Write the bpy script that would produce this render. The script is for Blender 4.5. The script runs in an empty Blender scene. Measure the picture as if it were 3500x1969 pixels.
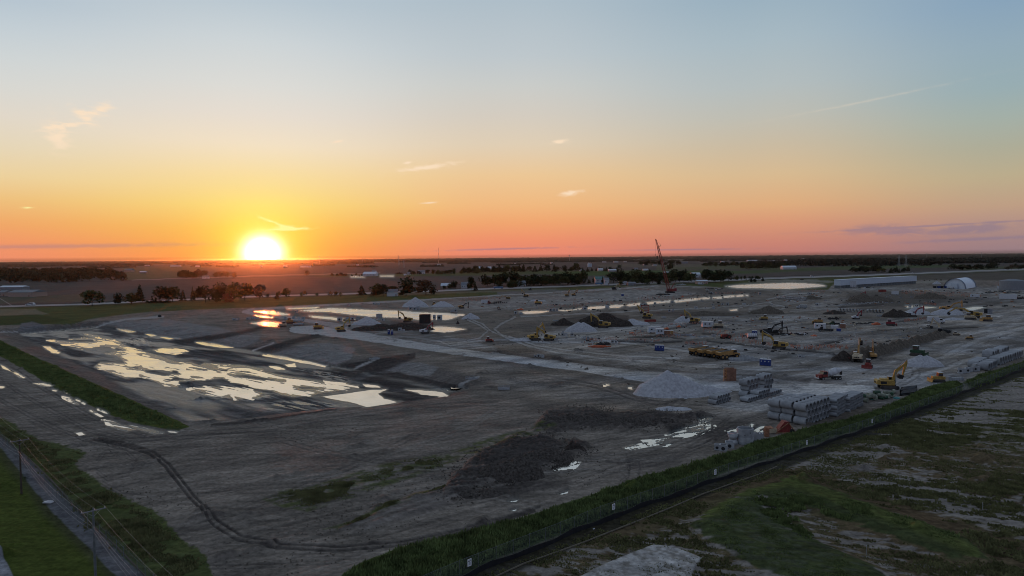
import bpy, math, random
import numpy as np
from mathutils import Vector

random.seed(7)
RNG = np.random.default_rng(11)
SC = bpy.context.scene
COL = SC.collection
R = math.radians

# ------------------------------------------------------------------ camera
CAM_H = 40.0
F = 2333.0                       # focal length in photo pixels (24 mm on 36 mm over 3500 px)
PITCH = math.atan(103.5 / F)
ROLL = math.atan(30.0 / 3500.0)
_f = np.array([0, math.cos(PITCH), -math.sin(PITCH)])
_u0 = np.array([0, math.sin(PITCH), math.cos(PITCH)])
_r0 = np.array([1.0, 0, 0])
_r = _r0 * math.cos(ROLL) - _u0 * math.sin(ROLL)
_u = _u0 * math.cos(ROLL) + _r0 * math.sin(ROLL)
CAM = np.array([0, 0, CAM_H])

cam = bpy.data.objects.new("camera", bpy.data.cameras.new("camera"))
COL.objects.link(cam)
cam.data.sensor_width = 36.0
cam.data.lens = 36.0 * F / 3500.0
cam.data.clip_start = 0.5
cam.data.clip_end = 90000.0
from mathutils import Matrix
cam.matrix_world = Matrix(((_r[0], _u[0], -_f[0], 0), (_r[1], _u[1], -_f[1], 0),
                           (_r[2], _u[2], -_f[2], CAM_H), (0, 0, 0, 1)))
SC.camera = cam


def ray(px, py):
    return _f * F + _r * (px - 1750.0) - _u * (py - 984.5)


def G(px, py, z=0.0):
    """point of the plane z seen at photo pixel (px, py)"""
    d = ray(px, py)
    t = (z - CAM_H) / d[2]
    return CAM[0] + d[0] * t, CAM[1] + d[1] * t


def hor(px):
    return 896.0 - 30.0 / 3500.0 * px


def mpp(px, py):
    """metres per photo pixel at the ground point"""
    x, y = G(px, py)
    return y / F


# ------------------------------------------------------------------ sky
def lin(c):
    c = c / 255.0
    return c / 12.92 if c <= 0.04045 else ((c + 0.055) / 1.055) ** 2.4


def L(r, g, b):
    return (lin(r), lin(g), lin(b), 1.0)


SUN_AZ = math.atan((900 - 1750) / F)       # clockwise from +Y
SUN_EL = R(0.9)
W = bpy.data.worlds.new("World")
SC.world = W
W.use_nodes = True
nt = W.node_tree
nt.nodes.clear()
N = nt.nodes
LK = nt.links


def nd(t, **k):
    n = N.new(t)
    for a, b in k.items():
        setattr(n, a, b)
    return n


def mth(op, a, b=None, c=None, clamp=False):
    n = nd("ShaderNodeMath", operation=op, use_clamp=clamp)
    for i, v in enumerate((a, b, c)):
        if v is None:
            continue
        if isinstance(v, (int, float)):
            n.inputs[i].default_value = v
        else:
            LK.new(v, n.inputs[i])
    return n.outputs[0]


def ramp(val, stops):
    n = nd("ShaderNodeValToRGB")
    LK.new(val, n.inputs[0])
    cr = n.color_ramp
    cr.elements[0].position, cr.elements[0].color = stops[0]
    cr.elements[1].position, cr.elements[1].color = stops[-1]
    for p, c in stops[1:-1]:
        e = cr.elements.new(p)
        e.color = c
    return n.outputs[0]


tc = nd("ShaderNodeTexCoord")
sep = nd("ShaderNodeSeparateXYZ")
LK.new(tc.outputs["Generated"], sep.inputs[0])
DX, DY, DZ = sep.outputs
elev = mth("ARCSINE", DZ)
az = mth("ARCTAN2", DX, DY)
daz = mth("ABSOLUTE", mth("SUBTRACT", mth("MODULO", mth("ADD", mth("SUBTRACT", az, SUN_AZ), math.pi * 3), math.pi * 2), math.pi))
EP = mth("DIVIDE", mth("ADD", elev, 0.02), 1.62, clamp=True)


def e_of(y, h, px):
    return (math.atan((h - y) / math.hypot(F, px - 1750)) + 0.02) / 1.62


def column(h, rows, high, px=1750):
    st = [(0.0, (0.03, 0.026, 0.025, 1)), (0.0115, (0.03, 0.026, 0.025, 1))]
    for y, c in sorted(rows, key=lambda q: -q[0]):
        st.append((e_of(y, h, px), L(*c)))
    for deg, c in high:
        st.append(((R(deg) + 0.02) / 1.62, L(*c)))
    return ramp(EP, st)


r16 = column(894, [(0, (180, 195, 207)), (100, (194, 205, 212)), (200, (206, 212, 213)), (300, (215, 215, 210)), (400, (224, 215, 201)),
                   (500, (229, 214, 185)), (600, (236, 209, 158)), (680, (238, 192, 126)), (760, (240, 168, 105)), (830, (240, 150, 104)), (894, (238, 140, 108))],
             [(32, (168, 180, 194)), (55, (146, 160, 180)), (90, (142, 149, 162))], 40)
r0 = column(888, [(0, (184, 198, 208)), (150, (205, 212, 215)), (300, (220, 219, 214)), (400, (231, 221, 208)), (500, (243, 225, 196)), (600, (248, 220, 160)),
                  (700, (250, 214, 120)), (780, (250, 190, 85)), (888, (250, 150, 60))],
            [(32, (172, 184, 196)), (55, (148, 162, 180)), (90, (142, 149, 162))], 900)
r21 = column(881, [(0, (173, 189, 200)), (100, (182, 194, 202)), (200, (190, 199, 204)), (300, (202, 204, 201)), (400, (212, 204, 192)), (500, (224, 206, 180)),
                   (600, (236, 199, 150)), (700, (240, 185, 128)), (760, (240, 166, 112)), (820, (238, 145, 108)), (881, (230, 132, 112))],
             [(32, (158, 174, 190)), (55, (142, 157, 178)), (90, (142, 149, 162))], 1750)
r40 = column(874, [(0, (154, 176, 191)), (150, (168, 185, 194)), (300, (180, 189, 190)), (400, (190, 189, 179)), (500, (202, 187, 162)), (600, (216, 186, 145)),
                   (700, (222, 172, 126)), (760, (216, 152, 118)), (830, (202, 132, 115)), (874, (190, 122, 115))],
             [(32, (144, 165, 184)), (55, (136, 153, 175)), (90, (142, 149, 162))], 2600)
r56 = column(866, [(0, (136, 163, 186)), (150, (147, 170, 184)), (300, (152, 173, 178)), (400, (163, 175, 167)), (500, (173, 172, 152)), (600, (187, 172, 140)),
                   (700, (190, 158, 132)), (760, (178, 144, 132)), (820, (160, 130, 130)), (866, (150, 124, 131))],
             [(32, (130, 155, 180)), (55, (130, 148, 172)), (90, (142, 149, 162))], 3460)
r110 = column(866, [(0, (124, 142, 168)), (300, (136, 146, 164)), (600, (146, 140, 148)), (760, (134, 126, 136)), (866, (114, 114, 128))],
              [(40, (126, 143, 168)), (90, (142, 149, 162))], 3460)


def mixc(fac, a, b):
    n = nd("ShaderNodeMix", data_type="RGBA")
    n.clamp_factor = True
    for s, v in ((n.inputs[0], fac), (n.inputs[6], a), (n.inputs[7], b)):
        if isinstance(v, (int, float)):
            s.default_value = v
        elif isinstance(v, tuple):
            s.default_value = v
        else:
            LK.new(v, s)
    return n.outputs[2]


saz = mth("SUBTRACT", mth("MODULO", mth("ADD", mth("SUBTRACT", az, SUN_AZ), math.pi * 3), math.pi * 2), math.pi)
SIDE = nd("ShaderNodeMapRange", interpolation_type="SMOOTHSTEP")
LK.new(saz, SIDE.inputs[0])
SIDE.inputs[1].default_value = R(-16)
SIDE.inputs[2].default_value = R(16)
SIDE = SIDE.outputs[0]


def seg(a, b):
    n = nd("ShaderNodeMapRange", interpolation_type="SMOOTHSTEP")
    LK.new(daz, n.inputs[0])
    n.inputs[1].default_value = R(a)
    n.inputs[2].default_value = R(b)
    return n.outputs[0]


c = mixc(seg(0, 19), r0, mixc(SIDE, r16, r21))
c = mixc(seg(20, 40), c, r40)
c = mixc(seg(40, 56.5), c, r56)
c = mixc(seg(56.5, 115), c, r110)

# warm glow round the sun and the sun itself
ddx = mth("MULTIPLY", mth("SUBTRACT", az, SUN_AZ), 1.0)
ddy = mth("MULTIPLY", mth("SUBTRACT", elev, R(0.55)), 1.1)
ang = mth("SQRT", mth("ADD", mth("MULTIPLY", ddx, ddx), mth("MULTIPLY", ddy, ddy)))


def gauss(s_deg, amp):
    q = mth("DIVIDE", ang, R(s_deg))
    return mth("MULTIPLY", mth("EXPONENT", mth("MULTIPLY", mth("MULTIPLY", q, q), -1.0)), amp)


above = mth("GREATER_THAN", elev, 0.0)
g1 = gauss(5.0, 0.25)
g2 = gauss(3.2, 0.85)
g3 = gauss(1.12, 3.4)


def scol(fac, col):
    n = nd("ShaderNodeVectorMath", operation="SCALE")
    n.inputs[0].default_value = col
    LK.new(mth("MULTIPLY", fac, above), n.inputs[3])
    return n.outputs[0]


def vadd(a, b):
    n = nd("ShaderNodeVectorMath", operation="ADD")
    LK.new(a, n.inputs[0])
    LK.new(b, n.inputs[1])
    return n.outputs[0]


c = vadd(c, scol(g1, (0.3, 0.36, 0.06)))
c = vadd(c, scol(g2, (0.18, 0.42, 0.0)))
c = vadd(c, scol(g3, (1.0, 1.0, 1.0)))

# thin clouds: each a small streaky patch at its own direction in the sky
mp = nd("ShaderNodeCombineXYZ")
LK.new(az, mp.inputs[0])
LK.new(mth("MULTIPLY", elev, 3.2), mp.inputs[1])
nz = nd("ShaderNodeTexNoise")
nz.inputs["Scale"].default_value = 55
nz.inputs["Detail"].default_value = 6
nz.inputs["Distortion"].default_value = 0.6
LK.new(mp.outputs[0], nz.inputs["Vector"])
NZ = nz.outputs[0]


def patch(x, y, w, h, tilt, lo=0.42, hi=0.7):
    """cloud mask centred on photo pixel (x, y), w x h pixels, tilt in degrees"""
    d = ray(x, y)
    d = d / np.linalg.norm(d)
    a0, e0 = math.atan2(d[0], d[1]), math.asin(d[2])
    sx = mth("SUBTRACT", az, a0)
    sy = mth("SUBTRACT", elev, e0)
    ca, sa = math.cos(R(tilt)), math.sin(R(tilt))
    u = mth("DIVIDE", mth("ADD", mth("MULTIPLY", sx, ca), mth("MULTIPLY", sy, sa)), w / F)
    v = mth("DIVIDE", mth("SUBTRACT", mth("MULTIPLY", sy, ca), mth("MULTIPLY", sx, sa)), h / F)
    q = mth("EXPONENT", mth("MULTIPLY", mth("ADD", mth("MULTIPLY", u, u), mth("MULTIPLY", v, v)), -1.0))
    m = mth("DIVIDE", mth("SUBTRACT", mth("ADD", NZ, mth("MULTIPLY", q, 0.35)), lo + 0.12), hi - lo, clamp=True)
    return mth("MULTIPLY", mth("POWER", q, 0.7), m)


def msum(*a):
    s = a[0]
    for b in a[1:]:
        s = mth("ADD", s, b, clamp=True)
    return s


wisps = msum(patch(335, 380, 50, 16, 25), patch(285, 400, 34, 14, -40), patch(225, 430, 60, 9, 17), patch(195, 465, 30, 42, 10),
             patch(1460, 572, 105, 9, 8), patch(1395, 556, 18, 4, 10), patch(1155, 484, 16, 3, 12, 0.3, 0.5), patch(1950, 660, 45, 9, 8),
             patch(1910, 485, 30, 8, 5), patch(1465, 694, 25, 3, 4), mth('MULTIPLY', patch(2960, 346, 230, 3.5, 6.5, 0.3, 0.8), 0.22))
c = mixc(mth("MULTIPLY", wisps, 0.85), c, L(252, 226, 196))
warm = msum(patch(990, 779, 60, 7, -3), patch(930, 758, 45, 5, -22), patch(960, 784, 70, 5, 3), patch(95, 710, 12, 3, 5))
c = mixc(mth("MULTIPLY", warm, 0.7), c, (1.0, 1.0, 0.42, 1))
dark = msum(patch(2985, 784, 75, 13, 3, .3, .6), patch(3085, 793, 50, 9, 3, .3, .6), patch(3265, 785, 75, 11, 6, .3, .6), patch(3370, 782, 55, 11, 6, .3, .6), patch(3180, 772, 260, 3, 2, 0.35, 0.6),
            patch(3350, 817, 180, 5, 2, 0.3, 0.6), mth('MULTIPLY', patch(200, 842, 330, 6, 1, 0.2, 0.6), 0.7), patch(1720, 851, 170, 3, 1, 0.3, 0.5), patch(2350, 853, 160, 2.5, 0, 0.3, 0.6))
c = mixc(mth("MULTIPLY", dark, 0.55), c, L(132, 118, 140))

bg = nd("ShaderNodeBackground")
LK.new(c, bg.inputs[0])
SKY_STRENGTH = 1.0
bg.inputs[1].default_value = SKY_STRENGTH
wo = nd("ShaderNodeOutputWorld")
LK.new(bg.outputs[0], wo.inputs[0])
W.cycles.sampling_method = "MANUAL"
W.cycles.sample_map_resolution = 1024

# ------------------------------------------------------------------ sun
sl = bpy.data.lights.new("sun", "SUN")
sl.energy = 0.9
sl.angle = R(0.55)
sl.color = (1.0, 0.19, 0.035)
sun = bpy.data.objects.new("sun", sl)
COL.objects.link(sun)
sd = Vector((math.sin(SUN_AZ) * math.cos(SUN_EL), math.cos(SUN_AZ) * math.cos(SUN_EL), math.sin(SUN_EL)))
sun.rotation_euler = sd.to_track_quat("Z", "Y").to_euler()

# ------------------------------------------------------------------ exposure
vs = SC.view_settings
vs.view_transform = "Standard"
vs.look = "None"
vs.exposure = 0.0
vs.gamma = 1.0
vs.use_curve_mapping = False
cy = SC.cycles
cy.use_denoising = True
cy.filter_width = 1.0
cy.max_bounces = 6
cy.diffuse_bounces = 3
cy.glossy_bounces = 3
cy.transparent_max_bounces = 8
cy.volume_bounces = 0
cy.sample_clamp_indirect = 4.0
cy.use_adaptive_sampling = True
cy.adaptive_threshold = 0.02

# ------------------------------------------------------------------ haze: one closed box of even air
hz = bpy.data.materials.new("haze_air")
hz.use_nodes = True
hn = hz.node_tree.nodes
hn.clear()
ho = hn.new("ShaderNodeOutputMaterial")
pv = hn.new("ShaderNodeVolumePrincipled")
pv.inputs["Density"].default_value = 0.95e-5
pv.inputs["Color"].default_value = (0.9, 0.88, 0.9, 1)
pv.inputs["Anisotropy"].default_value = 0.94
hz.node_tree.links.new(pv.outputs[0], ho.inputs["Volume"])
hm = bpy.data.meshes.new("haze")
X0, X1, Y0, Y1, Z0, Z1 = -42000, 42000, -2500, 42000, -7, 66
hv = [(x, y, z) for x in (X0, X1) for y in (Y0, Y1) for z in (Z0, Z1)]
hm.from_pydata(hv, [], [(0, 1, 3, 2), (4, 6, 7, 5), (0, 4, 5, 1), (2, 3, 7, 6), (0, 2, 6, 4), (1, 5, 7, 3)])
hm.materials.append(hz)
haze = bpy.data.objects.new("haze", hm)
haze["kind"] = "stuff"
haze["label"] = "thin pale air haze over the whole site and the far fields"
COL.objects.link(haze)

# ================================================================== helpers
def hash2(ix, iy, s):
    n = (ix.astype(np.int64) * 374761393 + iy.astype(np.int64) * 668265263 + s * 1442695041) & 0x7FFFFFFF
    n = ((n ^ (n >> 13)) * 1274126177) & 0x7FFFFFFF
    n = n ^ (n >> 16)
    return (n & 0xFFFF).astype(np.float32) / 65535.0


def vnoise(x, y, s=0):
    ix, iy = np.floor(x), np.floor(y)
    fx, fy = (x - ix).astype(np.float32), (y - iy).astype(np.float32)
    fx, fy = fx * fx * (3 - 2 * fx), fy * fy * (3 - 2 * fy)
    ix, iy = ix.astype(np.int64), iy.astype(np.int64)
    a, b = hash2(ix, iy, s), hash2(ix + 1, iy, s)
    c_, d = hash2(ix, iy + 1, s), hash2(ix + 1, iy + 1, s)
    return (a * (1 - fx) + b * fx) * (1 - fy) + (c_ * (1 - fx) + d * fx) * fy


def fbm(x, y, s=0, o=4, g=0.5):
    t, a, n = 0, 1.0, 0
    for k in range(o):
        t = t + vnoise(x * 2 ** k + 17.3 * k, y * 2 ** k - 9.1 * k, s + k) * a
        n += a
        a *= g
    return t / n


def rot(x, y, deg):
    c_, s_ = math.cos(R(deg)), math.sin(R(deg))
    return x * c_ + y * s_, -x * s_ + y * c_


def sdf(X, Y, poly, reach=40.0):
    """signed distance (positive inside) to a polygon, exact within reach, -reach beyond it"""
    p = np.array(poly, float)
    out = np.full(X.shape, -reach, np.float32)
    m = (X > p[:, 0].min() - reach) & (X < p[:, 0].max() + reach) & (Y > p[:, 1].min() - reach) & (Y < p[:, 1].max() + reach)
    if not m.any():
        return out
    x, y = X[m], Y[m]
    d = np.full(x.shape, 1e9)
    ins = np.zeros(x.shape, bool)
    for i in range(len(p)):
        x0, y0 = p[i]
        x1, y1 = p[(i + 1) % len(p)]
        ex, ey = x1 - x0, y1 - y0
        t = np.clip(((x - x0) * ex + (y - y0) * ey) / (ex * ex + ey * ey + 1e-9), 0, 1)
        d = np.minimum(d, (x - x0 - t * ex) ** 2 + (y - y0 - t * ey) ** 2)
        if y0 != y1:
            cr = ((y0 > y) != (y1 > y)) & (x < (x1 - x0) * (y - y0) / (y1 - y0) + x0)
            ins ^= cr
    d = np.sqrt(d)
    out[m] = np.maximum(np.where(ins, d, -d), -reach)
    return out


def ldist(X, Y, line, reach=60.0):
    """distance to a polyline; also the interpolated half width when points carry a third number"""
    p = np.array([q[:2] for q in line], float)
    w = np.array([q[2] if len(q) > 2 else 1.0 for q in line], float)
    out = np.full(X.shape, reach, np.float32)
    wid = np.ones(X.shape, np.float32)
    m = (X > p[:, 0].min() - reach) & (X < p[:, 0].max() + reach) & (Y > p[:, 1].min() - reach) & (Y < p[:, 1].max() + reach)
    if not m.any():
        return out, wid
    x, y = X[m], Y[m]
    d = np.full(x.shape, 1e9)
    ww = np.ones(x.shape)
    for i in range(len(p) - 1):
        x0, y0 = p[i]
        ex, ey = p[i + 1] - p[i]
        t = np.clip(((x - x0) * ex + (y - y0) * ey) / (ex * ex + ey * ey + 1e-9), 0, 1)
        dd = (x - x0 - t * ex) ** 2 + (y - y0 - t * ey) ** 2
        c_ = dd < d
        d = np.where(c_, dd, d)
        ww = np.where(c_, w[i] + (w[i + 1] - w[i]) * t, ww)
    out[m] = np.minimum(np.sqrt(d), reach)
    wid[m] = ww
    return out, wid


def sst(a, b, x):
    t = np.clip((x - a) / (b - a), 0, 1)
    return t * t * (3 - 2 * t)


def proj(x, y, z):
    dx, dy, dz = x - CAM[0], y - CAM[1], z - CAM[2]
    d = dx * _f[0] + dy * _f[1] + dz * _f[2]
    d = np.maximum(d, 1.0)
    return 1750.0 + F * (dx * _r[0] + dy * _r[1] + dz * _r[2]) / d, 984.5 - F * (dx * _u[0] + dy * _u[1] + dz * _u[2]) / d


# ================================================================== the lie of the land
BASIN = [(55, 1142), (330, 1117), (410, 1122), (500, 1138), (610, 1155), (700, 1168), (800, 1188), (900, 1205), (1010, 1225), (1130, 1256), (1230, 1262), (1330, 1275),
         (1420, 1310), (1560, 1338), (1500, 1356), (1370, 1382), (1260, 1398), (1100, 1410), (900, 1428), (720, 1448), (640, 1445), (520, 1375), (360, 1290), (200, 1215)]
BW = [G(x, y, -3.0) for x, y in BASIN]
FLOOR = -3.0


def basin_depth(x, y):
    d = sdf(x, y, BW, 30.0)
    w = 4.0 * (fbm(x / 18, y / 18, 5, 2) - 0.5)
    return FLOOR * sst(-13.0, 2.0, d + w)


def ground_z(px, py):
    """height of the ground under a point placed at photo pixel px, py (basin or level)"""
    x, y = G(px, py, -3.0)
    d = basin_depth(np.array([x]), np.array([y]))[0]
    return -3.0 if d < -2.9 else 0.0


# ------------------------------------------------------------------ puddles: (polygon, streakiness, water level)
PUD = [
    ([(285, 1140), (340, 1150), (345, 1155), (388, 1160), (420, 1180), (500, 1205), (560, 1222), (600, 1238), (655, 1240), (680, 1250), (700, 1242), (830, 1250), (900, 1262),
      (905, 1272), (970, 1285), (1090, 1305), (1190, 1314), (1225, 1319), (1160, 1335), (1100, 1343), (1060, 1352), (1000, 1356), (960, 1348), (930, 1335), (870, 1328),
      (850, 1317), (800, 1307), (760, 1292), (700, 1298), (612, 1302), (605, 1323), (560, 1318), (530, 1302), (480, 1287), (430, 1293), (325, 1255), (345, 1240), (430, 1242),
      (400, 1215), (360, 1208), (430, 1200), (400, 1188), (345, 1182), (300, 1191), (230, 1181), (160, 1162), (240, 1170), (320, 1170), (345, 1160), (235, 1160), (335, 1155),
      (290, 1146)], 5.0, 'b'),
    ([(1100, 1355), (1180, 1345), (1230, 1338), (1270, 1332), (1325, 1331), (1290, 1345), (1310, 1362), (1356, 1373), (1340, 1378), (1255, 1391), (1200, 1375), (1130, 1362)], 0.6, 'b'),
    ([(895, 1211), (960, 1214), (1000, 1226), (1060, 1234), (1121, 1247), (1110, 1254), (1040, 1241), (960, 1228), (905, 1217)], 1.0, 'b'),
    ([(668, 1170), (700, 1168), (760, 1177), (797, 1187), (760, 1189), (700, 1179)], 1.0, 'b'),
    ([(400, 1124), (430, 1125), (462, 1134), (440, 1136), (415, 1131)], 1.0, 'b'),
    ([(499, 1142), (520, 1141), (536, 1148), (515, 1150)], .6, 'b'),
    ([(549, 1152), (570, 1152), (592, 1157), (575, 1160)], .6, 'b'),
    ([(70, 1139), (130, 1129), (250, 1120), (325, 1114), (334, 1117), (300, 1122), (180, 1131), (110, 1140)], .8, 'b'),
    ([(148, 1184), (170, 1186), (208, 1205), (200, 1208), (178, 1203)], 1.0, 'b'),
    ([(522, 1197), (560, 1190), (600, 1189), (642, 1200), (600, 1211), (570, 1206)], 2.5, 'b'),
    ([(972, 1246), (1010, 1241), (1012, 1253), (985, 1253)], 1.5, 'b'),
    ([(920, 1252), (950, 1253), (974, 1262), (945, 1264)], 1.0, 'b'),
    ([(1105, 1300), (1180, 1308), (1226, 1324), (1160, 1318), (1110, 1312)], 2.2, 'b'),
    ([(1240, 1313), (1290, 1318), (1300, 1322), (1250, 1320)], 1.6, 'b'),
    ([(1385, 1331), (1440, 1332), (1490, 1336), (1532, 1347), (1500, 1353), (1440, 1346)], 1.2, 'b'),
    ([(1515, 1327), (1540, 1325), (1575, 1322), (1560, 1330), (1530, 1333)], 1.6, 'b'),
    ([(1135, 1251), (1160, 1252), (1160, 1254), (1135, 1254)], .4, 'b'), ([(1193, 1258), (1212, 1259), (1210, 1262), (1195, 1261)], .3, 'b'),
    ([(778, 1348), (795, 1350), (815, 1368), (800, 1366)], 1.4, 'b'),
    ([(640, 1330), (720, 1325), (840, 1330), (900, 1345), (860, 1362), (760, 1350)], 6.5, 'b'),
    ([(219, 1335), (226, 1334), (239, 1348), (231, 1346)], .3, 'g'), ([(0, 1246), (20, 1255), (49, 1271), (38, 1270), (8, 1257)], .5, 'g'), ([(-20, 1314), (14, 1321), (8, 1325), (-20, 1324)], .3, 'g'),
    ([(212, 1353), (240, 1360), (268, 1382), (252, 1380), (228, 1366)], 1.6, 'g'), ([(262, 1361), (292, 1378), (288, 1382), (258, 1368)], 1.0, 'g'),
    ([(332, 1394), (372, 1412), (366, 1415), (330, 1400)], 1.0, 'g'), ([(310, 1400), (345, 1420), (338, 1422), (306, 1405)], 1.0, 'g'),
    ([(355, 1436), (390, 1441), (420, 1454), (470, 1466), (430, 1472), (398, 1462), (362, 1450)], 2.6, 'g'), ([(440, 1452), (500, 1462), (560, 1478), (530, 1481), (455, 1462)], 1.8, 'g'),
    ([(258, 1478), (280, 1477), (290, 1484), (270, 1487)], .5, 'g'), ([(30, 1262), (60, 1275), (90, 1290), (70, 1290)], 2.4, 'g'), ([(115, 1310), (150, 1310), (185, 1317), (150, 1318)], 2.2, 'g'),
    ([(180, 1330), (196, 1333), (192, 1337), (182, 1335)], .8, 'g'), ([(575, 1471), (610, 1474), (600, 1478), (578, 1476)], .8, 'g'),
    ([(870, 1064), (920, 1062), (960, 1068), (988, 1075), (970, 1077), (915, 1072)], .6, 's'), ([(858, 1104), (900, 1099), (930, 1100), (963, 1108), (955, 1115), (915, 1113), (885, 1110)], .6, 's'),
    ([(1024, 1061), (1100, 1056), (1130, 1053), (1250, 1059), (1350, 1062), (1430, 1067), (1584, 1075), (1545, 1089), (1520, 1093), (1430, 1092), (1350, 1085), (1260, 1081),
      (1190, 1073), (1130, 1066), (1060, 1065)], .7, 's'),
    ([(1056, 1079), (1120, 1082), (1160, 1088), (1217, 1095), (1200, 1099), (1150, 1094), (1070, 1085)], .7, 's'), ([(1178, 1092), (1215, 1092), (1218, 1097), (1180, 1098)], .4, 's'),
    ([(872, 1077), (900, 1080), (934, 1083), (928, 1087), (880, 1082)], 1.2, 's'), ([(980, 1053), (1060, 1051), (1090, 1049), (1080, 1054), (985, 1055)], .6, 's'),
    ([(1462, 1117), (1500, 1115), (1560, 1119), (1594, 1125), (1552, 1132), (1520, 1135), (1480, 1131)], .5, 's'),
    ([(1774, 1066), (1815, 1063), (1877, 1063), (1840, 1070), (1800, 1072)], .5, 's'), ([(1900, 1059), (1945, 1060), (1990, 1052), (1985, 1057), (1930, 1063)], .5, 's'),
    ([(2007, 1050), (2068, 1046), (2068, 1052), (2010, 1059)], .4, 's'), ([(2083, 1044), (2130, 1042), (2134, 1038), (2140, 1042), (2115, 1051), (2084, 1052)], .4, 's'),
    ([(2134, 1041), (2188, 1035), (2189, 1042), (2150, 1047)], .6, 's'), ([(2210, 1033), (2292, 1026), (2290, 1033), (2215, 1040)], .9, 's'), ([(2304, 1026), (2397, 1018), (2394, 1024), (2310, 1034)], .4, 's'),
    ([(2401, 1017), (2425, 1016), (2425, 1022), (2402, 1023)], .3, 's'), ([(2435, 1016), (2468, 1014), (2468, 1020), (2436, 1022)], .3, 's'), ([(2473, 1012), (2511, 1009), (2510, 1015), (2475, 1018)], .3, 's'),
    ([(2515, 1010), (2541, 1007), (2541, 1013), (2516, 1015)], .3, 's'), ([(2548, 1008), (2557, 1008), (2557, 1012), (2549, 1012)], .2, 's'),
    ([(2480, 979), (2530, 974), (2640, 969), (2720, 967), (2810, 973), (2822, 978), (2760, 983), (2700, 987), (2600, 985), (2520, 984)], .4, 's'),
    ([(2493, 1059), (2521, 1056), (2519, 1061), (2497, 1062)], .4, 's'), ([(3095, 1046), (3120, 1044), (3120, 1051), (3097, 1051)], .2, 's'), ([(3127, 1044), (3140, 1044), (3140, 1050), (3127, 1050)], .2, 's'),
    ([(3150, 1047), (3200, 1050), (3165, 1054)], .4, 's'), ([(3296, 1055), (3330, 1049), (3368, 1050), (3325, 1060)], .5, 's'),
    ([(2290, 1482), (2330, 1467), (2380, 1454), (2432, 1449), (2428, 1463), (2380, 1481), (2340, 1492), (2300, 1492)], 4.2, 'g'), ([(2388, 1431), (2437, 1431), (2425, 1441), (2400, 1445)], 2.4, 'g'),
    ([(2214, 1507), (2270, 1503), (2265, 1513), (2228, 1521)], 2.2, 'g'), ([(2130, 1531), (2192, 1517), (2190, 1528), (2150, 1536)], 2.2, 'g'), ([(2278, 1519), (2292, 1516), (2292, 1521), (2280, 1522)], .5, 'g'),
    ([(1904, 1596), (1940, 1583), (1968, 1584), (1950, 1598), (1912, 1602)], 2.6, 'g'), ([(1910, 1685), (1945, 1675), (1942, 1681), (1918, 1688)], 1.2, 'g'),
    ([(2496, 1470), (2526, 1468), (2540, 1470), (2570, 1447), (2578, 1450), (2548, 1476), (2520, 1479)], .7, 'g'), ([(2572, 1475), (2600, 1454), (2613, 1456), (2590, 1476)], 1.0, 'g'),
    ([(2590, 1480), (2620, 1466), (2622, 1470), (2600, 1482)], 1.2, 'g'), ([(1738, 1709), (1772, 1704), (1766, 1712)], 1.0, 'g'), ([(1743, 1742), (1768, 1737), (1762, 1743)], .8, 'g'),
    ([(1235, 945.5), (1200, 945), (1200, 947.4), (1246, 947.6)], .1, 's'), ([(1300, 943), (1345, 942.6), (1345, 945), (1300, 945)], .1, 's'),
    ([(1560, 1320), (1600, 1318), (1598, 1323), (1562, 1325)], .8, 'g'), ([(2150, 1322), (2162, 1322), (2162, 1330), (2148, 1328)], .6, 'g'), ([(2070, 1313), (2083, 1314), (2082, 1318), (2072, 1318)], .3, 'g'),
]
HOLES = [[(425, 1244), (480, 1257), (470, 1263), (430, 1252)], [(490, 1264), (560, 1261), (605, 1265), (620, 1279), (560, 1286), (500, 1275)],
         [(560, 1295), (600, 1288), (690, 1290), (640, 1301), (570, 1303)], [(700, 1264), (780, 1262), (850, 1270), (830, 1275), (760, 1272)],
         [(770, 1284), (840, 1280), (970, 1301), (900, 1301)], [(1010, 1321), (1060, 1321), (1105, 1330), (1030, 1331)], [(640, 1262), (700, 1256), (730, 1262), (690, 1270)]]

# ------------------------------------------------------------------ the fine ground mesh
t_rows = np.concatenate([np.arange(14, 100, 2.4), np.arange(100, 130, 1.6), np.arange(130, 640, 1.35), np.arange(640, 1240, 2.9)])
PXL, PXR = -330, 3860
c_px = np.linspace(PXL, PXR, 1470)
PXg, Tg = np.meshgrid(c_px, t_rows)
PYg = hor(PXg) + Tg
_dx = F * _f[0] + (PXg - 1750) * _r[0] - (PYg - 984.5) * _u[0]
_dy = F * _f[1] + (PXg - 1750) * _r[1] - (PYg - 984.5) * _u[1]
_dz = F * _f[2] + (PXg - 1750) * _r[2] - (PYg - 984.5) * _u[2]
_t = -CAM_H / _dz
GX, GY = (_dx * _t), (_dy * _t)
DIST = GY
GZ = basin_depth(GX.ravel(), GY.ravel()).reshape(GX.shape)
DB = sdf(GX.ravel(), GY.ravel(), BW, 30.0).reshape(GX.shape)

# gentle relief
sx, sy = rot(GX, GY, 38)
bx, by = rot(GX, GY, -39)
relief = (fbm(GX / 22, GY / 22, 3, 3) - 0.5) * 0.5
near = sst(900, 500, GY) * sst(0, 1, Tg / 60 - 1)
GZ = GZ + relief * near * np.where(GZ < -2.5, 0.15, 1.0)
PX, PY = proj(GX, GY, GZ)
WX, WY = PX + 9 * (fbm(GX / 6, GY / 6, 21, 3) - 0.5), PY + 5 * (fbm(GX / 6, GY / 6, 22, 3) - 0.5)   # ragged edges


def S(poly, soft=2.0, wob=True):
    return sst(-soft, soft, sdf(WX, WY, poly, 30.0)) if wob else sst(-soft, soft, sdf(PX, PY, poly, 30.0))


# ------------------------------------------------------------------ colours of the ground (albedo)
def A(r, g, b):
    return np.array([r, g, b], np.float32)


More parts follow.
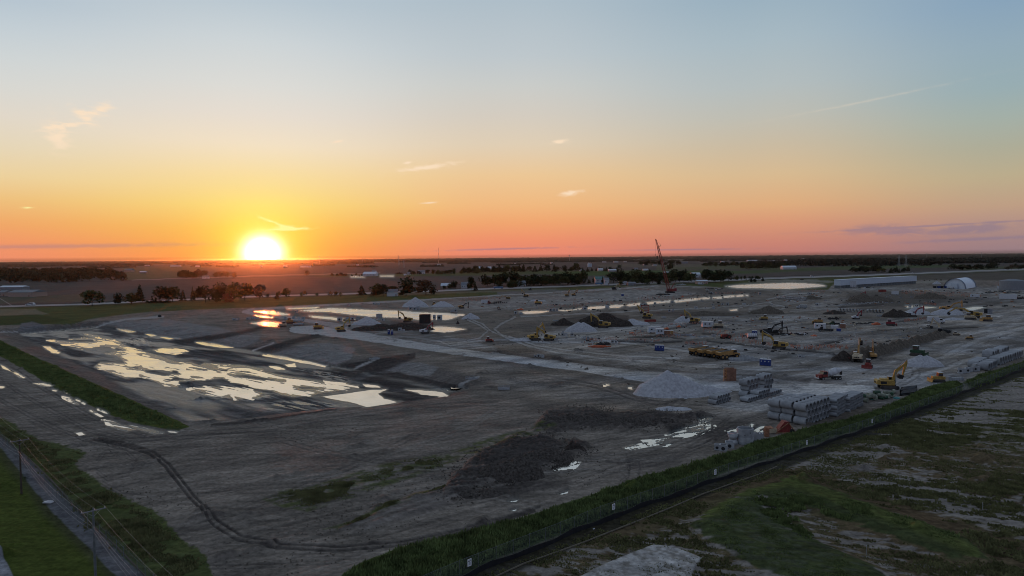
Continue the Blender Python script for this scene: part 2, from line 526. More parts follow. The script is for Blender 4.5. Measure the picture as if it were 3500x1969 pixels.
DIRT, DIRT2 = A(.215, .182, .153), A(.118, .101, .087)
GRAV, GRAV2 = A(.40, .38, .365), A(.27, .258, .25)
SOIL = A(.040, .034, .032)
GRASS, GRASS2 = A(.042, .060, .016), A(.085, .096, .024)
FIELD, ROADC = A(.074, .064, .060), A(.30, .29, .285)
PALE = A(.205, .180, .160)
C = np.zeros(GX.shape + (3,), np.float32)
n1 = fbm(GX / 9, GY / 9, 41, 4)
n2 = fbm(sx / 14, sy / 1.6, 43, 4)
n3 = fbm(bx / 16, by / 1.7, 45, 4)
C[:] = DIRT2 + (DIRT - DIRT2) * (sst(.25, .75, 0.5 * n1 + 0.5 * n2))[..., None]
WET = np.zeros(GX.shape, np.float32)
KIND = np.zeros(GX.shape, np.int8)          # 0 ground 1 gravel 2 grass 3 field 4 highway 5 basin floor 6 weeds 7 soil


def paint(m, col, kind=None, thr=0.5):
    global C
    m = np.clip(m, 0, 1)
    C = C * (1 - m[..., None]) + col * m[..., None]
    if kind is not None:
        KIND[m > thr] = kind


def bump(m, h):
    global GZ
    GZ = GZ + m * h


# basin: slopes and wet floor
slope = sst(-14, -9, DB) * (1 - sst(-1, 2, DB))
paint(slope * .55, A(.088, .078, .076))
floorm = sst(-2, 2, DB)
paint(floorm, (A(.060, .056, .056) + (A(.115, .108, .106) - A(.060, .056, .056)) * sst(.3, .75, n3)[..., None]), 5)
WET = np.maximum(WET, floorm * sst(.35, .6, fbm(bx / 30, by / 7, 47, 3)) * 0.8)
for pl in ([(345, 1108), (430, 1098), (560, 1090), (760, 1122), (800, 1135), (700, 1150), (600, 1158), (500, 1138), (420, 1120)],
           [(700, 1170), (780, 1135), (850, 1130), (890, 1150), (880, 1165), (830, 1188), (760, 1180)],
           [(930, 1208), (1040, 1178), (1120, 1172), (1215, 1190), (1200, 1225), (1150, 1248), (1060, 1230)],
           [(1300, 1262), (1360, 1242), (1440, 1240), (1500, 1255), (1470, 1285), (1400, 1282)]):
    m = S(pl, 4)
    g = GRAV2 * (0.62 + .3 * fbm(sx / 1.5, sy / 7, 51, 3))[..., None]
    paint(m * .8, g)
for pl in ([(590, 1166), (700, 1150), (830, 1130), (950, 1100), (960, 1108), (860, 1136), (760, 1158), (680, 1172), (600, 1178)],
           [(690, 1196), (900, 1186), (1000, 1160), (1120, 1135), (1100, 1150), (960, 1190), (900, 1205), (720, 1210)],
           [(1080, 1262), (1150, 1250), (1250, 1235), (1420, 1205), (1420, 1225), (1330, 1262), (1250, 1285), (1170, 1302), (1095, 1290)],
           [(1230, 1300), (1300, 1278), (1360, 1275), (1480, 1300), (1580, 1320), (1470, 1328), (1340, 1330), (1290, 1318)],
           [(1300, 1345), (1400, 1338), (1500, 1356), (1380, 1378), (1310, 1362)],
           [(720, 1450), (900, 1432), (1100, 1404), (1160, 1396), (1150, 1402), (900, 1442), (720, 1460)]):
    m = S(pl, 4)
    cl = fbm(GX / .8, GY / .8, 55, 3)
    paint(m * .9, SOIL * (1.0 + .5 * cl)[..., None], 7)
    bump(m * (.15 + .5 * cl), .5)

# shiny wet mud between the pools, its sheen partly painted as paler colour
for pl in ([(600, 1325), (760, 1312), (900, 1335), (980, 1352), (860, 1372), (700, 1362)], [(880, 1380), (1000, 1365), (1130, 1372), (1190, 1392), (1050, 1405), (900, 1405)], [(330, 1160), (500, 1150), (560, 1195), (420, 1180)],
           [(980, 1255), (1150, 1275), (1250, 1320), (1120, 1300)]):
    m = S(pl, 12) * sst(.44, .56, fbm(bx / 5, by / .9, 58, 3))
    WET = np.maximum(WET, m)
    paint(m * .6, A(.17, .16, .15))
# ramps of pale gravel on the basin slope
for ln, w in (([(865, 1200), (935, 1172)], 4), ([(1215, 1260), (1295, 1225)], 5), ([(1570, 1315), (1635, 1288)], 5)):
    d, _ = ldist(PX, PY, ln)
    paint(sst(w, w - 2.5, d), GRAV2 * 1.05)

# gravel: haul road, pads, tracks
HAUL = [(1000, 1126, 10), (1080, 1130, 16), (1160, 1137, 16), (1300, 1160, 13), (1495, 1193, 11), (1750, 1227, 12), (2038, 1264, 13), (2200, 1287, 18), (2350, 1300, 24), (2560, 1312, 26), (2760, 1330, 22), (2980, 1330, 10)]
d, w = ldist(WX, WY, HAUL)
hm_ = sst(1.06, .94, d / w)
PAD = [([(1120, 1118), (1210, 1100), (1330, 1098), (1400, 1125), (1540, 1150), (1700, 1190), (1700, 1205), (1500, 1185), (1300, 1158), (1160, 1140)], .8),
       ([(1370, 1052), (1500, 1036), (1600, 1030), (1700, 1020), (1900, 1006), (2250, 985), (2400, 998), (2330, 1016), (2100, 1030), (1900, 1046), (1780, 1056), (1660, 1064), (1560, 1058), (1450, 1056)], .62),
       ([(1800, 1185), (1850, 1140), (1960, 1118), (2120, 1110), (2340, 1088), (2480, 1072), (2640, 1070), (2760, 1080), (2900, 1105), (3060, 1092), (3200, 1072), (3500, 1040), (3700, 1030), (3700, 1280),
         (3480, 1230), (3300, 1275), (3200, 1320), (2950, 1360), (2700, 1330), (2560, 1300), (2300, 1285), (2100, 1262), (1900, 1215)], .58),
       ([(2560, 1330), (2700, 1330), (2950, 1355), (3080, 1330), (2960, 1372), (2800, 1395), (2700, 1420), (2640, 1410), (2500, 1400), (2420, 1385), (2440, 1340)], .6),
       ([(2660, 990), (2780, 1000), (2860, 1010), (2700, 1045), (2560, 1062), (2560, 1045), (2700, 1022)], .45), ([(2840, 1025), (2900, 1018), (2950, 1040), (2870, 1060), (2700, 1065), (2760, 1045)], .6),
       ([(2800, 975), (3200, 985), (3500, 978), (3700, 975), (3700, 1000), (3400, 1010), (3100, 995), (2800, 992)], .6),
       ([(3340, 1012), (3700, 1000), (3700, 1045), (3380, 1050), (3200, 1040)], .5)]
for pl, amt in PAD:
    m = S(pl, 6)
    v = fbm(sx / 26, sy / 4.5, 61, 5, .6) * .65 + n1 * .35
    paint(m * amt * (0.30 + .70 * sst(.40, .60, v)), GRAV2 + (GRAV - GRAV2) * sst(.4, .7, n2)[..., None], 1, .38)
hz_ = sst(2.6, 1.1, d / w)
paint(hz_ * .35, SOIL * 1.5)
paint(hm_ * .95, GRAV * (0.86 + .2 * n2)[..., None], 1)
for ln in ([(850, 1059, 3.5), (1000, 1050, 3.5), (1200, 1038, 3), (1400, 1027, 2.6), (1560, 1018, 2.4), (1700, 1010, 2.2), (1900, 999, 2), (2100, 988, 1.8), (2250, 977, 1.5)],
           [(830, 1066, 4), (900, 1076, 6), (1000, 1088, 6), (1100, 1104, 7), (1180, 1118, 8)], [(850, 1060, 4), (832, 1066, 5), (860, 1072, 5)],
           [(0, 1095 + 40, 2), (60, 1133, 2.5)], [(330, 1118, 2.5), (370, 1105, 3.5), (430, 1092, 3.5), (560, 1082, 3)],
           [(2310, 979, 1), (2420, 980, 1.2), (2500, 983, 1)], [(2800, 985, 2), (2880, 975, 2)]):
    d, w = ldist(WX, WY, ln)
    paint(sst(1.25, .75, d / w) * .8, GRAV * .8, 1)
# narrow trenches: dark soil and their shadow painted as one, thrown-out soil beside
for ln in ([(2255, 1137), (2290, 1124), (2330, 1115), (2372, 1106), (2410, 1100)], [(2420, 1166), (2500, 1172), (2570, 1183), (2700, 1196), (2850, 1206)], [(2150, 1152), (2260, 1150), (2340, 1158)], [(2120, 1166), (2260, 1170), (2330, 1166)],
           [(2790, 1180), (2850, 1168), (2880, 1160)], [(3040, 1102), (3130, 1092), (3180, 1084)], [(2870, 1050), (3020, 1040)], [(2400, 1140), (2500, 1148)], [(2640, 1170), (2720, 1176)], [(3160, 1122), (3340, 1118)], [(3000, 1130), (3100, 1124)]):
    d, _ = ldist(WX, WY, ln)
    paint(sst(4.2, 1.6, d) * .8, SOIL * 1.2)
    GZ += sst(3.5, 1.0, d) * -.45 * (DB < -5)
    paint(sst(2.0, .8, np.abs(d - 5.5)) * .5, A(.16, .14, .12))
# wheel tracks in pale dust (pairs)
for ln, w in (([(1590, 1090), (1640, 1112), (1668, 1130), (1640, 1155), (1600, 1165)], 2.0), ([(1600, 1088), (1650, 1108), (1680, 1132), (1720, 1150), (1800, 1165)], 2.0),
              ([(1760, 1085), (1710, 1108), (1690, 1125), (1720, 1148), (1800, 1163), (1880, 1172)], 2.4), ([(1540, 1182), (1620, 1168), (1750, 1160), (1880, 1152), (2000, 1146)], 2.4),
              ([(1730, 1155), (1800, 1180), (1900, 1205), (2060, 1225), (2250, 1236), (2480, 1250), (2640, 1262)], 2.4), ([(1740, 1150), (1830, 1180), (1960, 1200), (2120, 1215), (2320, 1225)], 2.2),
              ([(2030, 1160), (2130, 1172), (2300, 1192), (2420, 1215)], 2.6), ([(2170, 1232), (2300, 1245), (2500, 1258), (2640, 1268), (2760, 1262)], 3),
              ([(2500, 1060), (2560, 1045), (2640, 1030)], 1.4), ([(1780, 1082), (2000, 1072), (2200, 1062), (2400, 1054), (2560, 1043)], 1.5), ([(2560, 1066), (2650, 1066), (2690, 1050), (2640, 1040), (2620, 1025), (2700, 1005), (2800, 1000)], 2.0),
              ([(1540, 1183), (1500, 1165), (1400, 1152), (1290, 1150), (1270, 1158)], 2.4), ([(3500, 1120), (3350, 1160), (3200, 1230), (3100, 1270), (2900, 1310)], 5), ([(3500, 1190), (3350, 1215), (3230, 1260), (3120, 1290)], 5)):
    d, _ = ldist(WX, WY, ln)
    paint(sst(w + 1, w - .6, d) * .55, GRAV * .9)
    paint(sst(1.4, .6, np.abs(d - w * 1.9)) * .4, DIRT2 * .8)

# dark soil patches on the level ground
for pl, k in (([(1200, 1105), (1260, 1095), (1330, 1100), (1480, 1100), (1500, 1125), (1400, 1132), (1280, 1128)], .75), ([(1870, 1108), (1930, 1090), (2000, 1078), (2080, 1070), (2150, 1080), (2150, 1100), (2000, 1115), (1900, 1116)], .85),
              ([(1690, 1122), (1780, 1108), (1880, 1100), (1890, 1130), (1800, 1135)], .45), ([(2180, 1068), (2400, 1062), (2560, 1068), (2600, 1078), (2480, 1082), (2250, 1078)], .7),
              ([(1600, 1205), (1900, 1238), (2100, 1262), (2320, 1290), (2280, 1262), (2000, 1225), (1800, 1195)], .5), ([(2320, 1275), (2600, 1282), (2780, 1290), (2760, 1320), (2600, 1310), (2400, 1305)], .6),
              ([(2780, 1140), (3000, 1125), (3200, 1128), (3210, 1140), (3000, 1150), (2800, 1160)], .35), ([(2900, 1000), (3060, 995), (3250, 1015), (3450, 1020), (3400, 1045), (3200, 1045), (3000, 1050), (2880, 1042)], .6),
              ([(1440, 1128), (1620, 1122), (1600, 1140), (1470, 1142)], .7), ([(2540, 1098), (2620, 1090), (2650, 1096), (2580, 1104)], .5), ([(2850, 1210), (3000, 1190), (3250, 1120), (3260, 1145), (3050, 1215), (2920, 1240), (2840, 1240)], .7),
              ([(2240, 990), (2480, 985), (2600, 992), (2640, 1000), (2500, 1008), (2350, 1000)], .5), ([(1360, 1120), (1480, 1130), (1560, 1170), (1420, 1160), (1300, 1148)], .45)):
    m = S(pl, 5)
    paint(m * k * (.6 + .4 * sst(.35, .65, n1)), SOIL * 1.4)

# broad brown and grey variation, long dusty wheel marks over the working area
work = sst(-25, 25, sdf(PX, PY, [(1500, 1150), (2100, 1100), (2900, 1060), (3700, 1010), (3700, 1270), (3000, 1420), (2600, 1480), (2000, 1420), (1500, 1230)], 30.0))
bv = fbm(sx / 45, sy / 9, 64, 5, .6)
C = C * (1 + work * 1.3 * (bv - .5))[..., None] * (1 + (work * .25 * (fbm(GX / 30, GY / 14, 65, 3) - .5))[..., None] * A(1.0, .35, -.6))
hx, hy = rot(GX, GY, 12)
for (u_, v_, sd_) in ((hx, hy, 66), (sx, sy, 67), (bx, by, 68)):
    tr_ = np.abs(fbm(u_ / 60, v_ / 3.2, sd_, 3, .45) - .5)
    C = C * (1 + (.22 * work + .12 * sst(220, 180, GY)) * sst(.02, .0, tr_))[..., None]

# foreground clods and banks
clod = fbm(GX / .7, GY / .7, 71, 3)
lump = fbm(GX / 3.5, GY / 3.5, 73, 3)
for pl, h, k in (([(1630, 1560), (1700, 1520), (1760, 1498), (1850, 1505), (1960, 1520), (1900, 1545), (1980, 1550), (1860, 1600), (1740, 1640), (1640, 1662), (1560, 1700), (1520, 1680), (1540, 1650)], 1.3, .92),
                 ([(1870, 1412), (1940, 1396), (2050, 1408), (2230, 1412), (2390, 1425), (2360, 1445), (2300, 1478), (2240, 1455), (2100, 1462), (2000, 1470), (1900, 1478), (1830, 1470)], 1.1, .85),
                 ([(1930, 1510), (1965, 1500), (2010, 1518), (2020, 1535), (1990, 1545), (1945, 1540)], 1.6, .95),
                 ([(1520, 1700), (1560, 1690), (1700, 1660), (1950, 1640), (1940, 1665), (1780, 1690), (1560, 1712)], .4, .7),
                 ([(2360, 1450), (2480, 1440), (2640, 1450), (2640, 1480), (2560, 1495), (2430, 1500), (2380, 1480)], .1, .6)):
    m = sst(-26, 24, sdf(WX, WY, pl, 30.0))
    m = sst(.15, .85, m + .9 * (fbm(GX / 7, GY / 7, 74, 4) - .5) + .35 * (n2 - .5))
    paint(m * k, SOIL * (.5 + 1.5 * clod)[..., None], 7)
    bump(m * (.0 + .8 * lump + .75 * clod), h * .85)
# shallow bank left of the dark soil
m = S([(1160, 1812), (1250, 1780), (1330, 1725), (1420, 1690), (1530, 1670), (1560, 1705), (1500, 1740), (1380, 1770), (1280, 1800)], 10)
paint(m * .5, A(.10, .088, .085))
bump(m, .5)

# grooming lines on the plateau and small clods everywhere near
gl = fbm(sx / 9, sy / .55, 81, 3)
plateau = sst(240, 200, GY)
C *= (1 + plateau * .55 * (gl - .5))[..., None]
GZ += plateau * .10 * (gl - .5) * (1 - floorm)
GZ += sst(420, 250, GY) * .05 * (clod - .5)
gl3 = fbm(bx / 12, by / .7, 83, 3)
C *= (1 + sst(-1, 1, DB) * .7 * (gl3 - .5))[..., None]
leftm = S([(-200, 1225), (120, 1300), (300, 1400), (430, 1460), (600, 1500), (500, 1560), (300, 1520), (100, 1480), (-200, 1380)], 20)
gl4 = fbm(bx / 14, by / .6, 85, 3)
C *= (1 + leftm * .6 * (gl4 - .5))[..., None]
GZ += leftm * .14 * (gl4 - .5)
# tracked double rut
for off in (-9, 10):
    ln = [(330, 1500), (448, 1524), (520, 1548), (570, 1590), (611, 1640), (650, 1690), (690, 1735), (740, 1790), (815, 1838), (951, 1866), (1155, 1876), (1359, 1860), (1562, 1818), (1700, 1780), (1834, 1740)]
    ln = [(x + off * .9, y - off * (.25 if x < 720 else .75)) for x, y in ln]
    d, _ = ldist(WX * .45 + PX * .55, WY * .45 + PY * .55, ln)
    m = sst(6.4, 3.2, d)
    br = .55 + .45 * vnoise(GX * 1.2, GY * 1.2, 88)
    paint(m * .9 * br, SOIL * 1.0)
    bump(m, -.12)
    bump(sst(2.5, 0, np.abs(d - 7)), .07)
for ln in ([(2140, 1560), (2155, 1590), (2150, 1625), (2120, 1650)], [(2185, 1575), (2190, 1600), (2180, 1625)], [(2560, 1450), (2480, 1490), (2400, 1520), (2300, 1560)],
           [(2640, 1400), (2520, 1450), (2430, 1510), (2330, 1550), (2150, 1570), (2000, 1575)], [(2500, 1420), (2440, 1470), (2350, 1520)],
           [(1900, 1640), (1760, 1690), (1600, 1720), (1500, 1740)], [(1960, 1600), (1900, 1615), (1800, 1645), (1700, 1660)], [(1700, 1560), (1900, 1560), (2100, 1550)],
           [(1900, 1300), (2050, 1320), (2200, 1372), (2400, 1392)], [(1860, 1290), (2000, 1310), (2120, 1345), (2250, 1380)],
           [(0, 1300), (150, 1390), (300, 1470), (450, 1505), (600, 1490)], [(-50, 1340), (120, 1430), (280, 1500), (420, 1530), (560, 1570), (600, 1640)], [(40, 1260), (200, 1360), (340, 1440), (500, 1485)],
           [(330, 1580), (360, 1545), (430, 1540), (470, 1575), (440, 1620), (370, 1640), (330, 1610)], [(350, 1650), (420, 1690), (520, 1700)], [(1000, 1900), (1300, 1890), (1560, 1850), (1800, 1790), (2100, 1690)],
           [(600, 1940), (900, 1935), (1200, 1915)], [(2000, 1560), (2200, 1590), (2330, 1570)], [(2050, 1620), (2250, 1580), (2420, 1500), (2560, 1440), (2660, 1395)],
           [(500, 1490), (700, 1478), (900, 1465), (1200, 1420), (1500, 1385), (1700, 1380)], [(480, 1500), (700, 1492), (950, 1478)]):
    for k in (-6, 6):
        d, _ = ldist(WX, WY + k, ln)
        paint(sst(3.2, 1.0, d) * .45, SOIL * 1.7)
        bump(sst(3.2, 1, d), -.07)

# many crossing wheel marks, in metres on the ground
trg = np.random.default_rng(77)
for k_ in range(34):
    yard = k_ % 2 == 0
    cxp, cyp = (trg.uniform(1900, 3300), trg.uniform(1200, 1400)) if yard else (trg.uniform(500, 2400), trg.uniform(1440, 1860))
    x0, y0 = G(cxp, cyp)
    a0 = R(trg.choice([38, 30, 48, -35, 10, 60]) + trg.uniform(-12, 12))
    cur = trg.uniform(-.012, .012)
    ln, a_, p_ = [], a0, np.array([x0, y0])
    for q in range(12):
        ln.append(tuple(p_))
        p_ = p_ + 6 * np.array([math.cos(a_), math.sin(a_)])
        a_ += cur * 6 + trg.uniform(-.05, .05)
    pale = trg.uniform() < .55
    for off in (-1.0, 1.0):
        l2 = [(x - math.sin(a0) * off, y + math.cos(a0) * off) for x, y in ln]
        d, _ = ldist(GX, GY, l2, 4.0)
        m = sst(.55, .2, d) * (.6 + .4 * clod)
        paint(m * (.32 if pale else .45), A(.26, .235, .21) if pale else SOIL * 1.5)
        GZ = GZ - m * .06

# thin weeds on the plateau
for pl, k in (([(900, 1708), (960, 1678), (1100, 1650), (1300, 1588), (1500, 1556), (1700, 1490), (1850, 1452), (1900, 1460), (1760, 1510), (1640, 1550), (1500, 1598), (1350, 1650), (1200, 1700), (1050, 1748), (960, 1732)], .75),
              ([(1105, 1812), (1200, 1786), (1320, 1722), (1400, 1698), (1540, 1653), (1535, 1672), (1380, 1722), (1250, 1778), (1150, 1812)], .85)):
    m = S(pl, 10)
    g = sst(.38, .62, fbm(sx / 3.2, sy / 1.4, 91, 4) * .7 + .3 * clod) * sst(0, 1, m * 1.3)
    paint(g * k, GRASS + (GRASS2 - GRASS) * (clod * .8)[..., None], 6, .35)

# ------------------------------------------------------------------ green strips
def green(pl, k=1.0, soft=5, bright=.5, kind=2, dens=(.05, .3), col=None):
    m = S(pl, soft)
    g = sst(0, .3, m) * sst(dens[0], dens[1], clod * .5 + n1 * .5 + (m - .5) * (.4 if soft < 10 else .9))
    v = (fbm(GX / 1.1, GY / 1.1, 93, 3) * bright)[..., None]
    paint(g * k, (GRASS + (GRASS2 - GRASS) * v) if col is None else col * (.7 + .6 * v), kind, .45)
    return m


LEFTG = [(-250, 1060), (0, 1165), (100, 1213), (200, 1258), (300, 1303), (400, 1348), (500, 1393), (600, 1438), (645, 1462), (610, 1470), (560, 1464), (480, 1452), (400, 1427), (300, 1382), (200, 1332), (100, 1272), (0, 1217), (-250, 1110)]
LEFTW = [(-250, 1330), (0, 1424), (60, 1462), (150, 1508), (290, 1548), (255, 1590), (300, 1625), (380, 1680), (450, 1715), (520, 1745), (600, 1810), (640, 1860), (700, 1900), (730, 1969), (900, 2150), (700, 2200), (480, 1969), (300, 1830), (170, 1660), (80, 1560), (0, 1500), (-250, 1400)]
LAWN = [(-300, 1390), (0, 1528), (60, 1596), (180, 1752), (300, 1866), (395, 1969), (600, 2250), (-300, 2250)]
STRIP = [(1100, 2010), (1180, 1962), (1235, 1925), (1350, 1880), (1450, 1852), (1560, 1828), (1800, 1768), (2000, 1700), (2200, 1632), (2400, 1580), (2600, 1508), (2750, 1468), (2900, 1436), (3000, 1402), (3060, 1378), (3150, 1332), (3240, 1306), (3290, 1312), (3285, 1345),
         (3200, 1372), (3100, 1412), (2900, 1478), (2700, 1543), (2500, 1604), (2300, 1690), (2100, 1756), (1900, 1832), (1700, 1905), (1540, 1985), (1300, 2150), (1100, 2150)]
STRIP2 = [(3295, 1308), (3350, 1282), (3450, 1255), (3600, 1205), (3700, 1165), (3700, 1180), (3500, 1258), (3400, 1310), (3330, 1335)]
bump(S(LEFTG, 12), .35)
green(LEFTG, 1, 4, .75)
green(LEFTW, .9, 26, .6, 2, (.35, .6))
lawn = green(LAWN, 1, 6, .2, 2, (-.5, -.2), A(.078, .098, .022))
worn, _ = ldist(PX, PY, [(-100, 1455), (0, 1530), (60, 1598), (180, 1754), (300, 1867), (395, 1969), (480, 2080)], 60)
paint(lawn * sst(46, 4, worn + 14 * (n1 - .5)) * .7, A(.050, .048, .030) * (.7 + .6 * clod)[..., None])
green(STRIP, 1, 4, .45)
green(STRIP2, .85, 5, .5, 2, (.2, .5))
# lane along the left fence, and the street corner
m = S([(-300, 1350), (0, 1490), (100, 1570), (180, 1655), (250, 1735), (400, 1878), (490, 1969), (640, 2200), (560, 2200), (395, 1969), (300, 1868), (180, 1755), (60, 1600), (0, 1530), (-300, 1395)], 4)
paint(m * .9, A(.115, .115, .125) * (.7 + .6 * fbm(GX / .9, GY / .9, 97, 3))[..., None], 1)
m = S([(-300, 1700), (-40, 1850), (0, 1893), (25, 1925), (45, 1969), (80, 2200), (-300, 2200)], 3, False)
paint(m, A(.21, .21, .225), 4)

# ------------------------------------------------------------------ south-east: rough weedy ground over the fence
FLN = [(1300, 2105), (1592, 1969), (1900, 1846), (2062, 1778), (2240, 1716), (2436, 1646), (2660, 1572), (2760, 1537), (2980, 1462), (3200, 1378), (3350, 1320), (3500, 1262), (3720, 1170)]
SE = [(x, y) for x, y in FLN] + [(3900, 1100), (3900, 2400), (1200, 2400)]
se = sst(-3, 3, sdf(PX, PY, SE, 30.0))
se = np.where((PY > 1400) & (PX > 3650), 1, se)
wx, wy = rot(GX, GY, -22)
w1 = fbm(wx / 11, wy / 2.6, 101, 4)
w2 = fbm(wx / 1.6, wy / .8, 103, 3)
W3 = fbm(GX / 30, GY / 30, 105, 3)
w3 = fbm(wx / 1.7, wy / .7, 104, 2, .6)
dens = .30 * w1 + .22 * w2 + .14 * W3 + .34 * w3
base = PALE * (.72 + .5 * n1)[..., None]
weed = (A(.076, .074, .032) + (A(.100, .072, .040) - A(.076, .074, .032)) * sst(.3, .7, W3)[..., None] + (GRASS2 - GRASS) * .35 * (w2 - .4)[..., None]) * (.6 + .75 * clod)[..., None]
paint(se, base, 6)
cover = np.full(GX.shape, .50, np.float32)
for pl, v in (([(2640, 1610), (2980, 1476), (3500, 1280), (3700, 1205), (3700, 1350), (3300, 1440), (3050, 1540), (2900, 1620)], .57), ([(2740, 1585), (2900, 1560), (3000, 1510), (3250, 1410), (3500, 1330), (3700, 1280), (3700, 1330), (3500, 1372), (3300, 1430), (3100, 1500), (3000, 1560), (3060, 1610), (3250, 1680), (3500, 1745), (3700, 1800), (3700, 1850), (3450, 1790), (3200, 1740), (3000, 1690), (2850, 1630)], .62),
              ([(2900, 1640), (3060, 1600), (3300, 1680), (3500, 1740), (3700, 1790), (3700, 1500), (3400, 1450), (3150, 1530), (3020, 1570)], .47),
              ([(1900, 1835), (2200, 1730), (2500, 1640), (2740, 1600), (3000, 1690), (3300, 1790), (3700, 1900), (3700, 2200), (3300, 1930), (2900, 1800), (2600, 1690), (2300, 1790), (2100, 1860), (1900, 1930)], .33),
              ([(1650, 1969), (1900, 1860), (2060, 1850), (2150, 1850), (2350, 1830), (2550, 1900), (2700, 1960), (2900, 2100), (1500, 2100)], .53)):
    m = S(pl, 16)
    cover = cover * (1 - m) + v * m
wm = sst(cover - .03, cover + .05, dens + .06)
wm = 1 - sst(-.02, .05, cover - dens)
paint(se * wm * .95, weed, 6)
GREEN_B = [(2360, 1800), (2440, 1740), (2560, 1680), (2700, 1645), (2780, 1660), (2950, 1720), (3150, 1790), (3300, 1850), (3380, 1920), (3250, 1910), (3050, 1840), (2880, 1790), (2760, 1770), (2820, 1850), (2950, 1920), (3050, 1990), (3200, 2120), (2900, 2150), (2700, 1990), (2560, 1930), (2440, 1860)]
brn = S([(2640, 1600), (2760, 1610), (2950, 1680), (3200, 1765), (3500, 1850), (3750, 1910), (3750, 2010), (3450, 1930), (3150, 1830), (2900, 1750), (2720, 1680), (2560, 1660), (2200, 1780), (2000, 1850), (2000, 1830)], 22)
paint(se * brn * (.55 + .4 * sst(.4, .6, w3)), A(.088, .060, .036) * (.6 + .8 * clod)[..., None], 6)
gm = S(GREEN_B, 30) * (1 - .75 * S([(2580, 1700), (2700, 1712), (2850, 1770), (3050, 1850), (3180, 1930), (2950, 1925), (2760, 1850), (2620, 1770)], 24))
ridge, _ = ldist(PX, PY, [(2400, 1775), (2500, 1715), (2600, 1668), (2700, 1655), (2800, 1690), (2950, 1745), (3100, 1800), (3250, 1860), (3330, 1900)], 80)
ridge = sst(34, 8, ridge)
gd = sst(.40, .56, dens + .55 * (gm - .48))
paint(se * sst(.1, .5, gm) * gd * .85, (A(.034, .048, .020) + (A(.080, .100, .028) - A(.034, .048, .020)) * np.clip(.25 * clod + .75 * ridge, 0, 1)[..., None]) * (.6 + .8 * w3)[..., None], 2, .6)
bump(se * gm, .7)
GP = [(1860, 2200), (1975, 1975), (2060, 1935), (2140, 1900), (2230, 1864), (2300, 1870), (2400, 1908), (2370, 1950), (2360, 2010), (2400, 2200)]
m = S(GP, 5)
paint(m * (.55 + .45 * sst(.3, .6, clod)), GRAV * .9 * (.75 + .45 * clod)[..., None], 1)
bump(m, .25)
# ditch along the fence, its shade painted on as a dark band
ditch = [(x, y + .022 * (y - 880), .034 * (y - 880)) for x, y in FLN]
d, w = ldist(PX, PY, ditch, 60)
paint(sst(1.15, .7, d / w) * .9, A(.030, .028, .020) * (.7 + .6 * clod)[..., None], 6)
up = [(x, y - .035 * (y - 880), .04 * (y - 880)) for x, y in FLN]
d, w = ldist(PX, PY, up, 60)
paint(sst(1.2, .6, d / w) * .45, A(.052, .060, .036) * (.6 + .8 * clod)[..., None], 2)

# ------------------------------------------------------------------ verge, road and fields beyond the site
HWY = [(-200, 1056), (0, 1048), (150, 1043.5), (300, 1040), (500, 1030), (700, 1021), (900, 1012.5), (1230, 1003), (1350, 999), (1500, 994), (1640, 988), (1800, 983), (2000, 975.5), (2100, 971.5), (2250, 967), (2400, 961), (2560, 954.5), (2700, 949),
       (2850, 944.5), (3050, 937.5), (3130, 934.5), (3300, 928), (3460, 922), (3700, 914)]
VERGE = HWY[:] + [(3700, 948), (3300, 952), (2860, 960), (2830, 990), (2700, 991), (2560, 988), (2480, 984), (2440, 981), (2250, 972), (2100, 982), (1900, 995), (1840, 999), (1790, 1001), (1700, 1006), (1640, 1012), (1350, 1027), (1100, 1040), (850, 1052), (700, 1057),
                  (500, 1067), (420, 1075), (300, 1092), (250, 1108), (120, 1108), (-200, 1112)]
site_top = HWY[:]
FAR = [(-400, 700), (4000, 700)] + HWY[::-1]
fm = sst(-1.2, 1.2, sdf(PX, PY, [(-400, 600), (4100, 600), (4100, 900)] + HWY[::-1] + [(-400, 1060)], 30.0))
fm = np.where(PY < 900, 1, fm)
row = fbm(sx / 60, sy / 12, 111, 4)
paint(fm, FIELD * (.8 + .4 * row)[..., None], 3)
for pl, cc in (([(420, 916), (830, 900), (900, 903), (700, 920), (600, 950), (430, 958)], A(.085, .088, .05)), ([(1290, 938), (1400, 936), (1800, 925), (2200, 925), (2240, 933), (2100, 938), (1960, 942), (1840, 937), (1640, 942), (1300, 946)], A(.062, .082, .034)),
               ([(1840, 930), (2240, 924), (2700, 926), (2600, 935), (2000, 943)], A(.05, .085, .03)), ([(2250, 905), (2700, 905), (2690, 920), (2240, 922)], A(.078, .088, .05)), ([(2530, 926), (2920, 908), (3300, 905), (3300, 912), (2960, 920), (2560, 934)], A(.055, .078, .035)),
               ([(-100, 1020), (300, 1005), (320, 1030), (-100, 1040)], A(.085, .078, .055)), ([(1000, 936), (1200, 934), (1350, 938), (1350, 946), (1100, 948)], A(.075, .082, .045)), ([(2040, 905), (2200, 902), (2400, 903), (2400, 912), (2050, 914)], A(.10, .095, .075)),
               ([(3180, 905), (3400, 912), (3700, 900), (3700, 916), (3300, 924)], A(.06, .07, .04)), ([(2560, 935), (3200, 925), (3200, 928), (2560, 944)], A(.075, .068, .062))):
    paint(S(pl, 1.5, False) * .9, cc * (.8 + .4 * row)[..., None], 3)
vm = sst(-2, 1.5, sdf(WX * .3 + PX * .7, WY * .3 + PY * .7, VERGE, 30.0))
paint(vm, A(.062, .072, .026) * (.65 + .7 * fbm(sx / 25, sy / 6, 113, 4))[..., None], 2)
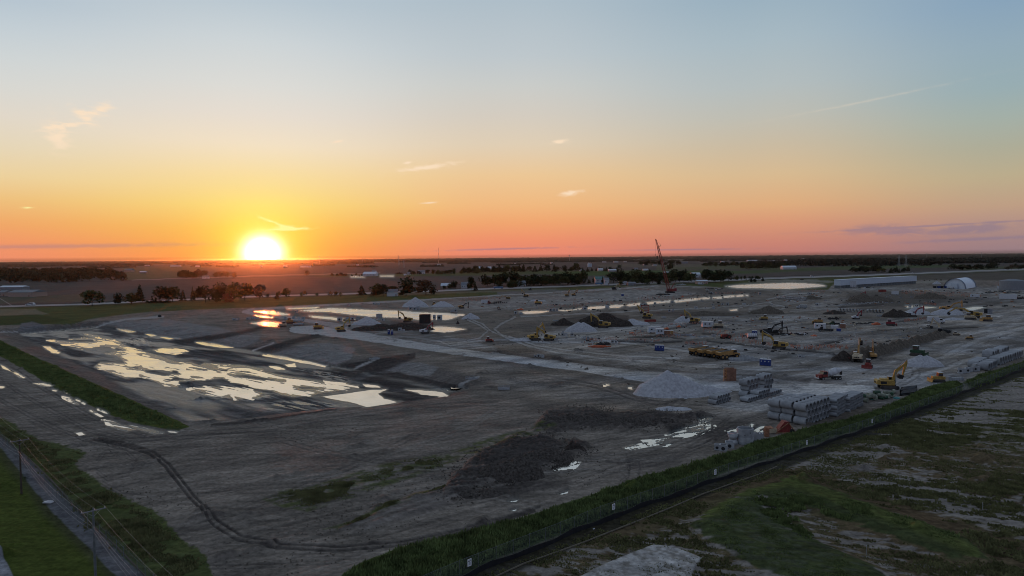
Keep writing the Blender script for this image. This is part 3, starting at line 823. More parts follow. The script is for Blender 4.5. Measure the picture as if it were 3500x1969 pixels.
for pl, cc in (([(-200, 1058), (120, 1056), (170, 1075), (-200, 1085)], A(.15, .13, .085)), ([(-200, 1084), (120, 1076), (250, 1096), (100, 1110), (-200, 1116)], A(.035, .052, .018)), ([(75, 1104), (110, 1099), (135, 1106), (160, 1118), (150, 1138), (100, 1140), (60, 1132)], A(.135, .13, .135)),
               ([(1350, 1003), (1700, 992), (1900, 986), (1900, 990), (1700, 998), (1350, 1010)], A(.12, .115, .08)), ([(1700, 998), (1900, 990), (1960, 992), (1800, 1002), (1700, 1006)], A(.13, .12, .115)),
               ([(2560, 957), (2760, 955), (2860, 962), (2830, 967), (2700, 962), (2560, 964)], A(.20, .19, .15)), ([(3120, 962), (3230, 958), (3250, 964), (3120, 968)], A(.22, .21, .18)), ([(3130, 940), (3700, 920), (3700, 956), (3340, 958), (3130, 956)], A(.088, .078, .065))):
    paint(S(pl, 2.5), cc * (.8 + .4 * row)[..., None])
d, _ = ldist(PX, PY, HWY, 40)
paint(sst(3.1, 1.8, d), ROADC, 4)
paint(sst(2.2, 1.2, np.abs(d - 5)) * (PY > hor(PX) + 60) * .6, SOIL)
for ln in ([(40, 1044), (0, 1020), (-50, 1016)], [(1345, 999), (1340, 992)], [(1790, 982), (1770, 978)], [(2500, 985), (2560, 989), (2640, 992)], [(450, 958), (900, 943), (1300, 933)]):
    d, _ = ldist(PX, PY, ln, 20)
    paint(sst(1.6, .8, d) * .5, GRAV * .8)
d, _ = ldist(PX, PY, [(0, 970), (430, 960), (850, 949), (1250, 940)], 10)
paint(sst(1.5, .5, d) * .5, SOIL)

# ------------------------------------------------------------------ carve the puddles into the ground
pud_info = []
wet_s = .75 * fbm(bx / 10.0, by / 1.9, 121, 3, .55) + .25 * fbm(bx / 7.0, by / .8, 126, 2)
rx_, ry_ = rot(GX, GY, -30)
wet_l = fbm(rx_ / 9.0, ry_ / .85, 127, 3, .6)
wet_r = fbm(sx / 3.6, sy / .6, 123, 3, .6)
PZ = GZ.copy()
for pl, stk, kd in PUD:
    a = np.array(pl, float)
    cxp, cyp = a[:, 0].mean(), a[:, 1].mean()
    hpx = a[:, 1].max() - a[:, 1].min()
    dl = basin_depth(*[np.array([q_]) for q_ in G(cxp, cyp, -1.5)])[0]
    if kd == 'b' and dl > -2.6:
        kd = 'g'
    lvl = (FLOOR - .06) if kd == 'b' else (-.10 if dl > -.05 else float(dl) - .15)
    ns = (wet_l if kd == 'g' else wet_s) if (kd == 'b' or cxp < 1000) else wet_r
    nn = (ns - .5) * 2
    d = sdf(PX + (n1 - .5) * 8 * min(1, hpx / 8), PY + (n2 - .5) * 3 * min(1, hpx / 12), pl, 12.0)
    if stk > 3 and kd == 'b' and cxp < 900:
        for hl in HOLES:
            d = np.minimum(d, -sdf(PX, PY, hl, 30.0) + .5)
    lo, hi = (-3.0, 3.0)
    e = d + nn * stk * (5.5 if kd == 'g' else 4.2) if stk > .65 else d + nn * 1.2
    if stk == 5.0:
        e = e - 2.4 - 5 * sst(.55, .35, fbm(rx_ / 30, ry_ / 12, 129, 2))
    if kd == 'g' and stk > 1.4:
        e = np.minimum(d * .8 + .8, (nn + .03) * 16)
    e = np.where(d <= -11, -12, e)
    e = np.minimum(e, d + stk * 1.2 + .6)
    near_ = d > -11.5
    f_ = np.clip(e / 2.2, -1, 1)
    target = np.where(f_ > 0, lvl - f_ * .12, lvl + (-f_) * .10)
    wgt = sst(-11, -2, d)
    z_new = np.where(f_ > 0, target, PZ * (1 - wgt) + np.maximum(np.where(wgt > .5, target, PZ), target) * wgt)
    z_new = np.where(f_ > 0, z_new, np.maximum(z_new, lvl + (-f_) * .10))
    PZ = np.where(near_, np.where(f_ > 0, np.minimum(PZ, z_new), np.where(PZ < lvl, PZ, z_new)), PZ)
    WET = np.maximum(WET, np.maximum(sst(-10, -2, d) * .7, sst(-4, -.5, d)))
    C = C * (1 - (sst(-11, -1, d) * .55))[..., None]
    pud_info.append((pl, lvl, kd))
GZ = PZ


# ------------------------------------------------------------------ ground material
def nodes_mat(name):
    m = bpy.data.materials.new(name)
    m.use_nodes = True
    t = m.node_tree
    return m, t, t.nodes, t.links, t.nodes["Principled BSDF"]


def terrain_mat():
    m, t, nn, lk, bs = nodes_mat("earth_and_gravel")
    at = nn.new("ShaderNodeAttribute")
    at.attribute_name = "albedo"
    tcn = nn.new("ShaderNodeTexCoord")

    def noise(scale, det, stretch=None, rz=0):
        mp_ = nn.new("ShaderNodeMapping")
        lk.new(tcn.outputs["Object"], mp_.inputs[0])
        mp_.inputs["Rotation"].default_value = (0, 0, R(rz))
        if stretch:
            mp_.inputs["Scale"].default_value = stretch
        n = nn.new("ShaderNodeTexNoise")
        n.inputs["Scale"].default_value = scale
        n.inputs["Detail"].default_value = det
        n.inputs["Roughness"].default_value = .65
        lk.new(mp_.outputs[0], n.inputs["Vector"])
        return n.outputs[0]

    a, b = noise(1.1, 6), noise(.45, 5, (.16, 1, 1), -38)
    mr = nn.new("ShaderNodeMath")
    mr.operation = "MULTIPLY_ADD"
    lk.new(a, mr.inputs[0])
    mr.inputs[1].default_value = 1.9
    mr.inputs[2].default_value = .05
    mr2 = nn.new("ShaderNodeMath")
    mr2.operation = "MULTIPLY_ADD"
    lk.new(b, mr2.inputs[0])
    mr2.inputs[1].default_value = 1.6
    mr2.inputs[2].default_value = .2
    mm = nn.new("ShaderNodeMath")
    mm.operation = "MULTIPLY"
    lk.new(mr.outputs[0], mm.inputs[0])
    lk.new(mr2.outputs[0], mm.inputs[1])
    sc = nn.new("ShaderNodeVectorMath")
    sc.operation = "SCALE"
    lk.new(at.outputs["Color"], sc.inputs[0])
    lk.new(mm.outputs[0], sc.inputs[3])
    lk.new(sc.outputs[0], bs.inputs["Base Color"])
    rr = nn.new("ShaderNodeMath")
    rr.operation = "MULTIPLY_ADD"
    lk.new(at.outputs["Alpha"], rr.inputs[0])
    rr.inputs[1].default_value = -.70
    rr.inputs[2].default_value = .97
    lk.new(rr.outputs[0], bs.inputs["Roughness"])
    sp = nn.new("ShaderNodeMath")
    sp.operation = "MULTIPLY_ADD"
    lk.new(at.outputs["Alpha"], sp.inputs[0])
    sp.inputs[1].default_value = .35
    sp.inputs[2].default_value = .03
    lk.new(sp.outputs[0], bs.inputs["Specular IOR Level"])
    bu = nn.new("ShaderNodeBump")
    bu.inputs["Strength"].default_value = .6
    bu.inputs["Distance"].default_value = .25
    lk.new(mm.outputs[0], bu.inputs["Height"])
    lk.new(bu.outputs[0], bs.inputs["Normal"])
    return m


TERR = terrain_mat()
ny, nx = GX.shape
V = np.stack([GX.ravel(), GY.ravel(), GZ.ravel()], 1).astype(np.float32)
RGBA = np.concatenate([np.clip(C, 0.008, .8).reshape(-1, 3), WET.reshape(-1, 1)], 1).astype(np.float32)
ii, jj = np.meshgrid(np.arange(ny - 1), np.arange(nx - 1), indexing="ij")
q0 = (ii * nx + jj).ravel()
QUADS = np.stack([q0, q0 + nx, q0 + nx + 1, q0 + 1], 1)
QK = KIND[:-1, :-1].ravel()


def np_mesh(name, verts, faces, mat, attr=None, smooth=True):
    """mesh from numpy arrays; faces (n, k) with one k"""
    me = bpy.data.meshes.new(name)
    k = faces.shape[1]
    me.vertices.add(len(verts))
    me.vertices.foreach_set("co", verts.astype(np.float32).ravel())
    me.loops.add(faces.size)
    me.loops.foreach_set("vertex_index", faces.astype(np.int32).ravel())
    me.polygons.add(len(faces))
    me.polygons.foreach_set("loop_start", np.arange(0, faces.size, k, dtype=np.int32))
    me.polygons.foreach_set("loop_total", np.full(len(faces), k, np.int32))
    if smooth:
        me.polygons.foreach_set("use_smooth", np.ones(len(faces), bool))
    me.update(calc_edges=True)
    if attr is not None:
        ca = me.color_attributes.new("albedo", "FLOAT_COLOR", "POINT")
        ca.data.foreach_set("color", attr.astype(np.float32).ravel())
    if mat:
        me.materials.append(mat)
    return me


def link(name, me, parent=None, **props):
    o = bpy.data.objects.new(name, me)
    COL.objects.link(o)
    if parent is not None:
        o.parent = parent
    for k_, v_ in props.items():
        o[k_] = v_
    return o


for kk, nm in ((0, "ground"), (1, "gravel_road"), (2, "grass_field"), (3, "farm_field"), (4, "highway_road"), (5, "basin_mud"), (6, "weedy_ground"), (7, "dark_soil_ground")):
    q = QUADS[QK == kk]
    if not len(q):
        continue
    u, inv = np.unique(q, return_inverse=True)
    me = np_mesh(nm, V[u], inv.reshape(-1, 4), TERR, RGBA[u])
    link(nm, me, kind="structure")

# far country: coarse sheet to the horizon, and the ground behind and beside the view
tf = np.array([14, 11, 8.6, 7, 5.6, 4.6, 3.8, 3.3])
cf = np.linspace(PXL, PXR, 300)
fp, ft = np.meshgrid(cf, tf)
fv, fc = [], []
for px_, t_ in zip(fp.ravel(), ft.ravel()):
    x_, y_ = G(px_, hor(px_) + t_)
    fv.append((x_, y_, 0.0))
fv = np.array(fv)
fa = np.zeros((len(fv), 4), np.float32)
nn_ = fbm(fv[:, 0] / 900, fv[:, 1] / 1500, 131, 3)[:, None]
fa[:, :3] = A(.055, .052, .045) + (A(.095, .088, .07) - A(.055, .052, .045)) * sst(.35, .65, nn_)
i2, j2 = np.meshgrid(np.arange(len(tf) - 1), np.arange(len(cf) - 1), indexing="ij")
q0 = (i2 * len(cf) + j2).ravel()
link("far_land", np_mesh("far_land", fv, np.stack([q0, q0 + 1, q0 + len(cf) + 1, q0 + len(cf)], 1)[:, ::-1], TERR, fa), kind="structure")
EL = [G(PXL, hor(PXL) + t_) for t_ in (1238, 14, 3.3)]
ER = [G(PXR, hor(PXR) + t_) for t_ in (1238, 14, 3.3)]
ov = [(EL[0][0], EL[0][1], 0), (ER[0][0], ER[0][1], 0), (EL[2][0], EL[2][1], 0), (ER[2][0], ER[2][1], 0), (-41000, -2400, 0), (41000, -2400, 0), (-41000, EL[2][1], 0), (41000, ER[2][1], 0)]
om = bpy.data.meshes.new("surrounding_ground")
om.from_pydata(ov, [], [(4, 5, 1, 0), (4, 0, 2, 6), (1, 5, 7, 3)])
ca = om.color_attributes.new("albedo", "FLOAT_COLOR", "POINT")
ca.data.foreach_set("color", np.tile(np.array([.085, .078, .052, 0], np.float32), 8))
om.materials.append(TERR)
link("surrounding_ground", om, kind="structure")


# ------------------------------------------------------------------ water
def water_mat(name, rough):
    m, t, nn, lk, bs = nodes_mat(name)
    bs.inputs["Base Color"].default_value = (.03, .026, .022, 1)
    bs.inputs["Roughness"].default_value = rough
    bs.inputs["IOR"].default_value = 2.8
    bs.inputs["Coat IOR"].default_value = 2.8
    bs.inputs["Specular IOR Level"].default_value = 1.0
    bs.inputs["Coat Weight"].default_value = 1.0
    bs.inputs["Coat Roughness"].default_value = rough * .8
    tcn = nn.new("ShaderNodeTexCoord")
    n = nn.new("ShaderNodeTexNoise")
    n.inputs["Scale"].default_value = 1.6
    n.inputs["Detail"].default_value = 3
    lk.new(tcn.outputs["Object"], n.inputs["Vector"])
    n2_ = nn.new("ShaderNodeTexNoise")
    n2_.inputs["Scale"].default_value = .07
    n2_.inputs["Detail"].default_value = 4
    n2_.inputs["Distortion"].default_value = 1.0
    lk.new(tcn.outputs["Object"], n2_.inputs["Vector"])
    rg = nn.new("ShaderNodeMapRange")
    lk.new(n2_.outputs[0], rg.inputs[0])
    rg.inputs[1].default_value = .38
    rg.inputs[2].default_value = .62
    rg.inputs[3].default_value = rough * (.4 if rough < .2 else .8)
    rg.inputs[4].default_value = rough * (1.8 if rough < .2 else 1.15)
    lk.new(rg.outputs[0], bs.inputs["Roughness"])
    lk.new(rg.outputs[0], bs.inputs["Coat Roughness"])
    b = nn.new("ShaderNodeBump")
    b.inputs["Strength"].default_value = .35
    b.inputs["Distance"].default_value = .05
    lk.new(n.outputs[0], b.inputs["Height"])
    lk.new(b.outputs[0], bs.inputs["Normal"])
    lk.new(b.outputs[0], bs.inputs["Coat Normal"])
    return m


WATER = water_mat("still_water", .11)
WATER2 = water_mat("rippled_water", .30)
# one flat sheet under the basin floor, one under the level ground near each group of puddles
wnames = {"b": "basin_water", "g": "puddle_water", "s": "pond_water"}


def hull(pts):
    pts = sorted(set(pts))
    def half(p):
        h = []
        for q in p:
            while len(h) > 1 and (h[-1][0] - h[-2][0]) * (q[1] - h[-2][1]) - (h[-1][1] - h[-2][1]) * (q[0] - h[-2][0]) <= 0:
                h.pop()
            h.append(q)
        return h[:-1]
    return half(pts) + half(pts[::-1])


bpts = [G(x, y, FLOOR) for pl, lv, kd in pud_info if kd == "b" for x, y in pl]
hb = hull(bpts)
cxm = np.mean(hb, 0)
hb = [tuple(cxm + (np.array(p) - cxm) * 1.03) for p in hb]
wm_ = bpy.data.meshes.new("basin_water")
wm_.from_pydata([(x, y, FLOOR - .06) for x, y in hb], [], [tuple(range(len(hb)))])
wm_.materials.append(WATER)
link("basin_water", wm_, kind="structure")
for pl, lv, kd in pud_info:
    if kd == "b":
        continue
    pts = [G(x, y, lv) for x, y in pl]
    h = hull(pts)
    c0 = np.mean(h, 0)
    h = [tuple(np.array(p) + (np.array(p) - c0) / (np.linalg.norm(np.array(p) - c0) + 1e-6) * min(2.5, .012 * c0[1])) for p in h]
    me = bpy.data.meshes.new(wnames[kd])
    me.from_pydata([(x, y, lv) for x, y in h], [], [tuple(range(len(h)))])
    me.materials.append(WATER2 if kd == "s" else WATER)
    link(wnames[kd], me, kind="structure")

# ================================================================== mesh kit
def mat(name, col, rough=.6, metal=0.0, var=.25, scale=1.5, spec=.3, random_tint=0.0):
    m, t, nn, lk, bs = nodes_mat(name)
    bs.inputs["Roughness"].default_value = rough
    bs.inputs["Metallic"].default_value = metal
    bs.inputs["Specular IOR Level"].default_value = spec
    tcn = nn.new("ShaderNodeTexCoord")
    n = nn.new("ShaderNodeTexNoise")
    n.inputs["Scale"].default_value = scale
    n.inputs["Detail"].default_value = 5
    lk.new(tcn.outputs["Object"], n.inputs["Vector"])
    rp = nn.new("ShaderNodeValToRGB")
    rp.color_ramp.elements[0].position = .3
    rp.color_ramp.elements[1].position = .7
    rp.color_ramp.elements[0].color = tuple(v * (1 - var) for v in col) + (1,)
    rp.color_ramp.elements[1].color = tuple(min(1, v * (1 + var)) for v in col) + (1,)
    lk.new(n.outputs[0], rp.inputs[0])
    out = rp.outputs[0]
    if random_tint:
        oi = nn.new("ShaderNodeObjectInfo")
        hs = nn.new("ShaderNodeHueSaturation")
        mv = nn.new("ShaderNodeMapRange")
        lk.new(oi.outputs["Random"], mv.inputs[0])
        mv.inputs[3].default_value = 1 - random_tint
        mv.inputs[4].default_value = 1 + random_tint
        lk.new(mv.outputs[0], hs.inputs["Value"])
        mh = nn.new("ShaderNodeMapRange")
        lk.new(oi.outputs["Random"], mh.inputs[0])
        mh.inputs[3].default_value = .5 + .035 * random_tint
        mh.inputs[4].default_value = .5 - .06 * random_tint
        lk.new(mh.outputs[0], hs.inputs["Hue"])
        lk.new(out, hs.inputs["Color"])
        out = hs.outputs[0]
    lk.new(out, bs.inputs["Base Color"])
    return m


M = dict(
    yellow=mat("machine_yellow", (.36, .225, .06), .55), orange=mat("machine_orange", (.36, .20, .07), .55), black=mat("dark_steel", (.025, .024, .026), .7),
    rubber=mat("rubber", (.03, .028, .026), .9), track=mat("muddy_track", (.07, .06, .055), .9), glass=mat("dark_glass", (.012, .014, .018), .15, spec=.6),
    red=mat("red_paint", (.20, .035, .03), .55), crimson=mat("crimson_paint", (.20, .025, .035), .55), white=mat("white_paint", (.50, .50, .53), .5, var=.1), tan=mat("tan_paint", (.42, .34, .24), .6),
    blue=mat("blue_plastic", (.022, .045, .19), .45), concrete=mat("concrete", (.33, .335, .35), .85, var=.22, scale=1.1, random_tint=.14), pipe=mat("concrete_pipe", (.28, .285, .30), .85, var=.2, scale=.8, random_tint=.16),
    steel=mat("galvanised_steel", (.30, .31, .32), .6, .2), fpost=mat("weathered_post", (.13, .14, .145), .8), rust=mat("rusty_steel", (.26, .12, .07), .85, var=.45, scale=2), brown=mat("brown_panel", (.22, .11, .075), .8, var=.3), wood=mat("old_timber", (.075, .058, .045), .9),
    gravel=mat("crushed_stone", (.37, .365, .385), .95, var=.22, scale=1.3, spec=.03), soil=mat("wet_soil", (.050, .041, .036), .95, var=.5, scale=1.2, spec=.04), brownsoil=mat("brown_soil", (.105, .088, .072), .95, var=.4, scale=1.0, spec=.03),
    orangepl=mat("orange_plastic", (.45, .10, .04), .55), green=mat("green_paint", (.03, .07, .04), .6), plastic=mat("black_plastic", (.02, .02, .024), .5), roofg=mat("grey_roof", (.16, .17, .19), .7), roofb=mat("brown_roof", (.10, .075, .065), .8),
    roofgreen=mat("green_roof", (.08, .17, .16), .6), wallw=mat("white_siding", (.45, .45, .48), .7, var=.08), wallt=mat("tan_siding", (.36, .26, .22), .8, var=.1), walld=mat("grey_siding", (.22, .22, .24), .8), roofw=mat("pale_metal_roof", (.50, .54, .60), .5),
    wareh=mat("pale_blue_cladding", (.47, .52, .60), .5, var=.06), fabric=mat("white_fabric", (.60, .64, .72), .6, var=.06), stripe=mat("navy_fabric", (.05, .08, .15), .6), bark=mat("bark", (.045, .035, .028), .95), wire=mat("aluminium_wire", (.45, .42, .40), .5, .3),
    sack=mat("erosion_blanket", (.24, .25, .20), .95, var=.4, scale=1.4, random_tint=.3), sign=mat("sign_white", (.80, .80, .84), .5, var=.04), ink=mat("sign_ink", (.03, .03, .06), .6), sock=mat("brown_sock", (.12, .10, .075), .9), tarp=mat("blue_tarp", (.06, .14, .26), .6), teal=mat("teal_tarp", (.10, .30, .30), .6),
    leaf=mat("leaves", (.050, .058, .024), .9, var=.45, scale=1.2, spec=.05, random_tint=.45), leafd=mat("dark_leaves", (.026, .034, .018), .9, var=.4, scale=1.2, spec=.05, random_tint=.3), leafr=mat("russet_leaves", (.090, .058, .036), .9, var=.4, scale=1.2, spec=.05, random_tint=.3),
    leafy=mat("yellow_green_leaves", (.105, .098, .028), .9, var=.4, spec=.05), wood_far=mat("far_wood", (.034, .038, .030), .95, var=.4, scale=.02, spec=.02), wood_brown=mat("budding_wood", (.062, .052, .030), .95, var=.4, scale=.05, spec=.02),
    spoil=mat("churned_soil", (.070, .060, .053), .95, var=.55, scale=2.2, spec=.03), blade=mat("grass_blades", (.120, .150, .055), .9, var=.5, scale=.5, spec=.05), clod=mat("earth_clod", (.095, .083, .072), .95, var=.35, spec=.03), blade2=mat("dry_weeds", (.150, .145, .066), .9, var=.45, scale=.4, spec=.05), pink=mat("faded_orange_stake", (.40, .19, .14), .8),
)


class MB:
    def __init__(self):
        self.v, self.f = [], []

    def add(self, vs, fs):
        b = len(self.v)
        self.v += [tuple(p) for p in vs]
        self.f += [tuple(b + i for i in q) for q in fs]
        return self

    def box(self, x, y, z, sx_, sy_, sz_, rz=0.0, ry=0.0, taper=1.0):
        """box centred at x, y with its underside at z"""
        vs = []
        for k, dz in ((1.0, 0), (taper, sz_)):
            for a, b in ((-1, -1), (1, -1), (1, 1), (-1, 1)):
                vs.append((a * sx_ / 2 * k, b * sy_ / 2 * k, dz))
        c_, s_ = math.cos(ry), math.sin(ry)
        vs = [(p[0] * c_ + p[2] * s_, p[1], -p[0] * s_ + p[2] * c_) for p in vs]
        c_, s_ = math.cos(rz), math.sin(rz)
        vs = [(x + p[0] * c_ - p[1] * s_, y + p[0] * s_ + p[1] * c_, z + p[2]) for p in vs]
        return self.add(vs, [(0, 3, 2, 1), (4, 5, 6, 7), (0, 1, 5, 4), (1, 2, 6, 5), (2, 3, 7, 6), (3, 0, 4, 7)])

    def cyl(self, p0, p1, r0, r1=None, n=10, caps=True):
        r1 = r0 if r1 is None else r1
        p0, p1 = np.array(p0, float), np.array(p1, float)
        a = (p1 - p0) / (np.linalg.norm(p1 - p0) + 1e-9)
        h = np.array([0, 0, 1.0]) if abs(a[2]) < .9 else np.array([1.0, 0, 0])
        u = np.cross(a, h)
        u /= np.linalg.norm(u)
        w = np.cross(a, u)
        vs = []
        for p, rr in ((p0, r0), (p1, r1)):
            for k in range(n):
                t_ = 2 * math.pi * k / n
                vs.append(p + rr * (math.cos(t_) * u + math.sin(t_) * w))
        fs = [(k, (k + 1) % n, n + (k + 1) % n, n + k) for k in range(n)]
        if caps:
            fs += [tuple(range(n))[::-1], tuple(range(n, 2 * n))]
        return self.add(vs, fs)

    def ring(self, p0, p1, ro, ri, n=14):
        """open pipe"""
        p0, p1 = np.array(p0, float), np.array(p1, float)
        a = (p1 - p0) / np.linalg.norm(p1 - p0)
        h = np.array([0, 0, 1.0]) if abs(a[2]) < .9 else np.array([1.0, 0, 0])
        u = np.cross(a, h)
        u /= np.linalg.norm(u)
        w = np.cross(a, u)
        vs = []
        for p, rr in ((p0, ro), (p1, ro), (p1, ri), (p0, ri)):
            for k in range(n):
                t_ = 2 * math.pi * k / n
                vs.append(p + rr * (math.cos(t_) * u + math.sin(t_) * w))
        fs = [(q * n + k, q * n + (k + 1) % n, ((q + 1) % 4) * n + (k + 1) % n, ((q + 1) % 4) * n + k) for q in range(4) for k in range(n)]
        return self.add(vs, fs)

    def prism(self, prof, y0, y1):
        """side profile of (x, z) points extruded from y0 to y1"""
        n = len(prof)
        vs = [(x, y0, z) for x, z in prof] + [(x, y1, z) for x, z in prof]
        return self.add(vs, [tuple(range(n))[::-1], tuple(range(n, 2 * n))] + [(k, (k + 1) % n, n + (k + 1) % n, n + k) for k in range(n)])

    def mesh(self, name, m, smooth=False):
        me = bpy.data.meshes.new(name)
        me.from_pydata(self.v, [], self.f)
        if m is not None:
            me.materials.append(M[m] if isinstance(m, str) else m)
        if smooth:
            me.polygons.foreach_set("use_smooth", [True] * len(me.polygons))
        me.update()
        return me


def part(name, mb, m, parent, smooth=False, label=None):
    o = link(name, mb.mesh(name, m, smooth), parent)
    if label:
        o["label"] = label
    return o


def thing(name, x, y, z, rz, label, cat, group=None, s=1.0):
    o = bpy.data.objects.new(name, None)
    o.empty_display_size = .1
    COL.objects.link(o)
    o.location = (x, y, z)
    o.rotation_euler = (0, 0, R(rz))
    o.scale = (s, s, s)
    o["label"], o["category"] = label, cat
    if group:
        o["group"] = group
    return o


def solo(name, me, x, y, z, rz, label, cat, group=None, s=(1, 1, 1)):
    o = link(name, me, None, label=label, category=cat)
    o.location = (x, y, z)
    o.rotation_euler = (0, 0, R(rz))
    o.scale = s
    if group:
        o["group"] = group
    return o


def at(px, py, z=0.0):
    x, y = G(px, py, z)
    return x, y


KIDS = {}


def copy_thing(src, x, y, z, rz, label=None, group=None, s=None):
    r = src.copy()
    COL.objects.link(r)
    r.location = (x, y, z)
    r.rotation_euler = (0, 0, R(rz))
    if s is not None:
        r.scale = (s, s, s)
    if label:
        r["label"] = label
    if group:
        r["group"] = group
    for ch in KIDS.setdefault(src.name, list(src.children)):
        c_ = ch.copy()
        COL.objects.link(c_)
        c_.parent = r
        for g in KIDS.setdefault(ch.name, list(ch.children)):
            d_ = g.copy()
            COL.objects.link(d_)
            d_.parent = c_
    return r


# ================================================================== trees
def quads_cloud(P, size, rng, flat=.35):
    """one small random quad per point: vertices and faces"""
    n = len(P)
    a = rng.normal(size=(n, 3))
    a[:, 2] *= flat
    a /= np.linalg.norm(a, axis=1)[:, None] + 1e-9
    b = rng.normal(size=(n, 3))
    b -= (b * a).sum(1)[:, None] * a
    b /= np.linalg.norm(b, axis=1)[:, None] + 1e-9
    sz = size * rng.uniform(.6, 1.4, n)[:, None] if np.isscalar(size) else (size * rng.uniform(.6, 1.4, n))[:, None]
    a, b = a * sz, b * sz * .8
    v = np.stack([P - a - b * .6, P + a - b, P + a * .7 + b, P - a * .8 + b * .9], 1).reshape(-1, 3)
    return v, np.arange(4 * n).reshape(n, 4)


def crown_broad(seed, n=520, loose=0.0):
    rng = np.random.default_rng(seed)
    lobes = []
    for k in range(11):
        t_ = rng.uniform(0, 2 * math.pi)
        rr = rng.uniform(.08, .34)
        zz = rng.uniform(.28, .80)
        rr *= 1.0 - .7 * max(0, zz - .6) / .3
        lobes.append((rr * math.cos(t_), rr * math.sin(t_), zz, rng.uniform(.17, .27)))
    P = []
    for x, y, z, r_ in lobes:
        m = n // len(lobes)
        q = rng.normal(size=(m, 3))
        q /= np.linalg.norm(q, axis=1)[:, None]
        q *= (rng.uniform(.45 - .3 * loose, 1.0 + .25 * loose, m) ** .6)[:, None] * r_
        P.append(q + (x, y, z))
    P = np.concatenate(P)
    P[:, 2] = np.clip(P[:, 2], .16, 1.0)
    v, f = quads_cloud(P, .042, rng, 1)
    return np_mesh("crown", v, f, None, smooth=False)


def crown_conifer(seed, n=300):
    rng = np.random.default_rng(seed)
    z = 1 - np.sqrt(rng.uniform(0, 1, n)) * .88
    layer = .55 + .45 * np.abs(np.sin(z * 26))
    rad = (1.02 - z) * .5 * layer * (rng.uniform(.25, 1, n) ** .5)
    t_ = rng.uniform(0, 2 * math.pi, n)
    P = np.stack([rad * np.cos(t_), rad * np.sin(t_), z - rad * .15], 1)
    v, f = quads_cloud(P, .05, rng, .3)
    return np_mesh("crown", v, f, None, smooth=False)


def trunk_mesh(seed, conifer=False):
    rng = random.Random(seed)
    b = MB()
    b.cyl((0, 0, -.02), (0, 0, .9 if conifer else .5), .016, .005 if conifer else .010, 6)
    if not conifer:
        for k in range(6):
            t_ = rng.uniform(0, 6.28)
            z0 = rng.uniform(.22, .45)
            b.cyl((0, 0, z0), (.26 * math.cos(t_), .26 * math.sin(t_), z0 + rng.uniform(.2, .35)), .010, .003, 4)
    return b.mesh("trunk", "bark")


def with_mat(me, m):
    c_ = me.copy()
    c_.materials.clear()
    c_.materials.append(M[m])
    return c_


_broad = [crown_broad(100 + k) for k in range(5)]
_loose = [crown_broad(200 + k, 230, 1.0) for k in range(2)]
_con = [crown_conifer(300 + k) for k in range(3)]
CR = {}
for mm in ("leaf", "leafd", "leafr", "leafy"):
    CR["b", mm] = [with_mat(c_, mm) for c_ in _broad]
    CR["l", mm] = [with_mat(c_, mm) for c_ in _loose]
    CR["c", mm] = [with_mat(c_, mm) for c_ in _con]
TK = [trunk_mesh(k) for k in range(3)]
TKC = trunk_mesh(9, True)
TKB = TK[0]
NTREE = 0


ORDS = "first second third fourth fifth sixth seventh eighth ninth tenth eleventh twelfth thirteenth fourteenth fifteenth sixteenth seventeenth eighteenth nineteenth twentieth".split()


def ordn(k_, n_):
    """which one of n in a row, counted from the nearer end"""
    return ("leftmost" if k_ == 0 else ORDS[min(k_, 19)] + " from left") if k_ < (n_ + 1) // 2 else ("rightmost" if k_ == n_ - 1 else ORDS[min(n_ - 1 - k_, 19)] + " from right")


def tree(px, ybase, hpx, wpx, kind, m, label, group=None, cat="tree"):
    """tree standing at photo pixel (px, ybase), hpx high and wpx wide in photo pixels"""
    global NTREE
    NTREE += 1
    x, y = at(px, ybase)
    k = y / F
    w, h = wpx * k, hpx * k
    nm = {"b": "broadleaf_tree", "l": "young_tree", "c": "conifer_tree", "s": "round_bush"}[kind]
    kk = "b" if kind == "s" else kind
    o = bpy.data.objects.new(nm, None)
    COL.objects.link(o)
    o.location = (x, y, 0 if kind != "s" else -h * .2)
    o.rotation_euler = (0, 0, RNG.uniform(0, 6.28))
    o.scale = (w * 1.3, w * 1.3, h * (1.0 if kind != "s" else 1.2))
    o["label"], o["category"] = label, cat if kind != "s" else "bush"
    if group:
        o["group"] = group
    tk = link("trunk", TKC if kk == "c" else TK[NTREE % 3], o)
    lst = CR[kk, m]
    link("crown", lst[NTREE % len(lst)], o)
    return o


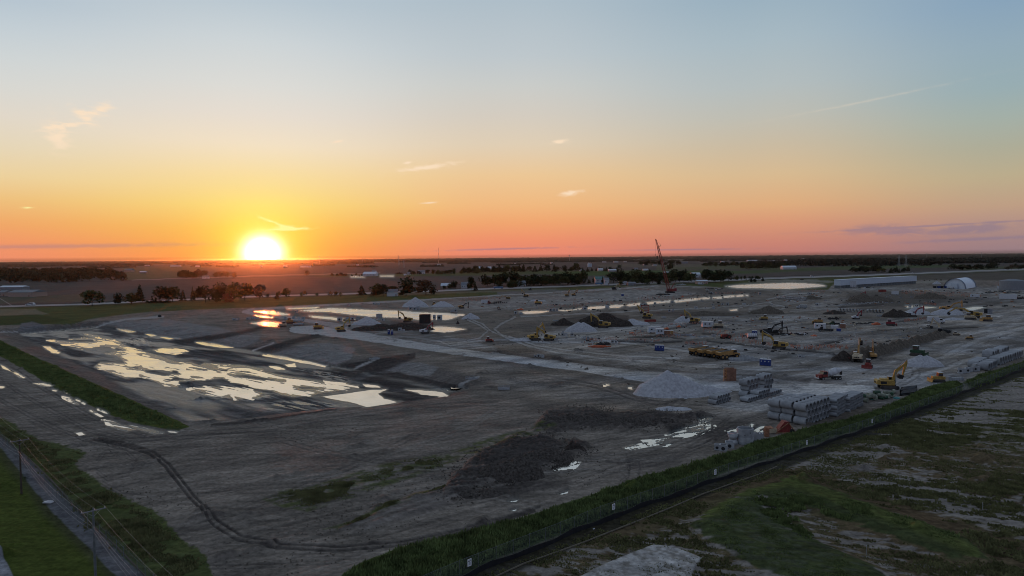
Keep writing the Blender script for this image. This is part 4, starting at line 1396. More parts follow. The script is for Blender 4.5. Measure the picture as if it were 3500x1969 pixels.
ROADT = [  # trees standing along the road behind the site, described one by one
    (315, 1046, 58, 62, "b", "leaf", "lone round-crowned tree by the road, first in from the left edge"), (403, 1043, 43, 32, "b", "leafd", "narrow greyish tree left of the flat-topped tree by the road"),
    (450, 1040, 42, 56, "b", "leaf", "broad flat-topped tree in front of the tall pine by the road"), (479, 1034, 64, 34, "c", "leafd", "tall ragged pine standing left of the first dense tree clump"),
    (546, 1036, 60, 58, "b", "leafd", "dark dense tree on the left of the pair with bushes at its foot"), (590, 1033, 57, 60, "b", "leaf", "lighter tree on the right of the pair with bushes at its foot"),
    (626, 1031, 42, 25, "c", "leafd", "pointed spruce just right of the tree pair with bushes"), (659, 1031, 52, 18, "c", "leafd", "slim tall spruce left of the yellow bush"),
    (674, 1022, 32, 22, "b", "leafy", "yellow green bushy tree between the slim spruce and the big grove"), (703, 1034, 60, 60, "b", "leafd", "dark tree at the left end of the big grove before the sun"),
    (740, 1037, 44, 44, "b", "leaf", "shorter front tree in the big grove before the sun"), (752, 1030, 66, 58, "b", "leafd", "tree behind the front one in the middle of the big grove"), (797, 1031, 70, 66, "b", "leaf", "highest broad tree near the right of the big grove"),
    (775, 1034, 36, 36, "s", "leafr", "low reddish bush at the foot of the big grove"), (837, 1027, 62, 52, "b", "leaf", "tree with bare legs at the right end of the big grove"), (888, 1025, 56, 44, "b", "leafr", "round tree right under the sun, apart from the grove"),
    (915, 1020, 20, 18, "l", "leafr", "thin sapling right of the round tree under the sun"), (946, 1024, 25, 19, "c", "leafd", "small dark spruce beside the thin tree below the sun"), (953, 1018, 26, 18, "l", "leaf", "thin tree behind the small dark spruce below the sun"),
    (981, 1021, 38, 28, "b", "leaf", "medium tree between the small spruce and the dark column bush"), (1042, 1012, 20, 13, "b", "leafd", "dark column-shaped shrub against the road"), (1030, 1018, 20, 14, "l", "leafy", "pale sapling left of the dark column-shaped shrub"),
    (1084, 1014, 14, 16, "l", "leafy", "pale low sapling on the verge between the shrubs"), (1129, 1016, 22, 16, "l", "leaf", "small tree with a thin stem before the road"), (1148, 1010, 15, 14, "s", "leafd", "dark round bush standing on the road edge"),
    (1164, 1016, 18, 14, "l", "leafy", "pale young tree next to the dark round bush"), (1236, 1010, 36, 34, "c", "leafd", "wide dark cone-shaped spruce left of the white garage grove"), (1285, 1009, 42, 48, "b", "leaf", "spreading tree left of the white garage"),
    (1312, 1013, 46, 40, "b", "leafd", "tree whose crown touches the white garage roof"), (1277, 1013, 22, 28, "s", "leafd", "dark round bush below the spreading tree by the garage"), (1343, 998, 22, 44, "b", "leafd", "dark low tree behind the white garage"),
    (1388, 1012, 66, 64, "b", "leafd", "biggest dark tree right of the white garage"), (1375, 1009, 20, 20, "s", "leaf", "grey green bush before the biggest dark tree"), (1456, 1007, 56, 70, "b", "leafr", "wide reddish tree right of the biggest dark tree"),
    (1482, 1005, 20, 26, "s", "leafd", "dark bush at the right foot of the reddish tree"), (1518, 992, 17, 11, "b", "leafd", "small dark upright shrub before the pale-roofed house"), (1556, 987, 28, 32, "b", "leafd", "dark tree between the pale-roofed house and the gabled house"),
    (1540, 985, 18, 22, "s", "leaf", "bush beside the pale-roofed house"), (1613, 993, 52, 30, "b", "leaf", "tall tree right of the gabled house"), (1626, 995, 26, 18, "c", "leafd", "dark conifer at the foot of the tall tree by the gabled house"),
    (1048, 945, 24, 22, "l", "leafr", "single reddish tree alone in the open field right of the sun"), (2607, 962, 17, 12, "c", "leafd", "dark small bush left of the bright pond's far bank"),
]
for q in ROADT:
    tree(*q)
for k in range(9):
    tree(504 + k * 9, 1036 + RNG.uniform(-1, 1), 10, 14, "s", "leafd", ordn(k, 9) + " low bush in the hedge below the pair of roadside trees", "bushes of the hedge below the pair of trees")
rr = np.random.default_rng(5)


def row(x0, x1, y0, y1, n, h, w, mats, kinds, label, group, jy=2.0):
    for k in range(n):
        u = (k + .5) / n
        px = x0 + (x1 - x0) * u + rr.uniform(-.4, .4) * (x1 - x0) / n
        tree(px, y0 + (y1 - y0) * u + rr.uniform(-jy, jy), h * rr.uniform(.75, 1.2), w * rr.uniform(.8, 1.25), kinds[int(rr.integers(len(kinds)))], mats[int(rr.integers(len(mats)))], ordn(k, n) + ", " + label, group)


row(1640, 2000, 979, 971, 19, 44, 38, ["leafd", "leafd", "leaf"], "bbb", "dark tree in the long wood-like row left of the green-roofed house", "trees of the long dark row")
row(1700, 1985, 983, 974, 12, 32, 34, ["leaf", "leafd"], "bbs", "lower front tree along the long dark row beside the road", "front trees of the long dark row")
row(1990, 2045, 970, 966, 7, 15, 9, ["leafd"], "ccb", "small pointed conifer between the dark row and the green-roofed house", "small conifers by the green-roofed house")
tree(2060, 972, 28, 14, "c", "leafd", "tall dark spruce in front of the green-roofed house")
row(2092, 2290, 968, 965, 11, 42, 42, ["leafd", "leaf"], "bb", "tree in the grove left of the red crane's boom", "grove left of the crane boom")
row(2110, 2280, 974, 972, 7, 22, 24, ["leaf", "leafd"], "bs", "lower tree at the front of the grove left of the crane", "front of the grove left of the crane")
row(2280, 2372, 967, 965, 6, 42, 40, ["leafd", "leaf"], "bb", "tree in the grove right of the red crane's boom", "grove right of the crane boom")
row(2400, 2500, 966, 963, 7, 40, 34, ["leafd"], "bb", "dark tree behind the long tan shed", "grove behind the tan shed")
row(2505, 2600, 960, 956, 8, 16, 12, ["leafd", "leaf"], "lb", "small roadside tree between the tan shed and the bright pond", "small roadside trees left of the pond")
row(612, 700, 954, 951, 7, 30, 26, ["leafr", "leafd"], "bb", "tree in the farm clump in the field left of the sun", "left farm clump in the field")
tree(664, 951, 26, 14, "c", "leafr", "pointed tree at the right of the farm clump left of the sun")
row(732, 800, 950, 950, 5, 20, 20, ["leafr"], "bb", "tree of the second smaller clump left of the sun", "second clump in the field")
row(1135, 1185, 944, 943, 5, 10, 14, ["leafr", "leafd"], "ss", "low shrub left of the far white farmhouse", "shrubs left of the farmhouse")
row(1200, 1290, 943, 942, 8, 8, 7, ["leafd"], "cs", "small dark evergreen round the far white farmhouse", "evergreens round the farmhouse")
row(1352, 1376, 937, 937, 6, 8, 5, ["leafd"], "cc", "tiny evergreen in the short row beyond the farmhouse", "short evergreen row")
row(1395, 1640, 938, 936, 16, 17, 17, ["leafd", "leaf"], "bbs", "tree of the scattered village trees in mid field", "village trees left part")
row(1580, 1790, 934, 930, 18, 22, 22, ["leafd", "leaf", "leafd"], "bbc", "tree among the village houses before the horizon fields", "village trees middle part")
row(1700, 1960, 932, 928, 13, 24, 22, ["leafd", "leaf"], "bbc", "tree in the mid-distance hedgerow behind the dark row", "mid-distance hedgerow trees")
tree(1966, 929, 32, 34, "b", "leaf", "large pale green tree at the end of the hedgerow near the silo")
row(1990, 2110, 929, 925, 12, 14, 10, ["leafd", "leaf"], "bc", "small tree beside the far low houses right of the silo", "trees by the far low houses")
tree(2118, 922, 20, 18, "l", "leafd", "isolated thin tree right of the far low houses")
row(2180, 2330, 908, 905, 9, 16, 18, ["leafd"], "bb", "far tree around the farm behind the crane boom", "trees of the farm behind the crane")
row(2282, 2300, 924, 922, 2, 22, 18, ["leafd"], "bb", "tree just right of the crane boom in the fields", "two trees right of the boom")
row(2400, 2560, 912, 909, 14, 16, 18, ["leafd", "leaf"], "bb", "tree in the far hedge left of the blue-white barn", "far hedge left part")
row(2530, 2690, 922, 918, 15, 20, 20, ["leafd", "leafd", "leaf"], "bb", "tree in the thick grove left of the blue-white barn", "thick grove by the barn")
row(2915, 3012, 933, 931, 8, 22, 24, ["leafd"], "bb", "dark tree in the grove behind the long warehouse", "grove behind the warehouse")
tree(3014, 932, 16, 26, "b", "leafy", "yellowish tree among the dark ones behind the long warehouse")
row(3035, 3108, 933, 932, 8, 18, 13, ["leafd"], "ccb", "dark conifer right of the yellowish tree behind the warehouse", "conifers behind the warehouse")
row(3252, 3408, 923, 921, 11, 22, 24, ["leafd"], "bb", "dark tree of the farm grove beyond the arched tent", "grove beyond the arched tent")
row(3440, 3510, 922, 920, 6, 18, 18, ["leafd", "leafr"], "lb", "tree at the far right edge beyond the road", "trees at the far right")
row(3158, 3220, 960, 958, 5, 5, 4, ["leafd"], "cs", "tiny bush in the field left of the arched tent", "tiny bushes by the tent")
row(2555, 2580, 966, 964, 2, 14, 12, ["leafd"], "bs", "dark bush beside the road near the pond", "bushes near the pond")


# ------------------------------------------------------------------ woods that read as one mass
def wood(name, poly, n, h, size, m, label, per=34, seed=1):
    rng = np.random.default_rng(seed)
    g = np.array([G(x, y) for x, y in poly])
    lo, hi = g.min(0), g.max(0)
    pts = np.zeros((0, 2))
    while len(pts) < n:
        q = rng.uniform(lo, hi, (n * 4, 2))
        ins = sdf(q[:, 0], q[:, 1], g, 1e4) > 0
        pts = np.concatenate([pts, q[ins]])
    pts = pts[:n]
    hh = h * rng.uniform(.75, 1.15, n)
    ww = size * rng.uniform(.8, 1.3, n)
    d = rng.normal(size=(n, per, 3))
    d /= np.linalg.norm(d, axis=2)[:, :, None]
    d[:, :, 2] = np.abs(d[:, :, 2]) * 1.0 - .25
    P = np.empty((n, per, 3))
    P[:, :, 0] = pts[:, 0, None] + d[:, :, 0] * ww[:, None]
    P[:, :, 1] = pts[:, 1, None] + d[:, :, 1] * ww[:, None]
    P[:, :, 2] = hh[:, None] * (.45 + .55 * d[:, :, 2]) + rng.uniform(-.04, .04, (n, per)) * h
    low = rng.uniform(size=(n, per)) < .22
    P[:, :, 2] = np.where(low, rng.uniform(.02, .4, (n, per)) * h, P[:, :, 2])
    v, f = quads_cloud(P.reshape(-1, 3), size * .28, rng, .8)
    v[:, 2] = np.maximum(v[:, 2], 0)
    me = np_mesh(name, v, f, M[m], smooth=False)
    link(name, me, None, kind="stuff", label=label)


wood("woodland", [(-60, 972), (200, 966), (432, 959), (430, 950), (380, 932), (300, 926), (-60, 928)], 420, 17, 7, "wood_brown", "broad brown budding wood at the left edge of the fields", 60, 3)
wood("woodland", [(2700, 909), (2900, 912), (3205, 908), (3200, 900), (3000, 893), (2850, 893), (2730, 896)], 520, 19, 12, "wood_far", "long dark wood behind the warehouse fields on the right", 36, 4)
wood("woodland", [(3150, 902), (3500, 899), (3560, 894), (3500, 890), (3200, 892)], 420, 18, 16, "wood_far", "far dark wood behind the grove at the right edge", 30, 5)
wood("woodland", [(2560, 912), (2700, 908), (2740, 898), (2560, 900)], 160, 14, 10, "wood_far", "dark wood left of the long wood and behind the blue barn", 30, 6)


def tree_lines(name, t0, t1, n, hmin, hmax, lmin, lmax, m, label, seed):
    """lumpy belts of trees crossing the far fields"""
    rng = np.random.default_rng(seed)
    b_v, b_f, base_i = [], [], 0
    for k in range(n):
        px = rng.uniform(-150, 3650)
        t_ = t0 * (t1 / t0) ** rng.uniform()
        x, y = G(px, hor(px) + t_)
        ln = rng.uniform(lmin, lmax) * y / F
        a = R(rng.choice([0, 4, -5, 38, -8, 3]) + rng.uniform(-3, 3))
        dep = rng.uniform(.02, .07) * ln + 12
        ns = int(np.clip(ln / (y / F * 2.6), 8, 90))
        s_ = np.linspace(-.5, .5, ns) * ln
        h_ = rng.uniform(hmin, hmax) * (.55 + .75 * rng.uniform(size=ns) * np.convolve(rng.uniform(.4, 1.2, ns), np.ones(3) / 3, "same"))
        h_[0] = h_[-1] = 2
        ca_, sa_ = math.cos(a), math.sin(a)
        for off, hz_ in ((-dep / 2, 0), (-dep * .42, .8), (dep * .1, 1.0), (dep / 2, .1)):
            o_ = off + rng.uniform(-.12, .12, ns) * dep
            b_v.append(np.stack([x + s_ * ca_ - o_ * sa_, y + s_ * sa_ + o_ * ca_, h_ * hz_], 1))
        i_ = np.arange(ns - 1)
        for r_ in range(3):
            b0 = base_i + r_ * ns
            b_f.append(np.stack([b0 + i_, b0 + i_ + 1, b0 + ns + i_ + 1, b0 + ns + i_], 1))
        base_i += 4 * ns
    me = np_mesh(name, np.concatenate(b_v), np.concatenate(b_f), M[m], smooth=False)
    link(name, me, None, kind="stuff", label=label)


tree_lines("tree_belt", 3.4, 5.2, 230, 26, 40, 200, 800, "wood_far", "outermost belts of trees along the horizon", 21)
tree_lines("tree_belt", 5.0, 9.0, 260, 16, 26, 120, 520, "wood_far", "far belts of trees a little nearer than the horizon", 22)
tree_lines("tree_belt", 9.0, 17.0, 130, 11, 18, 50, 260, "wood_far", "belts of trees crossing the far fields", 23)
tree_lines("tree_belt", 17.0, 30.0, 34, 7, 12, 30, 120, "wood_far", "low hedgerows crossing the middle fields", 24)

# ================================================================== buildings
def house(px, py, wpx, d, h, rh, rz, wall, roof, label, cat="house", windows=2, door=True, chimney=False, name="house"):
    """gabled building: wpx photo pixels long, d metres deep, h to the eaves, rh roof rise; (px, py) is the middle of its front foot"""
    x, y = at(px, py)
    w = wpx * y / F
    t = thing(name, x, y + d / 2, 0, rz, label, cat)
    part("wall", MB().box(0, 0, 0, w, d, h), wall, t)
    ov = .4
    part("roof", MB().prism([(-d / 2 - ov, h - .05), (d / 2 + ov, h - .05), (0, h + rh)], -w / 2 - ov, w / 2 + ov), roof, t).rotation_euler = (0, 0, R(90))
    for k in range(windows):
        wx_ = -w / 2 + w * (k + .7) / (windows + .4)
        f = part("window", MB().box(wx_, -d / 2 - .03, h * .42, min(1.6, w * .12), .08, h * .3), "white", t)
        part("pane", MB().box(wx_, -d / 2 - .08, h * .45, min(1.4, w * .1), .05, h * .24), "glass", f)
    if door:
        part("door", MB().box(w * .36, -d / 2 - .04, 0, 1.1, .1, min(2.1, h * .8)), "brown", t)
    if chimney:
        part("chimney", MB().box(w * .2, d * .1, h + rh * .3, .8, .8, rh), "brown", t)
    return t


house(72, 1015, 92, 22, 5.2, 2.6, -6, "wallt", "roofg", "long low barn with grey roof and tan walls at the left edge", "barn", 0, True, name="barn")
house(5, 1013, 26, 12, 4.6, 2.2, -6, "wallt", "roofg", "small tan building beside the long low barn, cut by the frame", "barn", 1, True, name="barn")
house(38, 991, 84, 14, 4, 2, -4, "walld", "roofw", "pale roofed shed just behind the long low barn", "shed", 0, False, name="shed")
house(1339, 1013, 36, 8, 4.6, 3, 6, "white", "roofg", "white garage with a grey roof among the roadside trees", "garage", 0, True, name="garage")
house(1523, 985, 32, 10, 3.2, 3.4, 0, "wallt", "roofw", "house with a broad pale hipped roof beside the gabled one", windows=2, chimney=False)
house(1589, 986, 26, 9, 5, 3.5, 0, "wallw", "roofg", "white two-gabled house right of the pale-roofed one", windows=3)
house(1780, 979, 30, 9, 4, 4, 12, "wallw", "roofg", "white farmhouse half hidden in the long dark tree row", windows=3)
house(2050, 966, 30, 10, 5.5, 4, 0, "wallw", "roofgreen", "house with a sea-green roof behind the pointed spruce", windows=2)
house(2074, 973, 16, 9, 7, 3, 0, "wallw", "roofg", "tall white house with dark windows right of the spruce", windows=3)
house(1995, 966, 10, 6, 3, 2, 0, "wallw", "roofg", "small white shed left of the green-roofed house", "shed", 1, name="shed")
house(2122, 965, 14, 8, 4, 2.5, 0, "wallw", "roofg", "little pale house showing between the grove's trees", windows=1)
house(2135, 974, 16, 7, 3.2, 2.2, 8, "wallw", "roofg", "low white bungalow at the roadside left of the crane", windows=2)
house(2160, 976, 26, 8, 3, 2, 4, "walld", "roofg", "grey low house right of the white bungalow", windows=2)
house(2278, 940, 18, 10, 5, 2, 0, "wallw", "roofw", "white roofed shed seen just behind the crane boom", "shed", 0, name="shed")
house(2380, 948, 28, 14, 5.5, 3.5, 0, "wallw", "roofw", "white barn with a pale roof above the tree grove", "barn", 1, name="barn")
house(2372, 960, 8, 7, 4, 2, 0, "wallw", "roofg", "narrow white outbuilding under the white barn", "shed", 0, name="shed")
house(2489, 946, 12, 9, 5, 3, 0, "wallw", "roofw", "small white gabled building right of the dark grove", "shed", 0, name="shed")
house(2401, 971, 36, 10, 4.2, 1.4, 3, "wallt", "roofw", "long tan shed with a pale roof beside the road", "shed", 2, name="shed")
house(2700, 921, 46, 22, 6, 4.5, 0, "wallw", "roofw", "blue-white barn with open fronts in the green field", "barn", 3, name="barn")
house(2572, 893, 34, 20, 6, 3, 0, "wallw", "roofw", "long pale shed far off, left of the village on the right", "shed", 0, name="shed")
house(1262, 944, 44, 30, 5, 5, 0, "wallw", "roofw", "large white roofed farmhouse with a raised centre in the field", windows=4, chimney=True)
house(1278, 940, 12, 10, 9, 4, 0, "wallw", "roofg", "tall gabled wing behind the large white farmhouse", windows=1)
house(1397, 939, 10, 8, 4, 3, 0, "wallw", "roofg", "small white house left of the white barn in mid field", windows=1)
house(1440, 937, 22, 12, 6, 4, 0, "wallw", "roofg", "white barn with two gables in mid field", "barn", 1, name="barn")
house(1384, 942, 8, 6, 2.5, 1.5, 0, "wallw", "roofw", "tiny white shed before the small white house", "shed", 0, name="shed")
house(1640, 926, 10, 12, 8, 6, 0, "walld", "roofw", "pale gable standing among the village trees", windows=1)
house(1673, 921, 12, 10, 5, 5, 0, "wallw", "roofw", "pale roofed house right of the gable in the village", windows=1)
house(1712, 922, 34, 16, 5, 4, 0, "walld", "roofg", "long grey roofed building at the right of the village", windows=2)
house(1984, 927, 8, 8, 4, 3, 0, "wallw", "roofg", "tiny house beside the large pale green tree", windows=1)
house(2053, 927, 17, 12, 5, 3, 0, "wallw", "roofw", "white house with a pale roof right of the silo", windows=2)
house(2094, 929, 26, 12, 4, 3, 0, "walld", "roofw", "low bluish house right of the white one by the silo", windows=2)
house(2174, 923, 14, 8, 4, 3, 0, "wallw", "roofg", "small white farmhouse left of the low white shed", windows=1)
house(2207, 925, 18, 10, 3, 2, 0, "wallw", "roofw", "low white shed in the open field left of the crane boom", "shed", 1, name="shed")
house(2205, 909, 11, 10, 5, 3, 0, "walld", "roofw", "house with a white roof far behind the low shed", windows=1)
house(2238, 909, 12, 10, 4, 3, 0, "wallw", "roofg", "far pale house nearest the left of the crane boom", windows=1)
house(2340, 901, 24, 20, 7, 3, 0, "walld", "roofg", "long bluish shed far off to the right of the crane boom", "shed", 0, name="shed")
house(3233, 901, 12, 20, 6, 7, 0, "walld", "roofg", "dark pitched roof in front of the far right wood", "barn", 0, name="barn")
house(117, 952, 14, 10, 4, 3, 0, "wallw", "roofw", "pale farmhouse in the gap of the left wood's edge", windows=1)
house(417, 958, 6, 6, 3, 2, 0, "wallw", "roofg", "tiny white shed at the right end of the left wood", "shed", 0, name="shed")
house(700, 953, 20, 10, 4, 3, 0, "wallw", "roofg", "white farmhouse at the foot of the left farm clump", windows=1)
house(437, 930, 26, 20, 8, 4, 0, "wallt", "roofg", "brownish barn far behind the left wood's right end", "barn", 0, name="barn")
house(486, 934, 20, 14, 4, 3, 0, "walld", "roofw", "low pale barn right of the brownish far barn", "barn", 0, name="barn")
for k, (x_, y_, w_) in enumerate(sorted([(503, 909, 14), (601, 911, 34), (660, 911, 14), (675, 912, 12), (706, 910, 14), (975, 912, 12), (1045, 914, 36), (893, 912, 5), (1222, 908, 8), (1500, 907, 10), (1760, 904, 8), (1885, 901, 8), (2065, 897, 14), (2105, 897, 16), (2137, 896, 10),
                                  (2640, 893, 12), (2685, 891, 10), (2745, 885, 10), (3250, 884, 12), (3330, 887, 20), (3440, 882, 16), (3190, 888, 8), (2860, 886, 6), (2470, 897, 12)])):
    x, y = at(x_, y_)
    w = w_ * y / F
    b = MB().box(0, 0, 0, w, 16, 5).prism([(-w / 2, 5), (w / 2, 5), (w / 2 - 1, 8), (-w / 2 + 1, 8)], -7, 7)
    solo("far_barn", b.mesh("far_barn", "roofw" if k % 2 else "wallw"), x, y, 0, 0, ordn(k, 24) + " of the tiny pale farm buildings far off near the horizon", "barn", "farm buildings near the horizon")

# silo beside the village
x, y = at(2015, 912)
t = thing("grain_silo", x, y, 0, 0, "bluish grey block of grain silos rising over the hedgerow", "silo")
k = y / F
for q in (-5, 0, 5):
    part("bin", MB().cyl((q * k, 0, 0), (q * k, 0, 11 * k), 2.6 * k, n=12), "wareh", t)
part("roof", MB().cyl((-2 * k, 0, 11 * k), (-2 * k, 0, 16 * k), 2.4 * k, .3, 12), "wareh", t)
part("leg", MB().cyl((4 * k, 0, 11 * k), (4 * k, 0, 17 * k), .4 * k, n=6), "steel", t)

# long warehouse
p0, p1 = np.array(at(2873, 986)), np.array(at(3133, 969))
dv = p1 - p0
ln = np.linalg.norm(dv)
an = math.degrees(math.atan2(dv[1], dv[0]))
mid = (p0 + p1) / 2
t = thing("warehouse", mid[0], mid[1], 0, an, "long pale blue flat-roofed warehouse with an open dark lower storey", "warehouse")
part("wall", MB().box(0, 4, 3.4, ln, 8, 6.6), "wareh", t)
part("roof", MB().box(0, 4, 10.0, ln + .6, 8.6, .5), "roofw", t)
part("storey_shade", MB().box(0, 4.3, 0, ln - 1, 7, 3.4), "fpost", t)  # solid dark box stands in for the shade inside the open storey
for q in range(int(ln // 8)):
    part("column", MB().box(-ln / 2 + .6 + q * 8, 0.2, 0, .4, .4, 3.4), "walld", t)
for q in range(int(ln // 6)):
    part("cladding_joint", MB().box(-ln / 2 + 3 + q * 6, -.03, 3.5, .12, .06, 6.4), "roofw", t)
for q in range(4):
    x, y = at(2908 + q * 5.5, 985)
    s_ = thing("white_silo", x, y, 0, 0, "slim white silo on legs in the row before the warehouse", "silo", "slim silos in front of the warehouse")
    part("tank", MB().cyl((0, 0, 2), (0, 0, 9), .8, n=10).cyl((0, 0, 1), (0, 0, 2), .3, .8, 10), "white", s_)
    for a_, b_ in ((-.7, -.7), (.7, -.7), (0, .8)):
        part("leg", MB().cyl((a_, b_, 0), (a_, b_, 2.4), .08, n=5), "steel", s_)

# arched fabric building
A0, B0, C0 = (np.array(at(*q_)) for q_ in ((3225, 985), (3299, 988), (3337, 981)))
kk_ = A0[1] / F
xm, ym = A0
UV, AV = B0 - A0, (C0 - B0)
ht = 33 * kk_
t = thing("fabric_hangar", xm, ym, 0, 0, "white arched fabric hangar with dark edge bands beside the warehouse", "hangar")
prof = [(i / 20, ht * (max(0.0, 1 - (2 * i / 20 - 1) ** 2)) ** .55) for i in range(21)]


def arch(t0, t1, m, nm, sc=1.0):
    vs = []
    for tt in (t0, t1):
        for u_, z_ in prof:
            u_ = .5 + (u_ - .5) * sc
            vs.append((UV[0] * u_ + AV[0] * tt, UV[1] * u_ + AV[1] * tt, z_ * sc))
    n = len(prof)
    b_ = MB()
    b_.add(vs, [(i, i + 1, n + i + 1, n + i) for i in range(n - 1)])
    return part(nm, b_, m, t, True)


arch(.03, .97, "fabric", "cover")
arch(-.01, .10, "stripe", "edge_band", 1.02)
arch(.93, 1.01, "stripe", "edge_band", 1.02)
for tt in (.02, .98):
    gb = MB()
    gb.add([(UV[0] * u_ + AV[0] * tt, UV[1] * u_ + AV[1] * tt, z_) for u_, z_ in prof], [tuple(range(21))])
    part("gable_wall", gb, "fabric", t)
dn = UV / np.linalg.norm(UV)
dr = part("door", MB().box(0, 0, 0, 8, .3, 6), "wareh", t)
dr.location = (UV[0] * .5 - AV[0] * .012, UV[1] * .5 - AV[1] * .012, 0)
dr.rotation_euler = (0, 0, math.atan2(dn[1], dn[0]))
for q in range(5):
    x, y = at(3196 + q * 12 + (q % 2) * 3, 985)
    s_ = thing("site_container", x, y, 0, 8 * q, "dark blue container in the line at the foot of the arched hangar", "container", "containers before the hangar")
    part("body", MB().box(0, 0, 0, 4, 2.4, 2.6), "blue" if q % 2 else "black", s_)
    part("door", MB().box(1.2, -1.22, .2, 1, .05, 2.1), "steel", s_)
x, y = at(3478, 992)
t = thing("storage_tank", x, y, 0, 0, "big grey cylindrical tank at the right edge of the site", "tank")
part("shell", MB().cyl((0, 8, 0), (0, 8, 10), 12, n=24), "walld", t)
part("roof", MB().cyl((0, 8, 10), (0, 8, 12), 12, 3, 24), "roofg", t)

# masts and pylons on the skyline
for px_, py_, hh_, lb in ((1499, 886, 36, "thin red and white radio mast on the skyline right of the sun"), (1091, 890, 12, "small water tower on the skyline just right of the sun"), (1946, 882, 8, "tiny water tower on the skyline left of the crane"),
                          (870, 892, 0, "")):
    if not hh_:
        continue
    d_ = 6000.0
    v = ray(px_, hor(px_))
    x, y = v[0] / v[1] * d_, d_
    k = d_ / F
    top = 40 + hh_ * k
    if "mast" in lb:
        t = thing("radio_mast", x, y, 0, 0, lb, "mast")
        for q in range(6):
            part("section", MB().cyl((0, 0, top * q / 6), (0, 0, top * (q + 1) / 6), .9, n=5), "red" if q % 2 else "white", t)
    else:
        t = thing("water_tower", x, y, 0, 0, lb, "water tower")
        part("stem", MB().cyl((0, 0, 0), (0, 0, top - 6), 1.6, n=8), "steel", t)
        part("bowl", MB().cyl((0, 0, top - 8), (0, 0, top - 3), 2, 5.5, 12).cyl((0, 0, top - 3), (0, 0, top), 5.5, 1.5, 12), "steel", t)


def pylon(px_, d_, top, label):
    v = ray(px_, hor(px_))
    x, y = v[0] / v[1] * d_, d_
    t = thing("power_pylon", x, y, 0, 0, label, "pylon", "lattice pylons in the far fields")
    b = MB()
    for a_ in (-3, 3):
        for c_ in (-3, 3):
            b.cyl((a_, c_, 0), (a_ * .2, c_ * .2, top), .35, n=4)
    for q in range(6):
        z0, z1 = top * q / 6, top * (q + 1) / 6
        s0, s1 = 3 * (1 - .8 * q / 6), 3 * (1 - .8 * (q + 1) / 6)
        b.cyl((-s0, -s0, z0), (s1, -s1, z1), .22, n=3).cyl((s0, -s0, z0), (-s1, -s1, z1), .22, n=3)
    part("lattice", b, "steel", t)
    for z_ in (.78, .9):
        part("crossarm", MB().box(0, 0, top * z_, 15, .5, .5), "steel", t)


for k, (px_, d_, tp) in enumerate(((1238, 6000, 56), (1363, 4200, 60), (1380, 3000, 34), (2060, 7000, 50), (3073, 2300, 38), (3097, 2250, 38), (3168, 5600, 50), (3355, 5200, 54))):
    pylon(px_, d_, tp, ordn(k, 8) + " of the grey lattice pylons far off in the fields")


# ================================================================== heaps
def heap(name, px, py, wpx, hpx, m, label, seed=0, peaks=((0, 0, 1.0),), depth=.8, rough=.10, cat="pile", n=34, spread=1.0, rz=0, z=0.0, group=None):
    """loose pile whose front foot is at photo row py and whose middle is at column px"""
    x, y = at(px, py, z)
    k = y / F
    a = wpx * k / 2
    dpt = a * depth
    x, y = at(px, py, z)
    y += dpt
    x *= y / (y - dpt)
    k2 = y / F
    a *= k2 / k
    H = hpx * k2
    # rows of sight: foot at py, top seen at py - hpx
    u = np.linspace(-1, 1, n)
    U, Wv = np.meshgrid(u, u)
    rr_ = np.sqrt(U ** 2 + Wv ** 2)
    nz_ = fbm(U * 2.2 + seed * 7.1 + 40, Wv * 2.2 + 40, 200 + seed, 4)
    fine = fbm(U * 9 + 60, Wv * 9 + 60 + seed, 230 + seed, 3)
    Z = np.zeros_like(U)
    for ux, uy, ph in peaks:
        q = np.sqrt(((U - ux) * (1 if len(peaks) > 1 else 1)) ** 2 + (Wv - uy) ** 2) / spread
        q = q * (1 + .35 * (nz_ - .5))
        Z = np.maximum(Z, ph * np.clip(1 - q, 0, 1) ** 1.0 * 1.0)
    rim = sst(1.0, .8, rr_)
    Z = (Z * (1 + rough * 2 * (nz_ - .5)) + rough * (fine - .5)) * rim
    Z = Z / max(Z.max(), 1e-6)
    vz = Z * H - .08
    vz = np.where(rr_ > .98, -.3, vz)
    vs = np.stack([U * a, Wv * dpt, vz], 2).reshape(-1, 3)
    i_, j_ = np.meshgrid(np.arange(n - 1), np.arange(n - 1), indexing="ij")
    q0_ = (i_ * n + j_).ravel()
    fc_ = np.stack([q0_, q0_ + 1, q0_ + n + 1, q0_ + n], 1)
    keep = (vs[fc_][:, :, 2] > -.29).any(1)
    fc_ = fc_[keep]
    uq, inv = np.unique(fc_, return_inverse=True)
    me = np_mesh(name, vs[uq], inv.reshape(-1, 4), M[m], smooth=True)
    return solo(name, me, x, y, z, rz, label, cat, group)


heap("gravel_pile", 2300, 1364, 285, 82, "gravel", "largest cone-shaped gravel pile, beside the haul road", 1, ((-.12, .1, 1.0), (.1, .1, .86), (.5, .2, .3)), .62, .05, n=60, spread=1.0)
heap("gravel_pile", 2440, 1345, 130, 22, "gravel", "low gravel tail stretching right of the largest gravel pile", 2, ((-.3, 0, 1.0), (.2, 0, .6)), .6, .15)
heap("gravel_pile", 2300, 1407, 140, 12, "gravel", "flat patch of spread gravel in front of the largest pile", 3, ((-.2, 0, 1), (.3, 0, .8), (0, 0, .9)), .5, .25)
heap("gravel_pile", 1420, 1050, 98, 32, "gravel", "tall grey gravel pile at the back, left of the flatter one", 4, ((0, 0, 1),), .7, .06)
heap("gravel_pile", 1512, 1051, 84, 20, "gravel", "bluish flat-sided gravel pile right of the tall one at the back", 5, ((-.1, 0, 1), (.15, 0, .95)), .7, .06)
